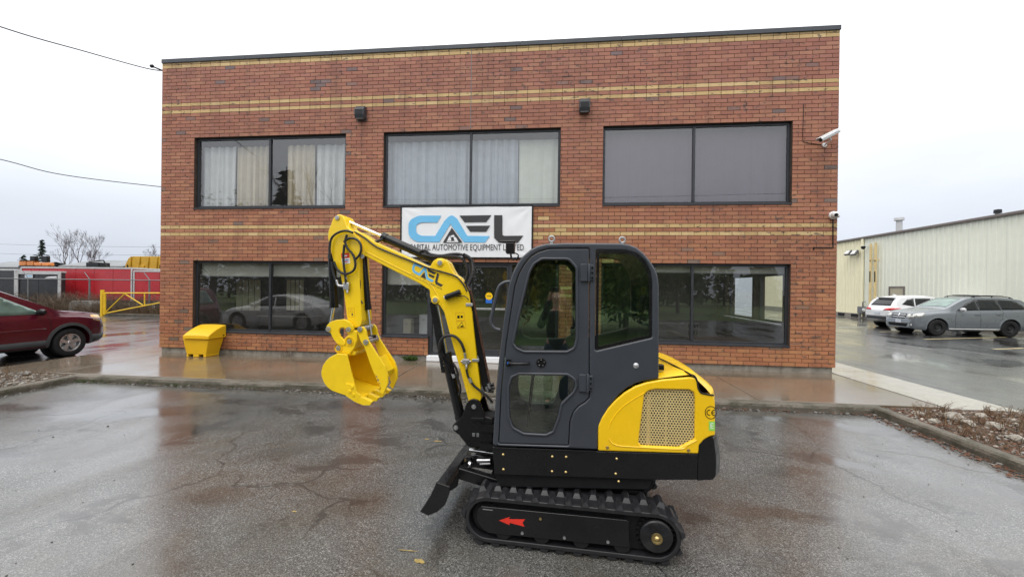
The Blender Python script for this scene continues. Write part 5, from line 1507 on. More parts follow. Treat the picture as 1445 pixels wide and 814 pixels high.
bm_pts = [(172,102),(190,94),(225,110),(265,138),(372,187),(478,236),(492,212),(508,202),(528,202),(548,216),(562,245),(574,264),(592,276),(612,303),(628,338),(640,410),(652,520),(678,735),(668,756),(646,764),(628,752),(598,640),(560,510),(534,410),(516,380),(490,372),(479,348),(478,324),(440,299),(330,244),(228,192),(185,168)]
bm_o = rpoly(XZ(bm_pts, YN, Z3), [.02,.03,.05,.05,.1,.02,.02,.03,.03,.03,.03,.03,.03,.04,.05,.05,.1,.03,.03,.03,.02,.05,.05,.06,.04,.02,.03,.02,.05,.1,.05,.02], 3)
boom = plate('boom', bm_o, YN, .15, MT['yellow_l'], ex, bevel=.007, bres=3, smooth=True)
st_pts = [(117,40),(128,33),(142,36),(152,52),(162,82),(188,106),(212,128),(218,165),(208,196),(209,250),(212,330),(219,440),(214,462),(190,470),(168,456),(160,420),(155,380),(149,330),(136,262),(112,222),(97,165),(88,122),(90,98),(100,72),(108,50)]
YS = YC0-.098
st_o = rpoly(XZ(st_pts, YS, Z3), [.03]*25, 3)
stick = plate('stick', st_o, YS, .196, MT['yellow_l'], ex, bevel=.007, bres=3, smooth=True)
for q0 in ((428, 236), (456, 238)):
    q = W3(q0, YN-.05, ZB7); m = MB(); m.box((q.x-.012, YN-.052, q.z-.016), (q.x+.012, YN-.0455, q.z+.016)); m.build('stop_block', MT['galv'], post, bevel=.003)
q, q2 = W3((412, 125), YN-.05, ZB7), W3((500, 122), YN-.05, ZB7); m = MB(); m.box((q.x, YN-.062, q.z-.012), (q2.x, YN-.0455, q.z+.012)); m.build('hose_bar', MT['black'], post, bevel=.004)
# raised reinforcing lines along the boom
m = MB(); m.tube(hosep([(232,176),(330,226),(440,280),(480,302),(500,330),(522,372),(545,420),(575,520),(610,640),(628,715)], YN-.001, Z3, 4), .004, 6); m.build('weld_seam', MT['yellow_l'], boom)
pins([(518, 220)], YN-.001, Z3, .022, boom); pins([(500, 362)], YN-.001, Z3, .022, boom)
pins([(125, 47)], YS-.001, Z3, .020, stick); pins([(221, 195)], YS-.001, Z3, .020, stick)
# knee and pin bosses
for q, r_, Y_ in (((518, 220), .036, YN), ((500, 362), .036, YN)):
    p = W3(q, Y_); m = MB(); m.lathe([(.001, .006), (r_-.004, .006), (r_, .002), (r_, -.002)], (p.x, Y_, p.z), (0, -1, 0), 22); m.build('pin_boss', MT['yellow_l'], boom)
def cylinder(name, A, B, C, rb, rr, Y, z=Z3, par=ex, guard=None):
    """rod from pixel A to B, barrel from B to C"""
    a, b, c = (W3(q, Y, z) for q in (A, B, C))
    m = MB(); d = (c-b).normalized(); m.tube([b, c], rb, 20); m.tube([b-d*.012, b+d*.03], rb*1.12, 20); m.tube([c-d*.02, c+d*.012], rb*1.06, 20); o = m.build(name, MT['black'], par)
    m = MB(); m.tube([a, b], rr, 16); m.build('rod', MT['chrome'], o)
    m = MB(); m.cyl((a.x, a.y-.05, a.z), (a.x, a.y+.05, a.z), rr*1.9, 16); m.build('rod_eye', MT['black'], o)
    return o
cylinder('stick_cylinder', (146, 53), (302, 121), (506, 212), .037, .0145, YC0)
cylinder('bucket_cylinder', (97, 468), (112, 386), (104, 190), .034, .0135, YC0-.02)
tc_ = cylinder('thumb_cylinder', (256, 512), (241, 394), (224, 188), .030, .0125, YC0)
bo = cylinder('boom_cylinder', (506, 366), (541, 568), (596, 812), .044, .0165, YC0-.03)
plate('cylinder_guard', rpoly(XZ([(478,372),(497,366),(512,420),(540,566),(543,640),(524,640)], YC0-.05, Z3), .01, 3), YC0-.055, .012, MT['black'], bo, bevel=.002)
m = MB()
for q in ((532, 600), (534, 612)): p = W3(q, YC0-.056); m.cyl((p.x, YC0-.055, p.z), (p.x, YC0-.061, p.z), .006, 8)
m.build('guard_bolt', MT['zinc'], bo)
p = W3((260, 512), YC0); m = MB(); m.box((p.x-.025, YC0-.03, p.z-.03), (p.x+.02, YC0+.03, p.z+.04)); m.build('clevis', MT['black'], tc_, bevel=.006)
# hose duct along the back of the boom
hc = rpoly(XZ([(604,306),(618,306),(630,325),(644,372),(656,440),(680,560),(706,690),(698,704),(680,700),(664,600),(650,500),(640,420),(628,350)], YN+.02, Z3), .01, 3)
plate('hose_duct', hc, YN+.025, .10, MT['black'], boom, bevel=.006)
m = MB()
for q in ((632, 379), (656, 590)): p = W3(q, YN+.02); m.box((p.x-.03, YN-.008, p.z-.012), (p.x+.03, YN+.01, p.z+.012))
m.build('hose_clamp', MT['zinc'], boom, bevel=.003)
# ---- hoses
def hose(name, lst, r, Y, z=Z3, par=None, mat=None):
    for pts in lst:
        m = MB(); m.tube(hosep(pts, Y, z), r, 8); m.build(name, mat or MT['hose'], par or ex)
hose('stick_hose', [[(97,205),(95,165),(103,125),(130,103),(160,97),(185,104)], [(118,285),(108,250),(104,215)], [(112,215),(125,245),(155,262),(185,250),(194,225),(186,190),(165,165),(155,140),(162,112)],
                    [(150,140),(170,126),(198,130),(215,152),(213,182),(196,205)], [(158,300),(155,265),(150,230),(148,190),(152,150)]], .0105, YS-.03, par=stick)
hose('thin_pipe', [[(190,100),(232,126),(262,150),(300,170),(420,218),(476,240),(540,258),(580,272),(606,300),(622,330)], [(205,212),(206,260),(212,300),(210,350),(222,375)]], .0068, YN-.012, par=boom)
hose('boom_hose', [[(440,176),(462,172),(480,186),(520,192),(565,186),(600,188),(628,205),(640,232),(634,270),(620,306)], [(448,186),(500,196),(560,194),(596,200),(616,222),(624,256),(614,300)], [(300,128),(262,142),(235,130),(210,112)]], .0125, YN+.03, par=boom)
ch = []
for (a0, pts) in ((0, [(625,308),(640,272),(644,236),(634,206),(606,188)]),):
    ch = hosep(pts, YN+.02, Z3, 14)
m = MB(); m.tube(ch, [(.020 if i % 2 else .0165) for i in range(len(ch))], 10, smooth=False); m.build('spiral_guard', MT['black'], boom)
hose('cylinder_hose', [[(818,370),(812,310),(820,250),(850,206),(900,192),(950,207),(990,250),(1012,300),(1019,330)]], .0125, YN-.035, Z6, par=boom)
chp = hosep([(812,318),(842,370),(884,415),(915,462),(930,505)], YN-.04, Z6, 16)
m = MB(); m.tube(chp, [(.0195 if i % 2 else .0155) for i in range(len(chp))], 10, smooth=False); m.build('spiral_guard', MT['black'], boom)
hose('lower_hose', [[(1036,470),(1050,530),(1085,590),(1135,636),(1195,680),(1245,738)], [(930,505),(955,520),(968,560),(984,610),(985,650),(974,682)], [(925,420),(950,460),(965,510),(962,545)]], .0105, YN-.03, Z6, par=boom)
hose('swing_hose', [[(1118,470),(1130,540),(1160,580),(1200,600),(1260,592)], [(1135,430),(1160,520),(1165,565),(1195,612),(1270,622)], [(1112,520),(1140,600),(1190,640),(1260,650)]], .014, YN+.05, Z6, par=boom)
m = MB(); blk = W3((1033, 406), YN-.02, Z6)
m.box((blk.x-.030, YN-.034, blk.z-.020), (blk.x+.030, YN-.001, blk.z+.020)); m.tube([(blk.x-.006, YN-.02, blk.z+.02), (blk.x-.010, YN-.03, blk.z+.075)], .011, 8); m.tube([(blk.x+.004, YN-.02, blk.z-.02), (blk.x+.006, YN-.03, blk.z-.06)], .011, 8); m.tube([(blk.x-.045, YN-.02, blk.z), (blk.x+.045, YN-.02, blk.z)], .009, 8)
m.build('valve_block', MT['zinc'], boom, bevel=.004)
m = MB(); blk = W3((160, 308), YS-.02)
m.box((blk.x-.026, YS-.036, blk.z-.030), (blk.x+.026, YS-.001, blk.z+.030)); m.tube(spline([W3((122, 285), YS-.03), W3((128, 305), YS-.03), W3((150, 308), YS-.03)], 4), .011, 8); m.tube([(blk.x, YS-.02, blk.z+.03), (blk.x, YS-.03, blk.z+.075)], .010, 8); m.tube([(blk.x+.008, YS-.02, blk.z-.028), (blk.x+.010, YS-.02, blk.z-.062)], .010, 8)
m.build('valve_block', MT['zinc'], stick, bevel=.004)
for q in ((928, 520), (1128, 380), (1222, 606), (1205, 630), (1165, 630), (1068, 560)):
    p = W3(q, YN-.035 if q[0] in (928, 1068) else YN+.03, Z6); m = MB(); m.tube([p+Vector((-.008, 0, .02)), p+Vector((.008, 0, -.02))], .0145, 8); m.build('hose_fitting', MT['zinc'], boom)
# boom work lamp
a, b = W3((538, 352), YN-.03), W3((596, 330), YN-.03)
m = MB(); m.tube([a, b], .023, 12); m.box((a.x-.005, YN-.02, a.z-.02), (a.x+.02, YN, a.z+.01)); lp = m.build('boom_lamp', MT['black'], boom, bevel=.003)
m = MB(); d_ = (a-b).normalized(); m.tube([a-d_*.001, a+d_*.006], .019, 12); m.build('lens', MT['zinc'], lp)
hose('lamp_wire', [[(575,348),(600,345),(618,350),(628,362)]], .004, YN-.02, par=boom)
# ---- lettering and decals
def aff(src, dst):
    (x0, y0), (x1, y1), (x2, y2) = src; (u0, v0), (u1, v1), (u2, v2) = dst
    D = (x1-x0)*(y2-y0)-(x2-x0)*(y1-y0)
    def f(p):
        a = ((p[0]-x0)*(y2-y0)-(x2-x0)*(p[1]-y0))/D; b = ((x1-x0)*(p[1]-y0)-(p[0]-x0)*(y1-y0))/D
        return (u0+(u1-u0)*a+(u2-u0)*b, v0+(v1-v0)*a+(v2-v0)*b)
    return f
af = aff([(100, 218), (605, 221), (110, 86)], [(417, 258), (522, 311), (428, 220)])
def decal(name, pts, mat, Y=YN-.0012, par=None, f=None, z=Z3):
    q = [f(p) if f else p for p in pts]; plate(name, XZ(q, YN, z), Y, .0012, mat, par or boom, bevel=0)
C_ = rpoly([(222, 86), (110, 86), (58, 110), (58, 190), (100, 218), (212, 218), (268, 128), (335, 218), (440, 220), (464, 188), (352, 187), (300, 100), (278, 84), (262, 88), (238, 112), (192, 187), (120, 187), (96, 172), (96, 132), (120, 120), (202, 120)],
           [0, 60, 60, 60, 60, 0, 0, 0, 0, 0, 8, 30, 30, 30, 20, 0, 40, 40, 40, 40, 0])
decal('logo_blue', C_, MT['blue'], f=af)
for q in ([(313, 86), (473, 84), (446, 118), (338, 119)], [(345, 137), (466, 136), (446, 166), (366, 166)], [(486, 84), (527, 84), (527, 182), (535, 187), (632, 186), (605, 221), (510, 221), (486, 196)], [(275, 146), (328, 221), (230, 221)]):
    decal('logo_bar', q, MT['charcoal'], f=af, Y=YN-.0016)
me = text_mesh('CAPITAL AUTOMOTIVE EQUIPMENT LIMITED', 1.0)
xs_ = [v.co.x for v in me.vertices]; w = max(xs_)-min(xs_); xm_ = (max(xs_)+min(xs_))/2
for v in me.vertices:
    q = af((348+(v.co.x-xm_)/w*570, 246-v.co.y*26)); p = W3(q, YN); v.co = (p.x, YN-.0014, p.z)
link('lettering', me, MT['charcoal'], boom)
def outline(name, pts, w, mat, par, Y, z=Z3):
    q = XZ(pts, Y+.001, z); plate(name, q, Y, .001, mat, par, [inset(q, w)], bevel=0)
MT['decal_y'] = mat_plain('amber_decal', (0.62, 0.30, 0.01), 0.45, 0, .03, 5)
outline('warning_frame', [(576,411),(610,408),(614,438),(580,441)], .0022, MT['decal_y'], boom, YN-.0014)
outline('warning_frame', [(581,443),(614,440),(618,469),(585,472)], .0022, MT['decal_y'], boom, YN-.0014)
decal('warning_symbol', rpoly([(583,430),(586,420),(593,421),(593,432)], .004), MT['black']); decal('warning_symbol', rpoly([(598,420),(605,422),(606,430),(597,430)], .004), MT['black'])
tri = [(601,445),(612,466),(584,468)]; outline('warning_triangle', tri, .0028, MT['black'], boom, YN-.0016)
decal('warning_symbol', [(594,464),(604,457),(607,464)], MT['black'])
def sdecal(name, pts, mat, Y): plate(name, XZ(pts, YS, Z3), Y, .001, mat, stick, bevel=0)
sdecal('decal_red', [(139,183),(170,181),(172,200),(141,203)], MT['red'], YS-.0012); sdecal('decal_white', [(141,203.5),(172,200.5),(174,221),(144,224)], MT['white'], YS-.0012)
sdecal('decal_print', [(150,190),(162,189),(163,195),(151,196)], MT['white'], YS-.002); sdecal('decal_print', [(150,209),(168,207),(168,210),(150,212)], MT['deepblue'], YS-.002); sdecal('decal_print', [(151,215),(166,213),(166,216),(151,218)], MT['red'], YS-.002)
outline('warning_frame', [(166,392),(190,390),(191,425),(169,427)], .002, MT['decal_y'], stick, YS-.0012)
outline('warning_triangle', [(178,395),(186,408),(171,409)], .002, MT['decal_y'], stick, YS-.0016); sdecal('warning_symbol', [(180,413),(185,413),(184,421),(180,420)], MT['charcoal'], YS-.0014)

# ---- bucket, coupler, link and thumb
lk_o = rpoly(XZ([(108,186),(116,158),(140,132),(185,116),(245,110),(290,132),(314,160),(320,192),(300,212),(276,212),(258,182),(236,170),(214,177),(204,205),(216,240),(245,272),(262,290),(255,312),(228,310),(195,300),(165,262),(142,212),(120,208)], YC0-.14, Z8), .02, 3)
lnk = plate('link_arm', lk_o, YC0-.142, .025, MT['yellow_b'], ex, bevel=.004, smooth=True)
plate('link_arm', lk_o, YC0+.115, .025, MT['yellow_b'], ex, bevel=.004, smooth=True)
def pinx(pts, Y, z, r, par):
    for q in pts:
        p = W3(q, Y, z); m = MB(); m.lathe([(.001, .011), (r*.93, .011), (r, .006), (r, -.26), (.001, -.26)], (p.x, Y, p.z), (0, -1, 0), 20); m.build('pin', MT['zinc'], par)
        m = MB(); m.lathe([(.001, .017), (r*.36, .017), (r*.36, .0112), (.001, .0112)], (p.x, Y, p.z), (0, -1, 0), 6); m.build('pin_bolt', MT['brass'], par)
pinx([(128, 185), (283, 188)], YC0-.142, Z8, .022, lnk)
cp_o = rpoly(XZ([(258,255),(330,190),(352,205),(352,268),(330,330),(300,372),(240,385),(200,372),(182,345),(188,312),(215,300)], YC0-.12, Z8), .02, 3)
cpl = plate('quick_coupler', cp_o, YC0-.135, .25, MT['yellow_b'], ex, bevel=.006, smooth=True)
pinx([(290, 280), (205, 330)], YC0-.136, Z8, .021, cpl)
for q in ((290, 280), (205, 330)):
    p = W3(q, YC0-.136, Z8); m = MB(); m.lathe([(.036, .006), (.036, -.01), (.001, -.01), (.001, .004)], (p.x, YC0-.136, p.z), (0, -1, 0), 20); m.build('pin_boss', MT['yellow_b'], cpl)
YK0 = YC0-.205; BKW = .41
bs = XZ([(192,374),(268,379),(298,500),(325,602),(346,668),(384,704),(384,735),(335,738),(262,694),(205,676),(150,655),(112,625),(88,588),(72,540),(72,505),(84,466),(106,430),(136,402)], YK0, Z8)
bs = rpoly(bs, [.01,.01,0,.02,.02,.006,.006,.02,.03]+[.04]*9, 3)
bk = plate('bucket', bs, YK0, .016, MT['yellow_b'], ex, bevel=.004, smooth=True)
plate('bucket_side', bs, YK0+BKW-.016, .016, MT['yellow_b'], bk, bevel=.004, smooth=True)
wr = XZ([(262,384),(200,378),(140,406),(110,434),(90,468),(78,506),(79,540),(94,584),(116,620),(154,650),(208,671),(262,688),(340,716),(378,722)], YK0, Z8)
wr = [tuple(v)[:2] for v in spline([(p[0], p[1], 0) for p in wr], 4)]
strip(wr[::-1], YK0+.0165, YK0+BKW-.0165, .014, 'bucket_shell', MT['yellow_b'], bk)
strip([(p[0], p[1]) for p in wr], YK0+.0165, YK0+BKW-.0165, -.004, 'bucket_liner', MT['yellow_b'], bk)
le = XZ([(330,700),(380,710),(384,726),(335,722)], YK0, Z8)
m = MB(); m.prism(le, yframe, YK0-.004, YK0+BKW+.004); m.build('cutting_edge', MT['yellow_b'], bk, bevel=.004)
th = rpoly(XZ([(335,704),(385,706),(464,742),(446,768),(392,766),(332,742)], YK0, Z8), [.004,.01,.006,.006,.01,.004], 2)
for k in range(4):
    m = MB(); m.prism(th, yframe, YK0-.006+k*(BKW-.034)/3, YK0+.040+k*(BKW-.034)/3); m.build('tooth', MT['yellow_b'], bk, bevel=.006)
m = MB(); m.prism(XZ([(262,600),(328,606),(345,664),(380,690),(335,742),(262,694)], YK0, Z8), yframe, YK0-.008, YK0-.0005); m.build('side_cutter', MT['yellow_b'], bk, bevel=.002)
m = MB()
for q in ((312, 626), (294, 660), (322, 686)):
    p = W3(q, YK0, Z8); m.lathe([(.001, .008), (.012, .008), (.015, 0)], (p.x, YK0-.008, p.z), (0, -1, 0), 12)
m.build('cutter_bolt', MT['yellow_b'], bk)
m = MB(); m.prism(XZ([(190,340),(300,372),(290,400),(180,404)], YK0, Z8), yframe, YC0-.118, YC0+.118); m.build('bucket_ear', MT['yellow_b'], bk, bevel=.005)
tb = [(348,182),(366,166),(398,168),(416,198),(424,240),(440,282),(505,385),(562,468),(584,540),(584,604),(546,692),(520,662),(533,628),(518,616),(526,598),(508,588),(516,570),(497,562),(504,546),(484,538),(466,500),(440,432),(402,318),(376,282),(352,220)]
tbo = rpoly(XZ(tb, YC0-.13, Z8), [.02,.02,.02,.02,.03,.03,.05,.05,.04,.03,.008]+[0]*8+[.01,.02,.05,.05,.03,.02], 3)
thb = plate('thumb', tbo, YC0-.135, .022, MT['yellow_b'], ex, bevel=.004, smooth=True)
plate('thumb_plate', tbo, YC0+.075, .022, MT['yellow_b'], thb, bevel=.004, smooth=True)
pinx([(370, 187), (415, 285)], YC0-.136, Z8, .023, thb)
m = MB(); a, b = W3((470, 400), YC0, Z8), W3((520, 470), YC0, Z8)
m.prism(XZ([(470,420),(500,405),(560,520),(548,560),(520,540)], YC0-.13, Z8), yframe, YC0-.112, YC0+.074); m.build('thumb_web', MT['yellow_b'], thb, bevel=.004)
m = MB(); p = W3((455, 255), YC0-.03, Z8); m.cyl((p.x, YC0-.113, p.z), (p.x, YC0+.075, p.z), .018, 14); m.build('thumb_pin', MT['zinc'], thb)
# ================================================================== CARS
from mathutils.geometry import delaunay_2d_cdt
def car_mat(name, col, rough=0.22, metal=0.3, coat=0.6):
    return mat_plain(name, col, rough, metal, 0.04, 2, 0.5, coat, rvar=0.05)
MT['maroon'] = car_mat('maroon_car_paint', (0.092, 0.006, 0.018))
MT['carwhite'] = car_mat('white_car_paint', (0.74, 0.75, 0.76), .25, 0.0)
MT['cargrey'] = car_mat('blue_grey_car_paint', (0.165, 0.185, 0.205), .3, .2)
MT['silver'] = car_mat('pale_grey_car_paint', (0.70, 0.71, 0.72), .25, .1)
MT['dglass'] = mat_plain('dark_car_glass', (0.012, 0.014, 0.016), 0.04, 0, .05, 2, .45, rvar=.01)
MT['pglass'] = mat_plain('pale_green_car_glass', (0.115, 0.19, 0.165), 0.05, 0, .35, 3, .8, rvar=.01)  # opaque panes: daylight seen through the car is painted into the colour
MT['clad'] = mat_plain('grey_cladding', (0.055, 0.060, 0.064), .55, 0, .1, 6, .4)
MT['tyre'] = mat_plain('tyre_rubber', (0.016, 0.016, 0.017), .7, 0, .2, 12, .3)
MT['alloy'] = mat_plain('alloy_rim', (0.58, 0.58, 0.59), .3, .8, .08, 12)
MT['steelrim'] = mat_plain('black_steel_rim', (0.022, 0.023, 0.025), .5, .3, .1, 12)
MT['lamp'] = mat_plain('clear_lamp', (0.58, 0.58, 0.55), .12, .3, .2, 14, .7, rvar=.04)
MT['lamp_w'] = mat_plain('warm_clouded_lamp', (0.72, 0.50, 0.24), .2, 0, .2, 14, .6)
MT['amber'] = mat_plain('amber_lamp', (0.75, 0.42, 0.14), .2, 0, .15, 14, .6)
MT['tail'] = mat_plain('red_lamp', (0.50, 0.015, 0.02), .15, 0, .25, 14, .6)
MT['plate_w'] = mat_plain('number_plate', (0.62, 0.66, 0.72), .5, 0, .1, 30)

def interp(tab, x):
    if x <= tab[0][0]: return tab[0][1]
    for (a, u), (b, v) in zip(tab, tab[1:]):
        if x <= b:
            t = (x-a)/(b-a); return u+(v-u)*t
    return tab[-1][1]
def smooth(tab, x, h=.05):
    return sum(interp(tab, x+h*k) for k in (-1, -.5, 0, .5, 1))/5
def sstep(a, b, x):
    t = max(0, min(1, (x-a)/(b-a))); return t*t*(3-2*t)
class Car:
    def __init__(s, spec, paint, root):
        s.sp = spec; s.root = root; sp = spec
        x0, x1 = sp['x']; N = 84; secs = []
        xs = [x0+(x1-x0)*(.5-.5*math.cos(math.pi*i/N)) for i in range(N+1)]
        for x in xs:
            b = smooth(sp['bot'], x); t = smooth(sp['top'], x, .035); sh = min(smooth(sp['belt'], x), t-.015); w = smooth(sp['w'], x, .04)
            gh = t-sh; g = sstep(.05, .28, gh)
            wt = (1-g)*w*.80 + g*(w*.955-sp.get('tumble', .34)*gh)
            ml = b+(sh-b)*.62
            pts = [(0, b), (w*.6, b), (w*.92, b+.005), (w*.975, b+.06), (w*.995, b+.20), (w*1.0, ml), (w*.992, sh-.10), (w*.975, sh-.03), (w*.95, sh)]
            for k in (1, 2, 3, 4):
                u = k/4; pts.append((w*.95+(wt-w*.95)*(u if g > .5 else u**.7), sh+(t-sh)*u*(.94 if g > .5 else .9)))
            pts += [(wt-.05, sh+(t-sh)*.985), (wt*.6, t+.010), (wt*.25, t+.018), (0, t+.020)]
            secs.append([(x, y, z) for y, z in pts])
        n = len(secs[0]); V = []; Fc = []
        for sc in secs:
            V += sc + [(x, -y, z) for x, y, z in sc[1:-1][::-1]]
        m_ = 2*n-2
        for i in range(N):
            for k in range(m_): Fc.append((i*m_+k, i*m_+(k+1) % m_, (i+1)*m_+(k+1) % m_, (i+1)*m_+k))
        Fc += [list(range(m_))[::-1], [N*m_+k for k in range(m_)]]
        me = bpy.data.meshes.new('body'); me.from_pydata(V, [], Fc); me.update()
        bm = bmesh.new(); bm.from_mesh(me); bmesh.ops.recalc_face_normals(bm, faces=bm.faces); bm.to_mesh(me)
        s.bvh = BVHTree.FromBMesh(bm); bm.free()
        # wheel arches cut out of the shell
        o = bpy.data.objects.new('body', me); COL.objects.link(o)
        cb = MB()
        for wx in sp['axles']:
            for sd in (-1, 1): cb.cyl((wx, sd*(sp['hw']-.30), sp['r']+.0), (wx, sd*(sp['hw']+.3), sp['r']+.0), sp['arch'], 40)
        co_ = bpy.data.objects.new('cut', cb.mesh('cut')); COL.objects.link(co_)
        md = o.modifiers.new('b', 'BOOLEAN'); md.object = co_; md.operation = 'DIFFERENCE'; md.solver = 'EXACT'
        dg = bpy.context.evaluated_depsgraph_get(); dg.update()
        nm = bpy.data.meshes.new_from_object(o.evaluated_get(dg)); nm.name = 'body'
        bpy.data.objects.remove(o); bpy.data.objects.remove(co_)
        nm.materials.clear(); nm.polygons.foreach_set('use_smooth', [True]*len(nm.polygons))
        try: nm.set_sharp_from_angle(angle=R(40))
        except Exception: pass
        s.body = link('body', nm, paint, root, local=True)
        V = []
        for wx in sp['axles']:
            for sd in (-1, 1): m = MB(); m.cyl((wx, sd*(sp['hw']-.32), sp['r']), (wx, sd*(sp['hw']-.29), sp['r']), sp['arch']-.005, 30); m.build('arch_liner', MT['black_m'], root, local=True)
        for wx in sp['axles']:
            for sd in (-1, 1): s.wheel(wx, sd)
    def wheel(s, wx, sd):
        sp = s.sp; r = sp['r']; c = Vector((wx, sd*(sp['hw']-.03), r)); ax = Vector((0, sd, 0)); rr = r*sp.get('rim', .66)
        m = MB(); m.lathe([(rr, .0), (rr+.02, .012), (r-.03, .012), (r-.006, -.005), (r, -.03), (r, -.17), (r-.01, -.20), (rr, -.20)], c, ax, 36); ty = m.build('wheel', MT['tyre'], s.root, local=True)
        m = MB(); m.lathe([(rr+.004, .004), (rr-.012, .006), (rr-.022, -.01), (rr-.028, -.10)], c, ax, 36)
        m.lathe([(rr-.028, -.10), (.001, -.10)], c, ax, 36)
        st = sp.get('spokes', 5)
        if st:
            m.lathe([(.001, .0), (.045, .0), (.055, -.012), (.055, -.06)], c, ax, 18)
            for k in range(st):
                a = 6.2832*k/st+.3; d = Vector((math.cos(a), 0, math.sin(a))); e = Vector((-math.sin(a), 0, math.cos(a)))
                v = [c+d*.04-e*.034, c+d*.04+e*.034, c+d*(rr-.012)+e*.045, c+d*(rr-.012)-e*.045]
                m.add([p-ax*.006 for p in v]+[p-ax*.05 for p in v], [(0, 1, 2, 3), (4, 7, 6, 5), (0, 4, 5, 1), (1, 5, 6, 2), (2, 6, 7, 3), (3, 7, 4, 0)])
        else:
            m.lathe([(rr-.03, -.05), (rr*.75, -.02), (rr*.62, -.045), (rr*.30, -.05), (rr*.26, -.015), (.001, -.012)], c, ax, 30)
        m.build('rim', sp.get('rimmat', MT['alloy']), ty, local=True)
    def decal(s, name, poly, mat, axis='y', sign=1, off=.005, par=None, step=.09):
        """sheet laid on the body: polygon in side (x,z), end (y,z) or top (x,y) view"""
        pl = []
        n = len(poly)
        for i in range(n):
            a, b = Vector(poly[i]), Vector(poly[(i+1) % n]); k = max(1, int((b-a).length/step))
            for j in range(k): pl.append(a.lerp(b, j/k))
        xs = [p.x for p in pl]; ys = [p.y for p in pl]; pts = list(pl)
        x = min(xs)+step
        raw = [tuple(p) for p in pl]
        while x < max(xs):
            y = min(ys)+step
            while y < max(ys):
                if in_poly(x, y, inset(raw, step*.35)): pts.append(Vector((x, y)))
                y += step
            x += step
        ne = len(pl)
        r_ = delaunay_2d_cdt([Vector(p) for p in pts], [], [list(range(ne))], 1, 1e-5)
        vs = []
        for p in r_[0]:
            if axis == 'y': o, d = Vector((p.x, sign*3, p.y)), Vector((0, -sign, 0))
            elif axis == 'x': o, d = Vector((sign*6, p.x, p.y)), Vector((-sign, 0, 0))
            else: o, d = Vector((p.x, p.y, 4)), Vector((0, 0, -1))
            h, nn, _, _ = s.bvh.ray_cast(o, d)
            if h is None:
                h, nn, _, _ = s.bvh.find_nearest(o+d*2)
            vs.append(h+nn*off)
        m = MB(); m.add(vs, [list(f) for f in r_[2]], True)
        me = bpy.data.meshes.new(name); me.from_pydata([tuple(v) for v in vs], [], [list(f) for f in r_[2]]); me.polygons.foreach_set('use_smooth', [True]*len(me.polygons)); me.update()
        ob = link(name, me, mat, par or s.root, local=True)
        sd = ob.modifiers.new('thickness', 'SOLIDIFY'); sd.thickness = off*.8; sd.offset = -1
        return ob
    def both(s, name, poly, mat, **k):
        return [s.decal(name, poly, mat, 'y', sd, **k) for sd in (1, -1)]
    def line(s, name, pts, w=.010, mat=None):
        for sd in (1, -1):
            m = MB(); q = []
            for p in spline([(a, b, 0) for a, b in pts], 5):
                h, nn, _, _ = s.bvh.ray_cast(Vector((p.x, sd*3, p.y)), Vector((0, -sd, 0)))
                if h: q.append(h+nn*.001)
            if len(q) > 1: m.tube(q, w/2, 5); m.build(name, mat or MT['black_m'], s.root, local=True)
    def hit(s, x, z, sd):
        h, nn, _, _ = s.bvh.ray_cast(Vector((x, sd*3, z)), Vector((0, -sd, 0))); return h
    def mirror(s, x, z, mat, L=.12):
        for sd in (1, -1):
            h = s.hit(x, z, sd) or Vector((x, sd*.8, z)); m = MB()
            m.lathe([(.001, -.11), (.05, -.10), (.075, -.04), (.078, .05), (.06, .10), (.001, .11)], h+Vector((0, sd*.13, .05)), (0, 1, 0), 14)
            for i, v in enumerate(m.v): m.v[i] = (h.x+(v[0]-h.x)*.75, v[1], v[2])
            m.tube([h, h+Vector((0, sd*.08, .03))], .025, 8); m.build('mirror', mat, s.root, local=True)
    def handles(s, spots, mat):
        for sd in (1, -1):
            for x, z in spots:
                h = s.hit(x, z, sd)
                if h: m = MB(); m.tube([h+Vector((-.09, sd*.006, 0)), h+Vector((-.06, sd*.03, 0)), h+Vector((.06, sd*.03, 0)), h+Vector((.09, sd*.006, 0))], .014, 8); m.build('door_handle', mat, s.root, local=True)
    def rails(s, xa, xb, y, mat):
        for sd in (1, -1):
            q = []
            for i in range(13):
                x = xa+(xb-xa)*i/12; h, nn, _, _ = s.bvh.ray_cast(Vector((x, sd*y, 4)), Vector((0, 0, -1))); q.append(h+Vector((0, 0, .05 if 0 < i < 12 else .0)))
            m = MB(); m.tube(q, .018, 8)
            for i in (1, 6, 11): m.tube([q[i], q[i]-Vector((0, 0, .06))], .022, 8)
            m.build('roof_rail', mat, s.root, local=True)
    def box(s, name, a, b, mat, bev=.006):
        m = MB(); m.box(a, b); return m.build(name, mat, s.root, local=True, bevel=bev)
    def arches(s, mat, w=.055):
        sp = s.sp
        for wx in sp['axles']:
            for sd in (1, -1):
                V = []; Fc = []; k = 22
                for i in range(k+1):
                    a = R(-8+196*i/k)
                    for rr, o in ((sp['arch']-.012, .0), (sp['arch']-.005, .016), (sp['arch']+w, .012), (sp['arch']+w+.008, -.01)):
                        x, z = wx+rr*math.cos(a), sp['r']+rr*math.sin(a); h = s.hit(x, z, sd) or s.hit(x, max(z, .35), sd) or Vector((x, sd*sp['hw'], z))
                        V.append((x, h.y+sd*o, z))
                for i in range(k):
                    for j in range(3): Fc.append((i*4+j, (i+1)*4+j, (i+1)*4+j+1, i*4+j+1))
                m = MB(); m.add(V, Fc, True); m.build('wheel_arch', mat, s.root, local=True)

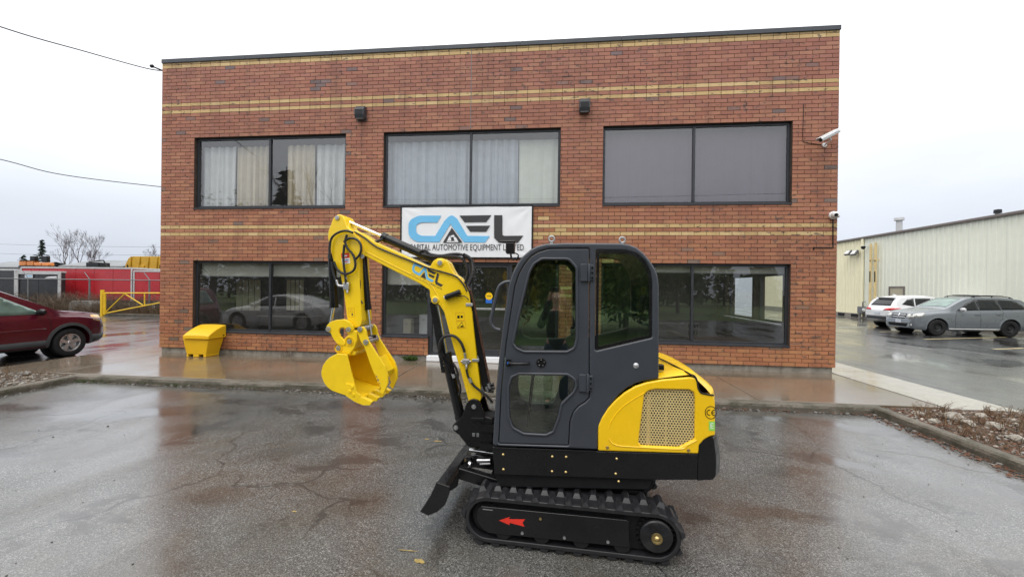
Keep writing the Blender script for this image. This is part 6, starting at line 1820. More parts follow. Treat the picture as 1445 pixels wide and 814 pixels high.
# maroon minivan crossover in the driveway, nose away from the street
SPV = dict(x=(-4.10, .95), axles=(-3.02, 0.0), hw=.92, r=.345, arch=.43, rim=.62, spokes=5,
    top=[(-4.10, 1.0), (-4.06, 1.45), (-3.85, 1.69), (-3.0, 1.75), (-1.8, 1.76), (-1.25, 1.70), (-.75, 1.44), (-.28, 1.19), (-.10, 1.13), (.35, 1.085), (.70, 1.03), (.86, .95), (.95, .68)],
    belt=[(-4.1, 1.02), (-2, 1.05), (-.4, 1.01), (.2, .98), (.8, .88), (.95, .55)],
    bot=[(-4.1, .42), (-3.8, .30), (-3.4, .26), (.4, .25), (.75, .30), (.95, .40)],
    w=[(-4.1, .78), (-3.95, .87), (-3.2, .92), (0, .92), (.45, .90), (.75, .80), (.90, .66), (.95, .55)])
root = empty('parked_minivan', (-2.09-.90, -.30, 0.004), R(90-3))
tag(root, 'maroon minivan with grey lower cladding and five spoke rims in the driveway', 'minivan')
c = Car(SPV, MT['maroon'], root)
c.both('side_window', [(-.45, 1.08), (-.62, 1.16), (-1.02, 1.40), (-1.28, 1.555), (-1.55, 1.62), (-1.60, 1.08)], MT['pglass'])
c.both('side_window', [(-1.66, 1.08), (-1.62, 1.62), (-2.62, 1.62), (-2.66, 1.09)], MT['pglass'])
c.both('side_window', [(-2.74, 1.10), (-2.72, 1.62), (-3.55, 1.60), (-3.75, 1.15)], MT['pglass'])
c.decal('windscreen', [(-.34, -.66), (-.34, .66), (-1.18, .56), (-1.18, -.56)], MT['dglass'], 'z')
c.decal('rear_window', [(-.58, 1.12), (.58, 1.12), (.52, 1.58), (-.52, 1.58)], MT['dglass'], 'x', -1)
c.both('cladding', [(-2.58, .27), (-.44, .27), (-.46, .46), (-2.56, .46)], MT['clad'], off=.012)
c.both('cladding', [(.44, .30), (.92, .40), (.92, .50), (.46, .50)], MT['clad'], off=.012)
c.decal('bumper', [(-.60, .38), (.60, .38), (.60, .50), (-.60, .50)], MT['clad'], 'x', 1, off=.012)
c.arches(MT['clad'], .06)
for sd in (1, -1): c.decal('headlight', [(.58, .86), (.90, .74), (.90, .90), (.76, .98), (.56, 1.00)], MT['lamp_w'], 'y', sd, off=.008); c.decal('indicator', [(.50, .88), (.58, .86), (.56, 1.00), (.49, .99)], MT['amber'], 'y', sd, off=.009)
c.both('trim_strip', [(-1.7, .70), (-.50, .72), (-.50, .745), (-1.7, .725)], MT['maroon'], off=.014)
c.line('door_seam', [(-.42, .48), (-.40, .8), (-.44, 1.05)]); c.line('door_seam', [(-1.63, .48), (-1.63, 1.05)])
c.line('bonnet_seam', [(-.30, 1.06), (.2, 1.01), (.6, .95)])
c.mirror(-.62, 1.08, MT['black']); c.handles([(-1.42, .88), (-1.85, .88)], MT['maroon'])

# grey crossover facing left in the yard
SPG = dict(x=(-.90, 3.99), axles=(0.0, 2.89), hw=.92, r=.355, arch=.425, rim=.60, spokes=0, rimmat=MT['steelrim'],
    top=[(-.90, .60), (-.84, .88), (-.70, 1.00), (-.2, 1.09), (.35, 1.15), (.48, 1.20), (.95, 1.47), (1.32, 1.64), (1.9, 1.69), (2.9, 1.675), (3.5, 1.60), (3.78, 1.42), (3.93, 1.10), (3.99, .8)],
    belt=[(-.9, .55), (-.75, .90), (0, .99), (.8, 1.04), (2.5, 1.10), (3.6, 1.16), (3.9, 1.05), (3.99, .75)],
    bot=[(-.9, .32), (-.7, .24), (-.4, .22), (3.2, .24), (3.7, .30), (3.99, .42)],
    w=[(-.9, .60), (-.82, .74), (-.6, .84), (-.2, .91), (.4, .915), (2.9, .92), (3.5, .89), (3.85, .80), (3.99, .68)])
SPG = {**SPG, **{k: [(-a, b) for a, b in SPG[k]][::-1] for k in ('top', 'belt', 'bot', 'w')}, 'x': (-3.99, .90), 'axles': (-2.89, 0.0)}
w0, w1 = onz(1323, 474, .004), onz(1427, 476, .004)
ang = math.atan2(w0.y-w1.y, w0.x-w1.x)
nrm = Vector((math.sin(ang), -math.cos(ang), 0))
root = empty('parked_crossover', (w0.x+nrm.x*.89, w0.y+nrm.y*.89, .004), ang)
tag(root, 'blue grey crossover with roof rails and black steel wheels parked facing left', 'crossover')
c = Car(SPG, MT['cargrey'], root)
c.both('side_window', [(-.78, 1.10), (-1.30, 1.44), (-1.62, 1.575), (-1.69, 1.13)], MT['dglass'])
c.both('side_window', [(-1.715, 1.13), (-1.645, 1.58), (-2.47, 1.60), (-2.58, 1.155)], MT['dglass'])
c.both('side_window', [(-2.605, 1.16), (-2.495, 1.60), (-3.22, 1.545), (-3.60, 1.25), (-3.50, 1.18)], MT['dglass'])
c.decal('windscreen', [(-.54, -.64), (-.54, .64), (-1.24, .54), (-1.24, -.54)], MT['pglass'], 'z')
c.decal('rear_window', [(-.55, 1.18), (.55, 1.18), (.48, 1.48), (-.48, 1.48)], MT['dglass'], 'x', -1)
c.both('sill_trim', [(-2.45, .30), (-.44, .29), (-.44, .335), (-2.45, .345)], MT['silver'], off=.012)
c.arches(MT['cargrey'], .05)
g_ = c.decal('grille', [(-.34, .70), (.34, .70), (.38, .92), (-.38, .92)], MT['black'], 'x', 1, off=.006)
for z in (.76, .855): c.decal('grille_bar', [(-.33, z-.013), (.33, z-.013), (.34, z+.013), (-.34, z+.013)], MT['chrome'], 'x', 1, off=.014, par=g_)
c.decal('grille_bar', [(-.025, .70), (.025, .70), (.025, .92), (-.025, .92)], MT['chrome'], 'x', 1, off=.014, par=g_)
for sd in (1, -1):
    c.decal('headlight', [(sd*.40, .72), (sd*.70, .74), (sd*.76, .93), (sd*.42, .91)], MT['lamp'], 'x', 1, off=.008); c.decal('headlight', [(.60, .80), (.80, .78), (.74, .93), (.42, .98)], MT['lamp'], 'y', sd, off=.009)
    c.decal('tail_light', [(-3.80, .98), (-3.93, .98), (-3.86, 1.22), (-3.70, 1.22)], MT['tail'], 'y', sd, off=.009)
    c.decal('fog_light', [(sd*.56, .40), (sd*.66, .40), (sd*.66, .47), (sd*.56, .47)], MT['lamp'], 'x', 1, off=.008)
c.decal('lower_grille', [(-.45, .36), (.45, .36), (.50, .50), (-.50, .50)], MT['black_m'], 'x', 1, off=.006)
h = c.bvh.ray_cast(Vector((6, .26, .60)), Vector((-1, 0, 0)))[0]
c.box('number_plate', (h.x+.004, -.10, .50), (h.x+.018, .20, .65), MT['plate_w'])
c.line('door_seam', [(-.72, .36), (-.68, .7), (-.76, 1.08)]); c.line('door_seam', [(-1.70, .38), (-1.69, 1.1)]); c.line('door_seam', [(-2.55, .75), (-2.60, 1.12)])
c.mirror(-.92, 1.10, MT['silver']); c.handles([(-1.55, .95), (-2.42, .98)], MT['cargrey']); c.rails(-1.6, -3.3, .58, MT['black'])
for x in (-1.95, -2.9):
    q0 = c.bvh.ray_cast(Vector((x, 0, 4)), Vector((0, 0, -1)))[0]; m = MB(); m.tube([(x, -.58, q0.z+.045), (x, 0, q0.z+.06), (x, .58, q0.z+.045)], .018, 8); m.build('cross_bar', MT['black'], root, local=True)

# white crossover, tail towards us
SPW = dict(x=(-3.62, .93), axles=(-2.70, 0.0), hw=.92, r=.36, arch=.43, rim=.62, spokes=10,
    top=[(-3.62, .90), (-3.55, 1.05), (-3.45, 1.16), (-3.22, 1.45), (-3.02, 1.60), (-2.4, 1.68), (-1.6, 1.69), (-1.2, 1.62), (-.7, 1.38), (-.38, 1.18), (-.1, 1.10), (.5, 1.03), (.78, .92), (.90, .75), (.93, .6)],
    belt=[(-3.62, .88), (-3.4, 1.08), (-2, 1.06), (-.4, 1.0), (.5, .95), (.8, .82), (.93, .55)],
    bot=[(-3.62, .48), (-3.4, .34), (-3.1, .26), (.4, .24), (.75, .28), (.93, .40)],
    w=[(-3.62, .70), (-3.52, .80), (-3.3, .88), (-2.7, .92), (0, .92), (.45, .89), (.75, .78), (.93, .55)])
w0 = onz(1245, 462, .004)
root = empty('parked_hatchback', (w0.x+2.70+.62, w0.y+.35, .004), R(6))
tag(root, 'white crossover with red tail lights parked behind the grey one', 'crossover')
c = Car(SPW, MT['carwhite'], root)
c.both('side_window', [(-.62, 1.08), (-1.15, 1.42), (-1.48, 1.555), (-1.56, 1.10)], MT['dglass'])
c.both('side_window', [(-1.62, 1.10), (-1.54, 1.56), (-2.35, 1.555), (-2.42, 1.13)], MT['dglass'])
c.both('side_window', [(-2.48, 1.14), (-2.41, 1.55), (-2.75, 1.50), (-3.08, 1.24)], MT['dglass'])
c.decal('windscreen', [(-.44, -.64), (-.44, .64), (-1.12, .54), (-1.12, -.54)], MT['dglass'], 'z')
c.decal('rear_window', [(-.58, 1.16), (.58, 1.16), (.50, 1.50), (-.50, 1.50)], MT['dglass'], 'x', -1, off=.008)
for sd in (1, -1):
    c.decal('tail_light', [(sd*.34, .93), (sd*.74, .92), (sd*.80, 1.06), (sd*.46, 1.03)], MT['tail'], 'x', -1, off=.010); c.decal('tail_light', [(-3.54, .92), (-3.12, 1.00), (-3.22, 1.06), (-3.48, 1.06)], MT['tail'], 'y', sd, off=.011)
c.decal('bumper', [(-.72, .48), (.72, .48), (.74, .64), (-.74, .64)], MT['clad'], 'x', -1, off=.010)
c.both('cladding', [(-2.25, .27), (-.46, .27), (-.46, .38), (-2.25, .38)], MT['clad'], off=.012); c.both('cladding', [(-3.50, .46), (-3.15, .30), (-3.14, .52), (-3.54, .64)], MT['clad'], off=.011)
c.arches(MT['clad'], .05)
h = c.bvh.ray_cast(Vector((-6, 0, .80)), Vector((1, 0, 0)))[0]
c.box('number_plate', (h.x-.016, -.16, .72), (h.x-.004, .16, .85), MT['plate_w'])
sp_ = c.bvh.ray_cast(Vector((-3.05, 0, 4)), Vector((0, 0, -1)))[0]
m = MB(); m.prism([(-3.02, sp_.z-.02), (-3.26, sp_.z+.01), (-3.26, sp_.z-.02), (-3.1, sp_.z-.05)], lambda x, z, d: Vector((x, d, z)), -.52, .52); m.build('spoiler', MT['carwhite'], root, local=True, bevel=.01)
m = MB(); m.prism([(-2.55, 0), (-2.75, .075), (-2.80, .075), (-2.78, 0)], lambda x, z, d: Vector((x, d, z+1.68)), -.03, .03); m.build('antenna_fin', MT['carwhite'], root, local=True, bevel=.006)
c.line('door_seam', [(-1.58, .40), (-1.59, 1.08)]); c.line('door_seam', [(-2.30, .75), (-2.45, 1.10)]); c.mirror(-.80, 1.06, MT['carwhite']); c.handles([(-1.45, .93), (-2.28, .96)], MT['carwhite'])

# pale sedan outside the frame, seen only mirrored in the lower left window
SPS = dict(x=(-3.75, .95), axles=(-2.78, 0.0), hw=.90, r=.335, arch=.40, rim=.66, spokes=10,
    top=[(-3.75, .70), (-3.70, .98), (-3.5, 1.05), (-3.2, 1.08), (-2.9, 1.18), (-2.3, 1.39), (-1.9, 1.44), (-1.5, 1.44), (-1.1, 1.36), (-.5, 1.06), (-.3, .98), (.4, .88), (.75, .76), (.95, .55)],
    belt=[(-3.75, .68), (-3.5, .98), (-2, .96), (-.4, .92), (.5, .82), (.95, .5)],
    bot=[(-3.75, .40), (-3.4, .26), (-3.0, .18), (.5, .17), (.8, .22), (.95, .32)],
    w=[(-3.75, .66), (-3.6, .80), (-3.0, .89), (0, .90), (.5, .86), (.78, .74), (.95, .52)])
root = empty('parked_sedan', (-2.95, -6.75, .004), R(180))
tag(root, 'pale grey sedan standing left of the lot, mirrored in the lower left window', 'sedan')
c = Car(SPS, MT['silver'], root)
c.both('side_window', [(-.58, .97), (-1.20, 1.32), (-1.52, 1.37), (-1.56, .98)], MT['dglass'])
c.both('side_window', [(-1.62, .98), (-1.58, 1.375), (-2.05, 1.36), (-2.62, 1.13), (-2.60, 1.02)], MT['dglass'])
c.decal('windscreen', [(-.40, -.64), (-.40, .64), (-1.08, .52), (-1.08, -.52)], MT['dglass'], 'z')
for sd in (1, -1): c.decal('headlight', [(.45, .68), (.82, .58), (.80, .68), (.45, .80)], MT['lamp'], 'y', sd, off=.008)
c.line('door_seam', [(-1.59, .30), (-1.59, .96)]); c.mirror(-.72, .98, MT['silver']); c.handles([(-1.45, .82), (-2.38, .84)], MT['silver'])
# yard markings
MT['line'] = mat_plain('worn_parking_paint', (0.44, 0.36, 0.19), .6, 0, .25, 3, .4)
MT['line_w'] = mat_plain('worn_white_paint', (0.42, 0.41, 0.36), .6, 0, .3, 3, .4)
def ground_line(p, q, w, label=None, mat=None):
    a, b = onz(*p, .008), onz(*q, .008); d = (b-a); d.normalize(); n_ = Vector((-d.y, d.x, 0))*w/2
    m = MB(); m.add([a-n_, b-n_, b+n_, a+n_], [(0, 1, 2, 3)]); tag(m.build('parking_line', mat or MT['line']), kind='structure')
ground_line((1304, 478.5), (1445, 475), .11); ground_line((1402, 492.5), (1445, 491), .12); ground_line((1241, 468), (1300, 466.5), .11); ground_line((1183, 462), (1230, 460.5), .10, mat=MT['line_w'])
# ================================================================== LEFT: gate, fence, trailers, far trees
MT['gate'] = mat_plain('yellow_gate_paint', (0.72, 0.46, 0.02), .5, 0, .12, 4, .4)
MT['redpanel'] = mat_plain('red_trailer_skin', (0.42, 0.016, 0.024), .35, 0, .10, 1.5, .5, .2)
MT['blackpanel'] = mat_plain('black_trailer_skin', (0.020, 0.021, 0.024), .4, 0, .2, 2, .5)
MT['alu'] = mat_plain('pale_aluminium_trim', (0.50, 0.50, 0.50), .5, .2, .12, 4)
MT['verge'] = mat_plain('rough_verge', (0.075, 0.062, 0.035), .9, 0, .45, 2.5, .2, bump=.8, bscale=14)
YG = onz(147, 446, .004).y
def kerb_line(name, x0, x1, y, top, w=.15):
    m = MB(); m.box((x0, y, 0), (x1, y+w, top)); return tag(m.build(name, MT['kerb'], bevel=.02), kind='structure')
kerb_line('kerb', -40, 2.0, YG+.30, .13)
sheet('verge', -60, 6, YG+.451, 70, .10, MT['verge'])
p = onz(147, 446, .004); root = empty('swing_gate', (p.x, YG, 0)); tag(root, 'yellow tubular swing gate with diagonal braces beside the brick building', 'gate')
G = lambda px, py: ony(px, py, YG)
m = MB(); a, b = G(144.5, 409), G(144.5, 447); m.tube([(a.x, YG, a.z), (a.x, YG, 0)], .085, 12); m.build('post', MT['gate'], root)
m = MB(); a = G(148.6, 414); m.tube([(a.x, YG-.02, a.z+.03), (a.x, YG-.02, G(148.6, 444).z)], .055, 10); m.build('hinge_tube', MT['gate'], root)
for nm, q, r_ in (('top_rail', [(148, 413.5), (242, 413.5)], .035), ('bottom_rail', [(149, 442), (242, 424)], .035), ('brace', [(149.5, 440), (175.5, 415)], .030), ('brace', [(177, 415), (201.5, 430.5)], .030), ('upright', [(204, 414), (204, 431)], .030)):
    m = MB(); m.tube([G(*q[0]), G(*q[1])], r_, 8); m.build(nm, MT['gate'], root)
# chain link fence with cranked posts
YF = YG+1.5
F_ = lambda px, py: ony(px, py, YF)
fz = F_(128, 394).z
root = empty('chain_link_fence', (F_(100, 440).x, YF, .1)); tag(root, 'grey chain link fence with cranked barbed wire arms in front of the trailers', 'fence')
postx = [F_(px, 394).x for px in (-60, 40, 126.5, 211, 290)]
for x in postx:
    m = MB(); m.tube([(x, YF, .08), (x, YF, fz)], .045, 8); m.tube([(x, YF, fz), (x-.36, YF-.0, fz+.42)], .022, 6); m.build('post', MT['galv'], root)
m = MB(); m.tube([(postx[0], YF, fz-.02), (postx[-1], YF, fz-.02)], .030, 8); m.build('top_rail', MT['galv'], root)
m = MB()
for dx, dz in ((-.12, .14), (-.23, .27), (-.34, .40)): m.tube([(postx[0]+dx, YF, fz+dz), (postx[-1]+dx, YF, fz+dz)], .005, 3, cap=False)
tag(m.build('barbed_wire', MT['galv'], root), kind='stuff')
m = MB(); x = postx[0]; sp_ = .11
H_ = fz-.12
while x < postx[-1]+H_:
    for s in (1, -1):
        if s > 0: a, b = Vector((x-H_, YF+.01, .1)), Vector((x, YF+.01, fz-.02))
        else: a, b = Vector((x, YF-.01, .1)), Vector((x-H_, YF-.01, fz-.02))
        m.tube([a, b], .0013, 3, cap=False)
    x += sp_
tag(m.build('chain_link', MT['black_m'], root), kind='stuff')
# trailers
YT = YF+1.6
T = lambda px, py, dy=0: ony(px, py, YT+dy)
def trailer(xa, xb, z0, z1, y0, y1, skin, label, name, grp='cargo trailers behind the fence', posts=2, trim=.10):
    root = empty(name, ((xa+xb)/2, (y0+y1)/2, .1)); tag(root, label, 'trailer', grp)
    nP = max(2, int((xb-xa)/1.25)); w = (xb-xa)/nP
    for i in range(nP):
        m = MB(); m.box((xa+w*i+.012, y0, z0), (xa+w*(i+1)-.012, y0+.03, z1-trim)); m.build('side_panel', skin, root)
    m = MB(); m.box((xa+.01, y0+.031, z0), (xb-.01, y1, z1-.02)); m.build('box_body', skin, root)
    m = MB(); m.box((xa-.03, y0-.02, z1-trim+.001), (xb+.03, y1+.02, z1)); m.build('roof_rail', MT['alu'], root, bevel=.01)
    for x in (xa-.03, xb-.07)[:posts]:
        m = MB(); m.box((x, y0-.025, z0-.05), (x+.10, y0-.001, z1-trim)); m.build('corner_post', MT['alu'], root)
    m = MB(); m.box((xa+.02, y0+.05, z0-.16), (xb-.02, y1-.05, z0-.01)); m.build('chassis', MT['black_m'], root)
    for dx in (-.45, .45):
        c_ = Vector(((xa+xb)/2+dx, y0+.03, .42)); m = MB(); m.lathe([(.12, 0), (.30, .01), (.34, -.03), (.34, -.2), (.12, -.2)], c_, (0, -1, 0), 20); wl = m.build('wheel', MT['tyre'], root)
        m = MB(); m.lathe([(.001, .01), (.18, .0), (.18, -.05), (.001, -.05)], c_, (0, -1, 0), 16); m.build('rim', MT['alu'], wl)
    return root
zr1, zr2 = T(60, 375.5).z, T(200, 380).z
trailer(T(30, 380).x, T(186.5, 380).x, .75, T(120, 377).z, YT, YT+2.2, MT['redpanel'], 'long red cargo trailer with a pale roof rail behind the fence', 'cargo_trailer')
trailer(T(189, 380).x, T(262, 380).x, .75, T(210, 381.5).z, YT, YT+2.2, MT['redpanel'], 'shorter red cargo trailer half hidden by the brick building', 'cargo_trailer')
trailer(T(-60, 380, -1.0).x, T(22, 380, -1.0).x, .70, T(10, 379.5, -1).z, YT-1.0, YT-.75, MT['blackpanel'], 'black cargo trailer with an aluminium roof edge at the left frame edge', 'cargo_trailer')
# open tailed black trailer beside it
xa, xb = T(24, 385, -1.0).x, T(86, 385, -1.0).x; zt = T(55, 382.5, -1).z
root = trailer(xa, xb, .70, zt, YT-1.0, YT-.75, MT['blackpanel'], 'black cargo trailer with a broad pale door frame and a small blue notice', 'cargo_trailer')
m = MB(); m.box((xa+.02, YT-1.05, zt-.20), (xb-.02, YT-1.026, zt-.10)); m.build('door_header', MT['alu'], root)
for x0_, x1_ in ((xa-.06, xa+.16), (xb-.14, xb+.06)):
    m = MB(); m.box((x0_, YT-1.06, .72), (x1_, YT-1.027, zt-.10)); m.build('door_post', MT['alu'], root)
a, b = T(34, 387.5, -1.1), T(45, 392, -1.1); m = MB(); m.box((a.x, YT-1.066, b.z), (b.x, YT-1.054, a.z)); nt2 = m.build('notice', MT['plate_w'], root)
m = MB(); m.box((a.x+.06, YT-1.069, (a.z+b.z)/2-.02), (b.x-.06, YT-1.0665, (a.z+b.z)/2+.04)); m.build('notice_print', MT['blue'], nt2)
a, b = T(62, 390, -1.1), T(80, 392.5, -1.1); m = MB(); m.prism([(a.x, b.z), (b.x, b.z+.02), (b.x-.1, a.z+.02), (a.x+.25, a.z-.02)], yframe, YT-1.067, YT-1.061); m.build('notice', MT['white'], root)
# amber warning bar and dark cargo on the red trailer's roof, salt hopper behind
zt = T(120, 377).z
def on_roof(px, py, dy=1.0): return ony(px, py, YT+dy)
a, b = on_roof(31, 370), on_roof(74, 370); root = empty('warning_light_bar', ((a.x+b.x)/2, YT+1, zt)); tag(root, 'amber warning light bar on a black mount above the red trailer', 'warning light')
m = MB(); m.box((a.x, YT+.8, zt+.001), (b.x, YT+1.2, zt+.10)); m.build('mount', MT['black'], root, bevel=.02)
MT['amberlens'] = mat_plain('amber_lens', (0.62, 0.22, 0.06), .3, 0, .25, 6, .5)
n = 4; w = (b.x-a.x)*.98/n
for i in range(n):
    m = MB(); hgt = .34 if i < 2 else .22
    m.box((a.x+w*i+.02, YT+.82, zt+.102), (a.x+w*(i+1)-.03, YT+1.18, zt+.102+hgt)); m.build('lens', MT['amberlens'], root, bevel=.04)
m = MB()
m.box((a.x-.06, YT+.78, zt+.445), (a.x+(b.x-a.x)*.55, YT+1.22, zt+.47)); m.build('lid', MT['black'], root)
for px in (49, 66):
    q = on_roof(px, 364); m = MB(); m.box((q.x-.25, YT+.9, zt+.475 if px < 60 else zt+.34), (q.x+.15, YT+1.1, q.z+.12)); m.build('spotlight', MT['black'], root, bevel=.03)
a, b = on_roof(128, 376), on_roof(154, 370.5); root = empty('roof_cargo', ((a.x+b.x)/2, YT+1, zt)); tag(root, 'black strapped load lying on the roof of the red trailer', 'load')
m = MB(); m.box((a.x, YT+.7, zt+.001), (a.x+(b.x-a.x)*.72, YT+1.4, b.z)); m.build('bundle', MT['black'], root, bevel=.05)
m = MB(); m.tube([(a.x+.3, YT+.66, b.z+.02), (b.x, YT+.66, b.z+.12), (b.x+.3, YT+.66, zt+.02)], .04, 6); m.build('strap', MT['black_m'], root)
# salt hopper
YH = YT+4.2
a, b = ony(177, 381, YH), ony(262, 362, YH); root = empty('salt_hopper', ((a.x+b.x)/2, YH, 0)); tag(root, 'yellow plastic salt spreader hopper on a frame behind the red trailers', 'salt hopper')
MT['hopper'] = mat_plain('yellow_hopper_plastic', (0.50, 0.30, 0.025), .45, 0, .15, 2, .4)
zb0, zt0 = a.z-.15, b.z
hp_ = rpoly([(a.x, zb0), (a.x-.02, zb0+.55), (a.x+.25, zt0-.12), (a.x+.6, zt0), (b.x, zt0), (b.x, zb0)], [.05, .15, .2, .2, .02, .02], 4)
m = MB(); m.prism(hp_, yframe, YH, YH+1.4); hb = m.build('hopper_body', MT['hopper'], root, bevel=.05)
for k in range(5):
    x = a.x+.45+k*.72; m = MB(); m.tube(spline([(x, YH-.03, zb0), (x, YH-.05, zb0+.5), (x+.05, YH-.02, zt0-.02)], 4), .055, 8); m.build('moulded_rib', MT['hopper'], hb)
for k in (0, 2):
    x = a.x+.10+k*.95; m = MB(); m.box((x+.9, YH-.06, zb0+.08), (x+1.5, YH-.008, zb0+.52)); m.build('recess_panel', MT['hopper'], hb, bevel=.03)
for x in (a.x+.2, a.x+2.9):
    m = MB(); m.box((x, YH-.09, zb0), (x+.07, YH-.052, zb0+.55)); m.build('ratchet_strap', MT['black_m'], hb)
for x in (a.x+.2, b.x-.4):
    m = MB(); m.box((x, YH+.2, 0.1), (x+.1, YH+.3, zb0)); m.box((x, YH+1.1, 0.1), (x+.1, YH+1.2, zb0)); m.build('support_frame', MT['black_m'], root)
# concrete block in the weeds
a, b = ony(107, 441, YF-.35), ony(140, 424.5, YF-.35); root = empty('concrete_block', ((a.x+b.x)/2, YF-.3, .1)); tag(root, 'weathered concrete barrier block in the weeds beside the yellow gate post', 'concrete block')
m = MB(); m.prism([(a.x, .08), (a.x+.05, b.z-.18), (a.x+.22, b.z), (b.x-.22, b.z), (b.x-.03, b.z-.16), (b.x, .08)], yframe, YF-.75, YF-.15); m.build('block', MT['rock_d'], root, bevel=.03)
# dead brush along the fence
rnd = random.Random(61)
sp = [(rnd.uniform(-26, -9), YF+rnd.uniform(-.9, .5), .1) for _ in range(230)]
MT['brush'] = mat_plain('grey_brown_brush', (0.145, 0.110, 0.080), .85, 0, .4, 3, .2)
stems('dead_brush', sp, 9, 1.15, 62, MT['brush'], .5, .007, 3)
sp = [(rnd.uniform(-26, -9), YF+rnd.uniform(-1.0, -.3), .1) for _ in range(150)]
stems('dry_grass', sp, 12, .55, 63, MT['straw'], .35, .006, 0)

# ---- trees
MT['bark'] = mat_plain('grey_bark', (0.095, 0.080, 0.075), .85, 0, .3, 3, .2)
MT['twig'] = mat_plain('bare_twigs', (0.120, 0.092, 0.092), .85, 0, .25, 3, .2)
MT['needle'] = mat_plain('dark_needles', (0.030, 0.050, 0.034), .75, 0, .5, 1.5, .2)
MT['leafg'] = mat_plain('green_leaves', (0.115, 0.165, 0.045), .65, 0, .45, .9, .3)
MT['leafy'] = mat_plain('yellowing_leaves', (0.20, 0.19, 0.055), .65, 0, .4, .9, .3)
def bare_tree(base, h, seed, label, group=None, lean=(0, 0), depth=6, spread=.55, twig=.010, name='bare_tree', cat='tree'):
    rq = random.Random(seed); root = empty(name, base); tag(root, label, cat, group)
    tm, bmh = MB(), MB()
    def grow(p, d, L, r, k):
        n = 3; pts = [p]; q = p; dd = d
        for i in range(n):
            dd = (dd+Vector((rq.gauss(0, .10), rq.gauss(0, .10), rq.gauss(.02, .05)))).normalized(); q = q+dd*L/n; pts.append(q)
        (tm if k >= depth-1 else bmh).tube(pts, [r, r*.85, r*.75, r*.62], 6 if k >= depth-1 else (4 if k > 2 else 3), cap=False)
        if k <= 0: return
        nb = 2 if rq.random() < .45 else 3
        for b in range(nb):
            ax = Vector((rq.gauss(0, 1), rq.gauss(0, 1), rq.gauss(0, .3))).normalized()
            nd = (dd+ax*rq.uniform(.35, 1.0)*spread+Vector((0, 0, .12))).normalized()
            grow(pts[rq.choice((2, 3))] if b else pts[3], nd, L*rq.uniform(.62, .86), max(twig*.5, r*rq.uniform(.48, .62)), k-1)
    grow(Vector(base), Vector((lean[0], lean[1], 1)).normalized(), h*.28, h*.020, depth)
    tm.build('trunk', MT['bark'], root); tag(bmh.build('branches', MT['twig'], root), kind='stuff')
    return root
def conifer(base, h, seed, label, group=None, w=.28, n=26, name='spruce_tree', per=16, quad=.5):
    rq = random.Random(seed); root = empty(name, base); tag(root, label, 'tree', group); b0 = Vector(base)
    m = MB(); m.tube([b0, b0+Vector((0, 0, h*.98))], [h*.018, h*.003], 7); m.build('trunk', MT['bark'], root)
    cm = MB()
    for i in range(n):
        t = (i+rq.random()*.6)/n; z = h*(.10+.88*t); L = h*w*(1-t)**.85*rq.uniform(.65, 1.15)+.05*h*.1
        for k in range(7):
            a = 6.2832*k/7+rq.uniform(0, 1); l = L*rq.uniform(.6, 1.1); d = Vector((math.cos(a), math.sin(a), rq.uniform(-.35, -.02)))
            o = b0+Vector((0, 0, min(h*.97, z+rq.uniform(-.6, .6)*h/n))); e = o+d*l
            cm.tube([o, e], [h*.004, h*.001], 3, cap=False)
            for j in range(per):
                u = rq.uniform(.12, 1.0); c_ = o.lerp(e, u)+Vector((rq.gauss(0, .04), rq.gauss(0, .04), rq.gauss(-.02, .02)))*l
                s_ = quad*h*.035*rq.uniform(.5, 1.3); ax = (d+Vector((rq.gauss(0, .7), rq.gauss(0, .7), rq.gauss(-.3, .3)))).normalized(); sd = ax.orthogonal().normalized()*s_*.45
                cm.add([c_-sd, c_+ax*s_*1.6, c_+sd, c_-ax*s_*.3], [(0, 1, 2, 3)])
    tag(cm.build('crown', MT['needle'], root), kind='stuff'); return root
def leafy_tree(base, h, seed, label, mat, group=None, crown=.42, n=26, leaves=190, ls=.16, droop=0.0, name='leafy_tree'):
    rq = random.Random(seed); root = empty(name, base); tag(root, label, 'tree', group); b0 = Vector(base); m = MB(); cm = MB()
    top = b0+Vector((rq.gauss(0, .03)*h, rq.gauss(0, .03)*h, h*.6)); m.tube([b0, b0.lerp(top, .5), top], [h*.03, h*.022, h*.012], 8)
    for i in range(n):
        a = rq.uniform(0, 6.28); t = rq.uniform(.30, 1.0); o = b0.lerp(top, t); L = h*crown*rq.uniform(.45, 1.0)
        e = o+Vector((math.cos(a)*L*.8, math.sin(a)*L*.8, L*rq.uniform(.1, .8))); m.tube([o, o.lerp(e, .5)+Vector((0, 0, L*.1)), e], [h*.008, h*.005, h*.002], 5, cap=False)
        R0 = h*rq.uniform(.07, .14)
        for j in range(leaves):
            v = Vector((rq.gauss(0, 1), rq.gauss(0, 1), rq.gauss(0, .75)))*R0*.7; c_ = o.lerp(e, rq.uniform(.55, 1.05))+v
            if droop: c_.z -= droop*rq.random()*h
            s_ = ls*rq.uniform(.6, 1.4); ax = Vector((rq.gauss(0, 1), rq.gauss(0, 1), rq.gauss(-.4-droop*4, .6))).normalized(); sd = ax.orthogonal().normalized()*s_*.4
            cm.add([c_-sd, c_+ax*s_, c_+sd, c_-ax*s_*.6], [(0, 1, 2, 3)])
    m.build('trunk', MT['bark'], root); tag(cm.build('crown', mat, root), kind='stuff'); return root
def far(px, py, Y, z=0.1):
    q = ony(px, py, Y); return (q.x, Y, z)
ft = 'bare trees beyond the trailers'
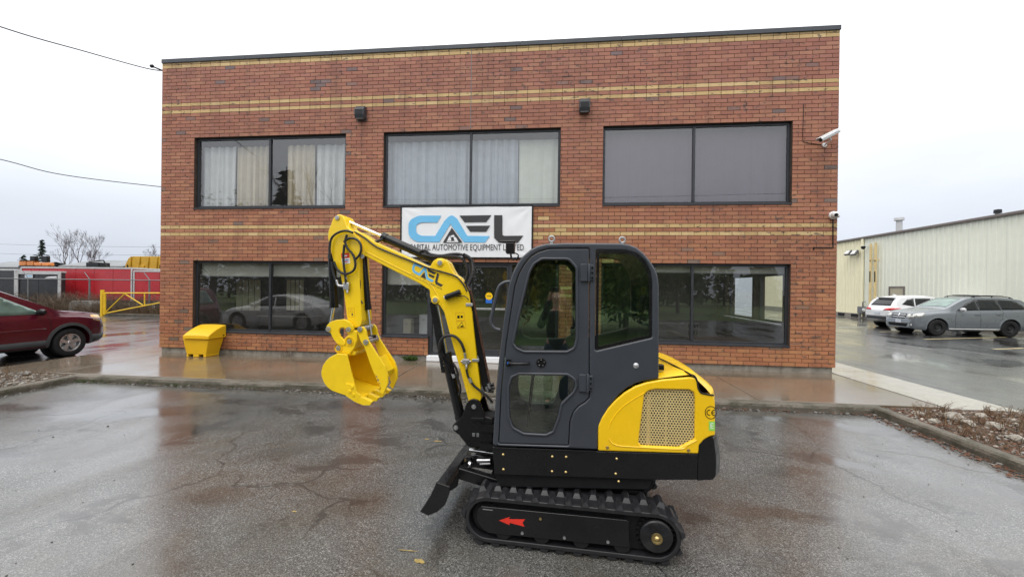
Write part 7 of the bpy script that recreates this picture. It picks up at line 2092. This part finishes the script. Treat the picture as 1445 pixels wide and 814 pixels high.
for i, (px, Y, h, sd, lab) in enumerate(((98, 62, 12.0, 5, 'bare tree nearest the tall spruce on the skyline'), (112, 64, 12.6, 9, 'tallest bare tree in the middle of the skyline clump'), (127, 60, 10.6, 14, 'bare tree at the right end of the skyline clump'), (212, 58, 8.6, 21, 'small bare tree just left of the brick building above the yellow hopper'))):
    bare_tree(far(px, 380, Y), h, sd, lab, ft, depth=7, twig=.020)
conifer(far(59, 380, 62), 10.4, 31, 'tall narrow dark spruce left of the bare trees', w=.20, per=14, quad=.55)
conifer(far(33, 380, 66), 7.6, 32, 'broad low dark spruce above the amber warning light', w=.34, per=14, quad=.6)
MT['olive'] = mat_plain('olive_shrub', (0.085, 0.092, 0.040), .8, 0, .4, 1.2, .2)
leafy_tree(far(78, 380, 50), 4.2, 33, 'small olive green tree beside the amber warning light', MT['olive'], n=12, leaves=90, ls=.22)
conifer(far(171.5, 380, 55), 5.0, 34, 'slim dark cedar left of the yellow hopper', w=.16, per=14, quad=.6, name='cedar_tree')
conifer(far(178, 380, 57), 4.7, 35, 'short dark cedar half hidden by the yellow hopper', w=.15, per=14, quad=.6, name='cedar_tree')
# long low sheds beyond
MT['shed'] = mat_plain('grey_shed_roof', (0.20, 0.21, 0.22), .6, .1, .12, .3, .4)
MT['shedw'] = mat_plain('pale_shed_wall', (0.32, 0.32, 0.32), .7, 0, .1, .3, .3)
def shed(pa, pb, Y, label, D=9):
    a, b = ony(*pa, Y), ony(*pb, Y); zr = a.z; root = empty('shed', ((a.x+b.x)/2, Y, 0)); tag(root, label, 'shed', 'low sheds beyond the trailers')
    m = MB(); m.box((a.x, Y+.3, 0), (b.x, Y+D-.3, zr-1.0)); m.build('wall', MT['shedw'], root)
    n = max(3, int((b.x-a.x)/2.0)); w = (b.x-a.x)/n
    for i in range(n):
        m = MB(); x0, x1 = a.x+w*i+.02, a.x+w*(i+1)-.02
        m.add([(x0, Y, zr-1.1), (x1, Y, zr-1.1), (x1, Y+D/2, zr), (x0, Y+D/2, zr), (x0, Y+D, zr-1.1), (x1, Y+D, zr-1.1), (x0, Y, zr-1.22), (x1, Y, zr-1.22)], [(0, 1, 2, 3), (3, 2, 5, 4), (6, 7, 1, 0)]); m.build('roof_sheet', MT['shed'], root)
shed((82, 364.5), (174, 364.5), 44, 'long low grey roofed shed below the bare trees'); shed((-40, 366.5), (30, 366.5), 46, 'low grey roofed shed at the left edge of the skyline')
m = MB(); root = None
q = ony(47, 366, 40); 

# ================================================================== RIGHT: metal clad building
XB = 31.5
ribm = mat_plain('pale_ribbed_steel', (0.76, 0.775, 0.67), .5, 0, .05, .8, .4)
ribc = mat_plain('cream_ribbed_steel', (0.86, 0.81, 0.58), .5, 0, .05, .8, .4)
brown = mat_plain('brown_grey_trim', (0.17, 0.145, 0.135), .5, 0, .1, 1, .4)
B_ = lambda px, py: onx(px, py, XB)
ze = B_(1300, 320.8).z; yc = B_(1219, 400).y; y_far = B_(1180, 350).y+12; y_near = -16.0
root = empty('steel_building', (XB, 10, 0)); tag(root, 'long pale ribbed steel warehouse with a brown roof edge', 'warehouse')
pw = .92
def panel_mesh(n_r=3):
    """trapezoid ribs along one sheet, y is the run"""
    V = []; Fc = []; prof = [(0, 0)]
    for k in range(n_r):
        y = pw*k/n_r; s_ = pw/n_r; prof += [(y+s_*.30, 0), (y+s_*.42, .038), (y+s_*.66, .038), (y+s_*.78, 0)]
    prof += [(pw-.006, 0)]
    for y, d in prof: V += [(-d, y, .32), (-d, y, ze-.12)]
    for i in range(len(prof)-1): Fc.append((2*i, 2*i+1, 2*i+3, 2*i+2))
    me = bpy.data.meshes.new('wall_panel'); me.from_pydata(V, [], Fc); me.update(); return me
mp, mc = panel_mesh(), panel_mesh(); mp.materials.append(ribm); mc.materials.append(ribc)
y = yc
k0 = -int((yc-y_near)/pw)
for k in range(k0, int((y_far-yc)/pw)):
    o = bpy.data.objects.new('wall_panel', mc if k >= 0 else mp); COL.objects.link(o); o.location = (XB, yc+k*pw, 0); adopt(o, root)
m = MB(); m.box((XB+.005, y_near, 0), (XB+18, y_far, ze-.2)); m.build('wall_core', MT['shedw'], root)
m = MB(); m.box((XB-.05, y_near, 0), (XB+.004, y_far, .318)); m.build('foundation', MT['concrete'], root)
for px in (1188, 1207):
    q = B_(px, 451); m = MB(); m.box((XB-.07, q.y-.35, .06), (XB-.051, q.y+.35, .27)); m.build('vent', MT['black_m'], root)
m = MB(); m.box((XB-.16, y_near, ze-.14), (XB+.02, y_far, ze)); m.build('gutter', brown, root, bevel=.02)
m = MB(); m.add([(XB-.12, y_near, ze+.004), (XB-.12, y_far, ze+.004), (XB+9, y_far, ze+.55), (XB+9, y_near, ze+.55), (XB+18, y_far, ze), (XB+18, y_near, ze)], [(0, 1, 2, 3), (3, 2, 4, 5)]); m.build('roof', MT['shed'], root)
q = B_(1218.5, 400); m = MB(); m.box((XB-.14, q.y-.10, .1), (XB-.045, q.y+.10, ze-.15)); m.build('downpipe', ribc, root, bevel=.01)
q0, q1 = B_(1257.5, 406), B_(1276, 424)
m = MB(); y0, y1 = min(q0.y, q1.y), max(q0.y, q1.y); zb, zt = 1.15, q0.z
m.box((XB-.09, y0-.09, zb-.09), (XB-.044, y0, zt+.09)); m.box((XB-.09, y1, zb-.09), (XB-.044, y1+.09, zt+.09)); m.box((XB-.09, y0+.001, zt), (XB-.044, y1-.001, zt+.09)); m.box((XB-.09, y0+.001, zb-.09), (XB-.044, y1-.001, zb))
wf = m.build('window_frame', brown, root); m = MB(); m.box((XB-.06, y0+.001, zb+.001), (XB-.045, y1-.001, zt-.001)); m.build('shutter', mat_plain('tan_shutter', (.42, .38, .28), .6, 0, .06, 2), wf)
# things on the warehouse wall and roof
tan = mat_plain('tan_yellow_strip', (0.72, 0.55, 0.26), .5, 0, .12, 3)
root = empty('wall_ladder', (XB-.2, B_(1237, 400).y, 0)); tag(root, 'tan yellow fixed ladder rails on the warehouse wall above the white car', 'ladder')
for px in (1233.6, 1240.6):
    q = B_(px, 344); m = MB(); m.box((XB-.24, q.y-.075, .4), (XB-.18, q.y+.075, B_(px, 344 if px < 1237 else 342.5).z)); rl_ = m.build('rail', tan, root)
    for py in (368, 390, 397):
        m = MB(); zz_ = B_(px, py).z; m.box((XB-.246, q.y-.05, zz_-(.35 if py == 390 else .05)), (XB-.241, q.y+.05, zz_+(.35 if py == 390 else .05))); m.build('slot', MT['black_m'], rl_)
ya, yb2 = B_(1233.6, 400).y, B_(1240.6, 400).y
for k in range(9):
    z = .7+k*.5; m = MB(); m.tube([(XB-.21, min(ya, yb2)+.10, z), (XB-.21, max(ya, yb2)-.10, z)], .018, 6); m.build('rung', tan, root)
for k in (1, 7):
    m = MB(); m.box((XB-.179, min(ya, yb2)-.05, .5+k*.5), (XB-.04, min(ya, yb2)+.0, .56+k*.5)); m.box((XB-.179, max(ya, yb2), .5+k*.5), (XB-.04, max(ya, yb2)+.05, .56+k*.5)); m.build('bracket', tan, root)
for px, lab in ((1203.5, 'grey flood light on the cream wall, the left one of the pair'), (1212.5, 'grey flood light on the cream wall, the right one of the pair')):
    q = B_(px, 357); root = empty('flood_light', (XB-.2, q.y, q.z)); tag(root, lab, 'flood light', 'flood lights on the warehouse')
    mt = Matrix.Translation((XB-.30, q.y, q.z)) @ Matrix.Rotation(R(35), 4, 'Y')
    m = MB(); m.box((-.10, -.24, -.20), (.06, .24, .20), mt); m.build('housing', MT['galv'], root, bevel=.02)
    m = MB(); m.box((-.112, -.20, -.16), (-.101, .20, .16), mt); m.build('lens', MT['lamp'], root)
    m = MB(); m.tube([(XB-.27, q.y, q.z), (XB-.04, q.y, q.z+.02)], .03, 6); m.build('arm', MT['galv'], root)
q = B_(1226, 349); root = empty('dome_camera', (XB-.2, q.y, q.z)); tag(root, 'small dark camera on a white arm below the warehouse gutter', 'security camera')
m = MB(); m.tube([(XB-.04, q.y, q.z+.12), (XB-.35, q.y, q.z+.10)], .03, 6); m.build('arm', MT['camw'], root)
m = MB(); m.lathe([(.001, -.16), (.10, -.10), (.14, 0), (.12, .07), (.001, .09)], (XB-.36, q.y, q.z), (0, 0, 1), 14); m.build('dome', MT['black'], root)
q = B_(1221.5, 441); root = empty('gas_meter', (XB-.25, q.y, .3)); tag(root, 'grey gas meter at the foot of the downpipe on the warehouse', 'gas meter')
m = MB(); m.box((XB-.42, q.y-.22, .35), (XB-.12, q.y+.22, .85)); m.build('case', MT['galv'], root, bevel=.05)
m = MB(); m.lathe([(.001, .05), (.10, .05), (.12, .02), (.12, 0)], (XB-.27, q.y-.22, .62), (0, -1, 0), 16); m.build('dial', MT['camw'], root)
m = MB(); m.tube([(XB-.27, q.y-.1, .85), (XB-.27, q.y-.1, 1.15), (XB-.10, q.y-.1, 1.2)], .035, 8); m.tube([(XB-.27, q.y+.1, .36), (XB-.27, q.y+.1, 0.0)], .035, 8); m.build('pipe', MT['galv'], root)
for px, py, r_, lab in ((1269, 307, .17, 'tall pale flue with a cap on the warehouse roof'), (1408, 295.5, .10, 'short dark vent pipe on the warehouse roof')):
    q = onx(px, py, XB+1.2); root = empty('flue', (XB+1.2, q.y, ze)); tag(root, lab, 'flue')
    m = MB(); m.tube([(XB+1.2, q.y, ze-.1), (XB+1.2, q.y, q.z-.1)], r_, 12); m.build('pipe', MT['galv'] if r_ < .15 else MT['alu'], root)
    m = MB(); m.lathe([(.001, .12), (r_*1.5, .08), (r_*1.6, -.10), (r_*1.02, -.10)], (XB+1.2, q.y, q.z-.1), (0, 0, 1), 14); m.build('cap', MT['black'] if r_ < .15 else MT['alu'], root)

# ================================================================== WIRES
def wire(name, pts, r, label, cat='wire', k=10):
    m = MB(); m.tube(spline(pts, k), r, 5, cap=False); return tag(m.build(name, MT['black']), label, cat)
A = Vector((-.02, .05, ony(226, 99, .0).z))
q1, q2 = ony(120, 73, -1.4), ony(0, 38, -2.6)
wire('service_wire', [A, ony(205, 96.5, -.3), q1, q2, q2+(q2-q1)*1.6+Vector((0, 0, .2))], .013, 'black service wire running from the roof corner of the brick building', 'wire')
m = MB(); m.tube([Vector((-.0, .02, A.z-.02)), Vector((-.22, -.05, A.z+.06))], .018, 6); m.lathe([(.001, -.05), (.04, -.03), (.04, .03), (.001, .05)], Vector((-.24, -.06, A.z+.07)), (1, 0, 0), 10)
tag(m.build('wire_insulator', MT['black']), 'black wire insulator on the roof corner of the brick building', 'insulator')
a, b, c_ = ony(225.5, 277, 3.0), ony(110, 250, 1.5), ony(0, 225, .4)
wire('overhead_wire', [Vector((-.02, 3.2, a.z)), b, c_, c_+(c_-b)*1.5], .012, 'lower black overhead wire left of the brick building', 'wire')
for i, (ya, yb3, lab) in enumerate(((344, 350, 'upper thin power line above the far trees'), (357, 360, 'lower thin power line above the far trees'))):
    a, b, c_ = ony(-80, ya-2, 52), ony(90, ya+3, 52), ony(260, yb3-1, 52); wire('power_line', [a, b, c_], .018, lab, 'power line')

# ================================================================== BEHIND THE CAMERA: mirrored in the glass
MT['lawn'] = mat_plain('lawn_grass', (0.060, 0.095, 0.026), .8, 0, .3, 2, .2, bump=.6, bscale=40)
sheet('lawn', -70, 80, -90, -16.5, .006, MT['lawn'])
def mir(px, py, D):
    q = ony(px, py, D+.2); return (q.x, -D, 0)
tg = 'trees across the street, mirrored in the windows'
conifer(mir(404, 300, 26), 13.0, 71, 'dark spruce across the street mirrored beside the curtains', tg, w=.26, per=14, quad=.7)
leafy_tree(mir(440, 300, 27), 11.6, 72, 'yellowing tree across the street right of the mirrored spruce', MT['leafy'], tg, ls=.22, leaves=120)
leafy_tree(mir(372, 300, 30), 11.4, 73, 'yellow green tree across the street left of the mirrored spruce', MT['leafy'], tg, ls=.22, leaves=110)
leafy_tree(mir(300, 300, 25), 10.8, 74, 'rounded green tree across the street at the left', MT['leafg'], tg, ls=.22, leaves=120)
bare_tree(mir(478, 300, 24), 15, 75, 'bare grey tree across the street', tg, depth=6, twig=.014)
bare_tree((2.5, -21, 0), 8.0, 79, 'bare tree across the street left of the camera', tg, depth=6, twig=.014)
leafy_tree((7.6, -20.5, 0), 6.8, 76, 'hanging willow across the street behind the camera', MT['leafy'], tg, ls=.17, n=60, leaves=200, droop=.16, name='willow_tree')
leafy_tree((11.4, -20, 0), 5.2, 77, 'low green tree across the street behind the camera', MT['leafg'], tg, ls=.17, n=50, leaves=190, crown=.5)
leafy_tree((15.0, -22, 0), 6.2, 78, 'round green tree across the street right of the camera', MT['leafg'], tg, ls=.18, n=50, leaves=190)
conifer((13.2, -23, 0), 7.4, 80, 'tall dark spruce across the street right of the camera', tg, w=.30, per=14, quad=.7)
leafy_tree((19.5, -24, 0), 5.5, 81, 'green tree across the street at the right', MT['leafg'], tg, ls=.18, n=24, leaves=120)
for i, z in enumerate((6.9, 7.4, 8.3)):
    wire('street_wire', [(-40, -18.5-i*.3, z+.5), (6, -18.5-i*.3, z-.25), (52, -18.5-i*.3, z+.5)], .016, ['lowest', 'middle', 'topmost'][i]+' street wire mirrored in the upper windows', 'wire')

# far-off line of trees on the other side of the street: reads as one mass
def treeline(seed, x0, x1, y, h):
    rq = random.Random(seed); m = MB()
    nb = int((x1-x0)/2.2)
    for i in range(nb):
        cx_2 = x0+(x1-x0)*(i+rq.random())/nb; hh = h*rq.uniform(.55, 1.15); yy = y+rq.uniform(-4, 4); rr = rq.uniform(1.5, 2.6)
        m.tube([(cx_2, yy, 0), (cx_2, yy, hh*.7)], [.16, .06], 5, cap=False)
        for j in range(330):
            u = rq.random(); z = hh*(.06+.94*u); r_ = rr*(1-.55*u)*math.sqrt(rq.random()); a = rq.uniform(0, 6.2832); c_ = Vector((cx_2+r_*math.cos(a), yy+r_*math.sin(a), z))
            ax = Vector((rq.gauss(0, 1), rq.gauss(0, 1), rq.gauss(0, 1))).normalized(); s_ = rq.uniform(.25, .5); sd = ax.orthogonal().normalized()*s_*.5
            m.add([c_-sd, c_+ax*s_, c_+sd, c_-ax*s_*.7], [(0, 1, 2, 3)])
    return tag(m.build('treeline', MT['far_leaf']), kind='stuff')
MT['far_leaf'] = mat_plain('dull_green_foliage', (0.095, 0.120, 0.050), .8, 0, .5, .25, .2)
treeline(91, -60, 80, -42, 6.0)

# ---- the photographer, mirrored in the cab glass
MT['skin'] = mat_plain('skin', (0.40, 0.24, 0.17), .5, 0, .06, 8, .4)
MT['jacket'] = mat_plain('dark_jacket_cloth', (0.020, 0.022, 0.026), .8, 0, .2, 12, .2)
MT['denim'] = mat_plain('dark_denim', (0.022, 0.030, 0.050), .85, 0, .25, 20, .2)
MT['hairm'] = mat_plain('black_hair', (0.008, 0.007, 0.007), .5, 0, .3, 30, .4)
MT['shoe'] = mat_plain('dark_shoe', (0.018, 0.017, 0.016), .6, 0, .2, 10, .3)
def skin_mesh(name, chains, mat, parent, sub=1):
    """chains: lists of (x, y, z, radius); equal points are joined into one graph"""
    vs, rad, ed, idx = [], [], [], {}
    for ch in chains:
        last = None
        for (x, y, z, r_) in ch:
            k = (round(x, 4), round(y, 4), round(z, 4))
            if k not in idx: idx[k] = len(vs); vs.append((x, y, z)); rad.append(r_)
            if last is not None and last != idx[k]: ed.append((last, idx[k]))
            last = idx[k]
    me = bpy.data.meshes.new(name); me.from_pydata(vs, ed, []); o = bpy.data.objects.new(name, me); COL.objects.link(o)
    o.modifiers.new('skin', 'SKIN')
    for i, sv in enumerate(me.skin_vertices[0].data): sv.radius = (rad[i], rad[i]); sv.use_root = (i == 0)
    sb = o.modifiers.new('sub', 'SUBSURF'); sb.levels = sub; sb.render_levels = sub
    dg = bpy.context.evaluated_depsgraph_get(); dg.update()
    nm = bpy.data.meshes.new_from_object(o.evaluated_get(dg)); nm.name = name; bpy.data.objects.remove(o)
    nm.polygons.foreach_set('use_smooth', [True]*len(nm.polygons)); nm.materials.clear()
    return link(name, nm, mat, parent)
px_, py_ = CAM.x+.02, CAM.y-.46
root = empty('person', (px_, py_, 0)); tag(root, 'person in dark jacket and jeans holding up a phone, mirrored in the cab glass', 'person')
P_ = lambda x, y, z, r_: (px_+x, py_+y, z, r_)
hz = CAM.z
hands = []
body = [[P_(0, 0, .98, .13), P_(0, .01, 1.15, .125), P_(0, .01, 1.33, .15), P_(0, 0, 1.50, .085), P_(0, .01, 1.56, .055), P_(0, .025, 1.63, .07), P_(0, .03, 1.72, .092), P_(0, .02, 1.79, .075)]]
for s in (-1, 1):
    body.append([P_(0, 0, .98, .13), P_(s*.10, 0, .92, .085), P_(s*.12, .02, .50, .050), P_(s*.125, -.01, .10, .036), P_(s*.13, .12, .045, .036)])
    hx = s*.085
    body.append([P_(0, .01, 1.33, .15), P_(s*.19, 0, 1.44, .062), P_(s*.25, .10, 1.24, .048), P_(s*.16, .27, 1.50, .038), P_(hx+s*.015, .335, 1.72, .028), P_(hx, .375, 1.79, .034)])
    for k, (dx, l_) in enumerate(((-.028, .052), (-.009, .060), (.010, .057), (.028, .046))):
        body.append([P_(hx, .375, 1.79, .034), P_(hx-s*.004+0*dx, .392, 1.80+.022*(k-1.5), .0095), P_(hx-s*l_*.6, .412, 1.80+.022*(k-1.5), .0085), P_(hx-s*l_, .418, 1.80+.022*(k-1.5), .007)])
    body.append([P_(hx, .375, 1.79, .034), P_(hx-s*.02, .365, 1.765, .011), P_(hx-s*.045, .375, 1.77, .009)])
bd = skin_mesh('body', body, MT['skin'], root)
jk = [[P_(0, 0, .86, .175), P_(0, .01, 1.15, .155), P_(0, .01, 1.33, .175), P_(0, 0, 1.48, .105)]]
for s in (-1, 1): jk.append([P_(0, .01, 1.33, .175), P_(s*.19, 0, 1.44, .082), P_(s*.25, .10, 1.24, .068), P_(s*.16, .27, 1.50, .054), P_(s*.107, .325, 1.68, .043)])
skin_mesh('jacket', jk, MT['jacket'], root)
for s in (-1, 1): skin_mesh('trouser_leg', [[P_(s*.05, 0, 1.04, .13), P_(s*.09, 0, .88, .115), P_(s*.12, .02, .50, .085), P_(s*.125, -.005, .07, .07)]], MT['denim'], root)
for s in (-1, 1): skin_mesh('shoe', [[P_(s*.125, -.05, .05, .046), P_(s*.128, .04, .05, .048), P_(s*.135, .17, .04, .038)]], MT['shoe'], root)
skin_mesh('hair', [[P_(0, -.045, 1.66, .07), P_(0, -.02, 1.76, .102), P_(0, .02, 1.81, .092), P_(0, .075, 1.80, .05)]], MT['hairm'], root)
m = MB()
for s in (-1, 1): m.lathe([(.001, -.012), (.012, 0), (.001, .012)], (px_+s*.032, py_+.112, 1.715), (0, 1, 0), 8)
m.build('eye', MT['white'], root)
m = MB(); m.tube([(px_, py_+.112, 1.72), (px_, py_+.140, 1.685), (px_, py_+.112, 1.675)], [.008, .014, .010], 8); m.tube([(px_-.022, py_+.108, 1.648), (px_, py_+.116, 1.646), (px_+.022, py_+.108, 1.648)], [.004, .007, .004], 6); m.build('face_features', MT['skin'], root)
for s in (-1, 1): m = MB(); m.lathe([(.001, -.012), (.028, 0), (.001, .014)], (px_+s*.098, py_+.02, 1.70), (1, 0, 0), 10); m.build('ear', MT['skin'], root)
ph = empty('phone', (CAM.x, CAM.y-.03, hz)); tag(ph, 'dark phone held up in both hands by the photographer', 'phone')
m = MB(); m.box((CAM.x-.078, CAM.y-.046, hz-.064), (CAM.x+.078, CAM.y-.038, hz+.012)); m.build('case', MT['black'], ph, bevel=.003)
m = MB(); m.box((CAM.x-.072, CAM.y-.0475, hz-.060), (CAM.x+.072, CAM.y-.0462, hz+.008)); m.build('screen', MT['dglass'], ph)
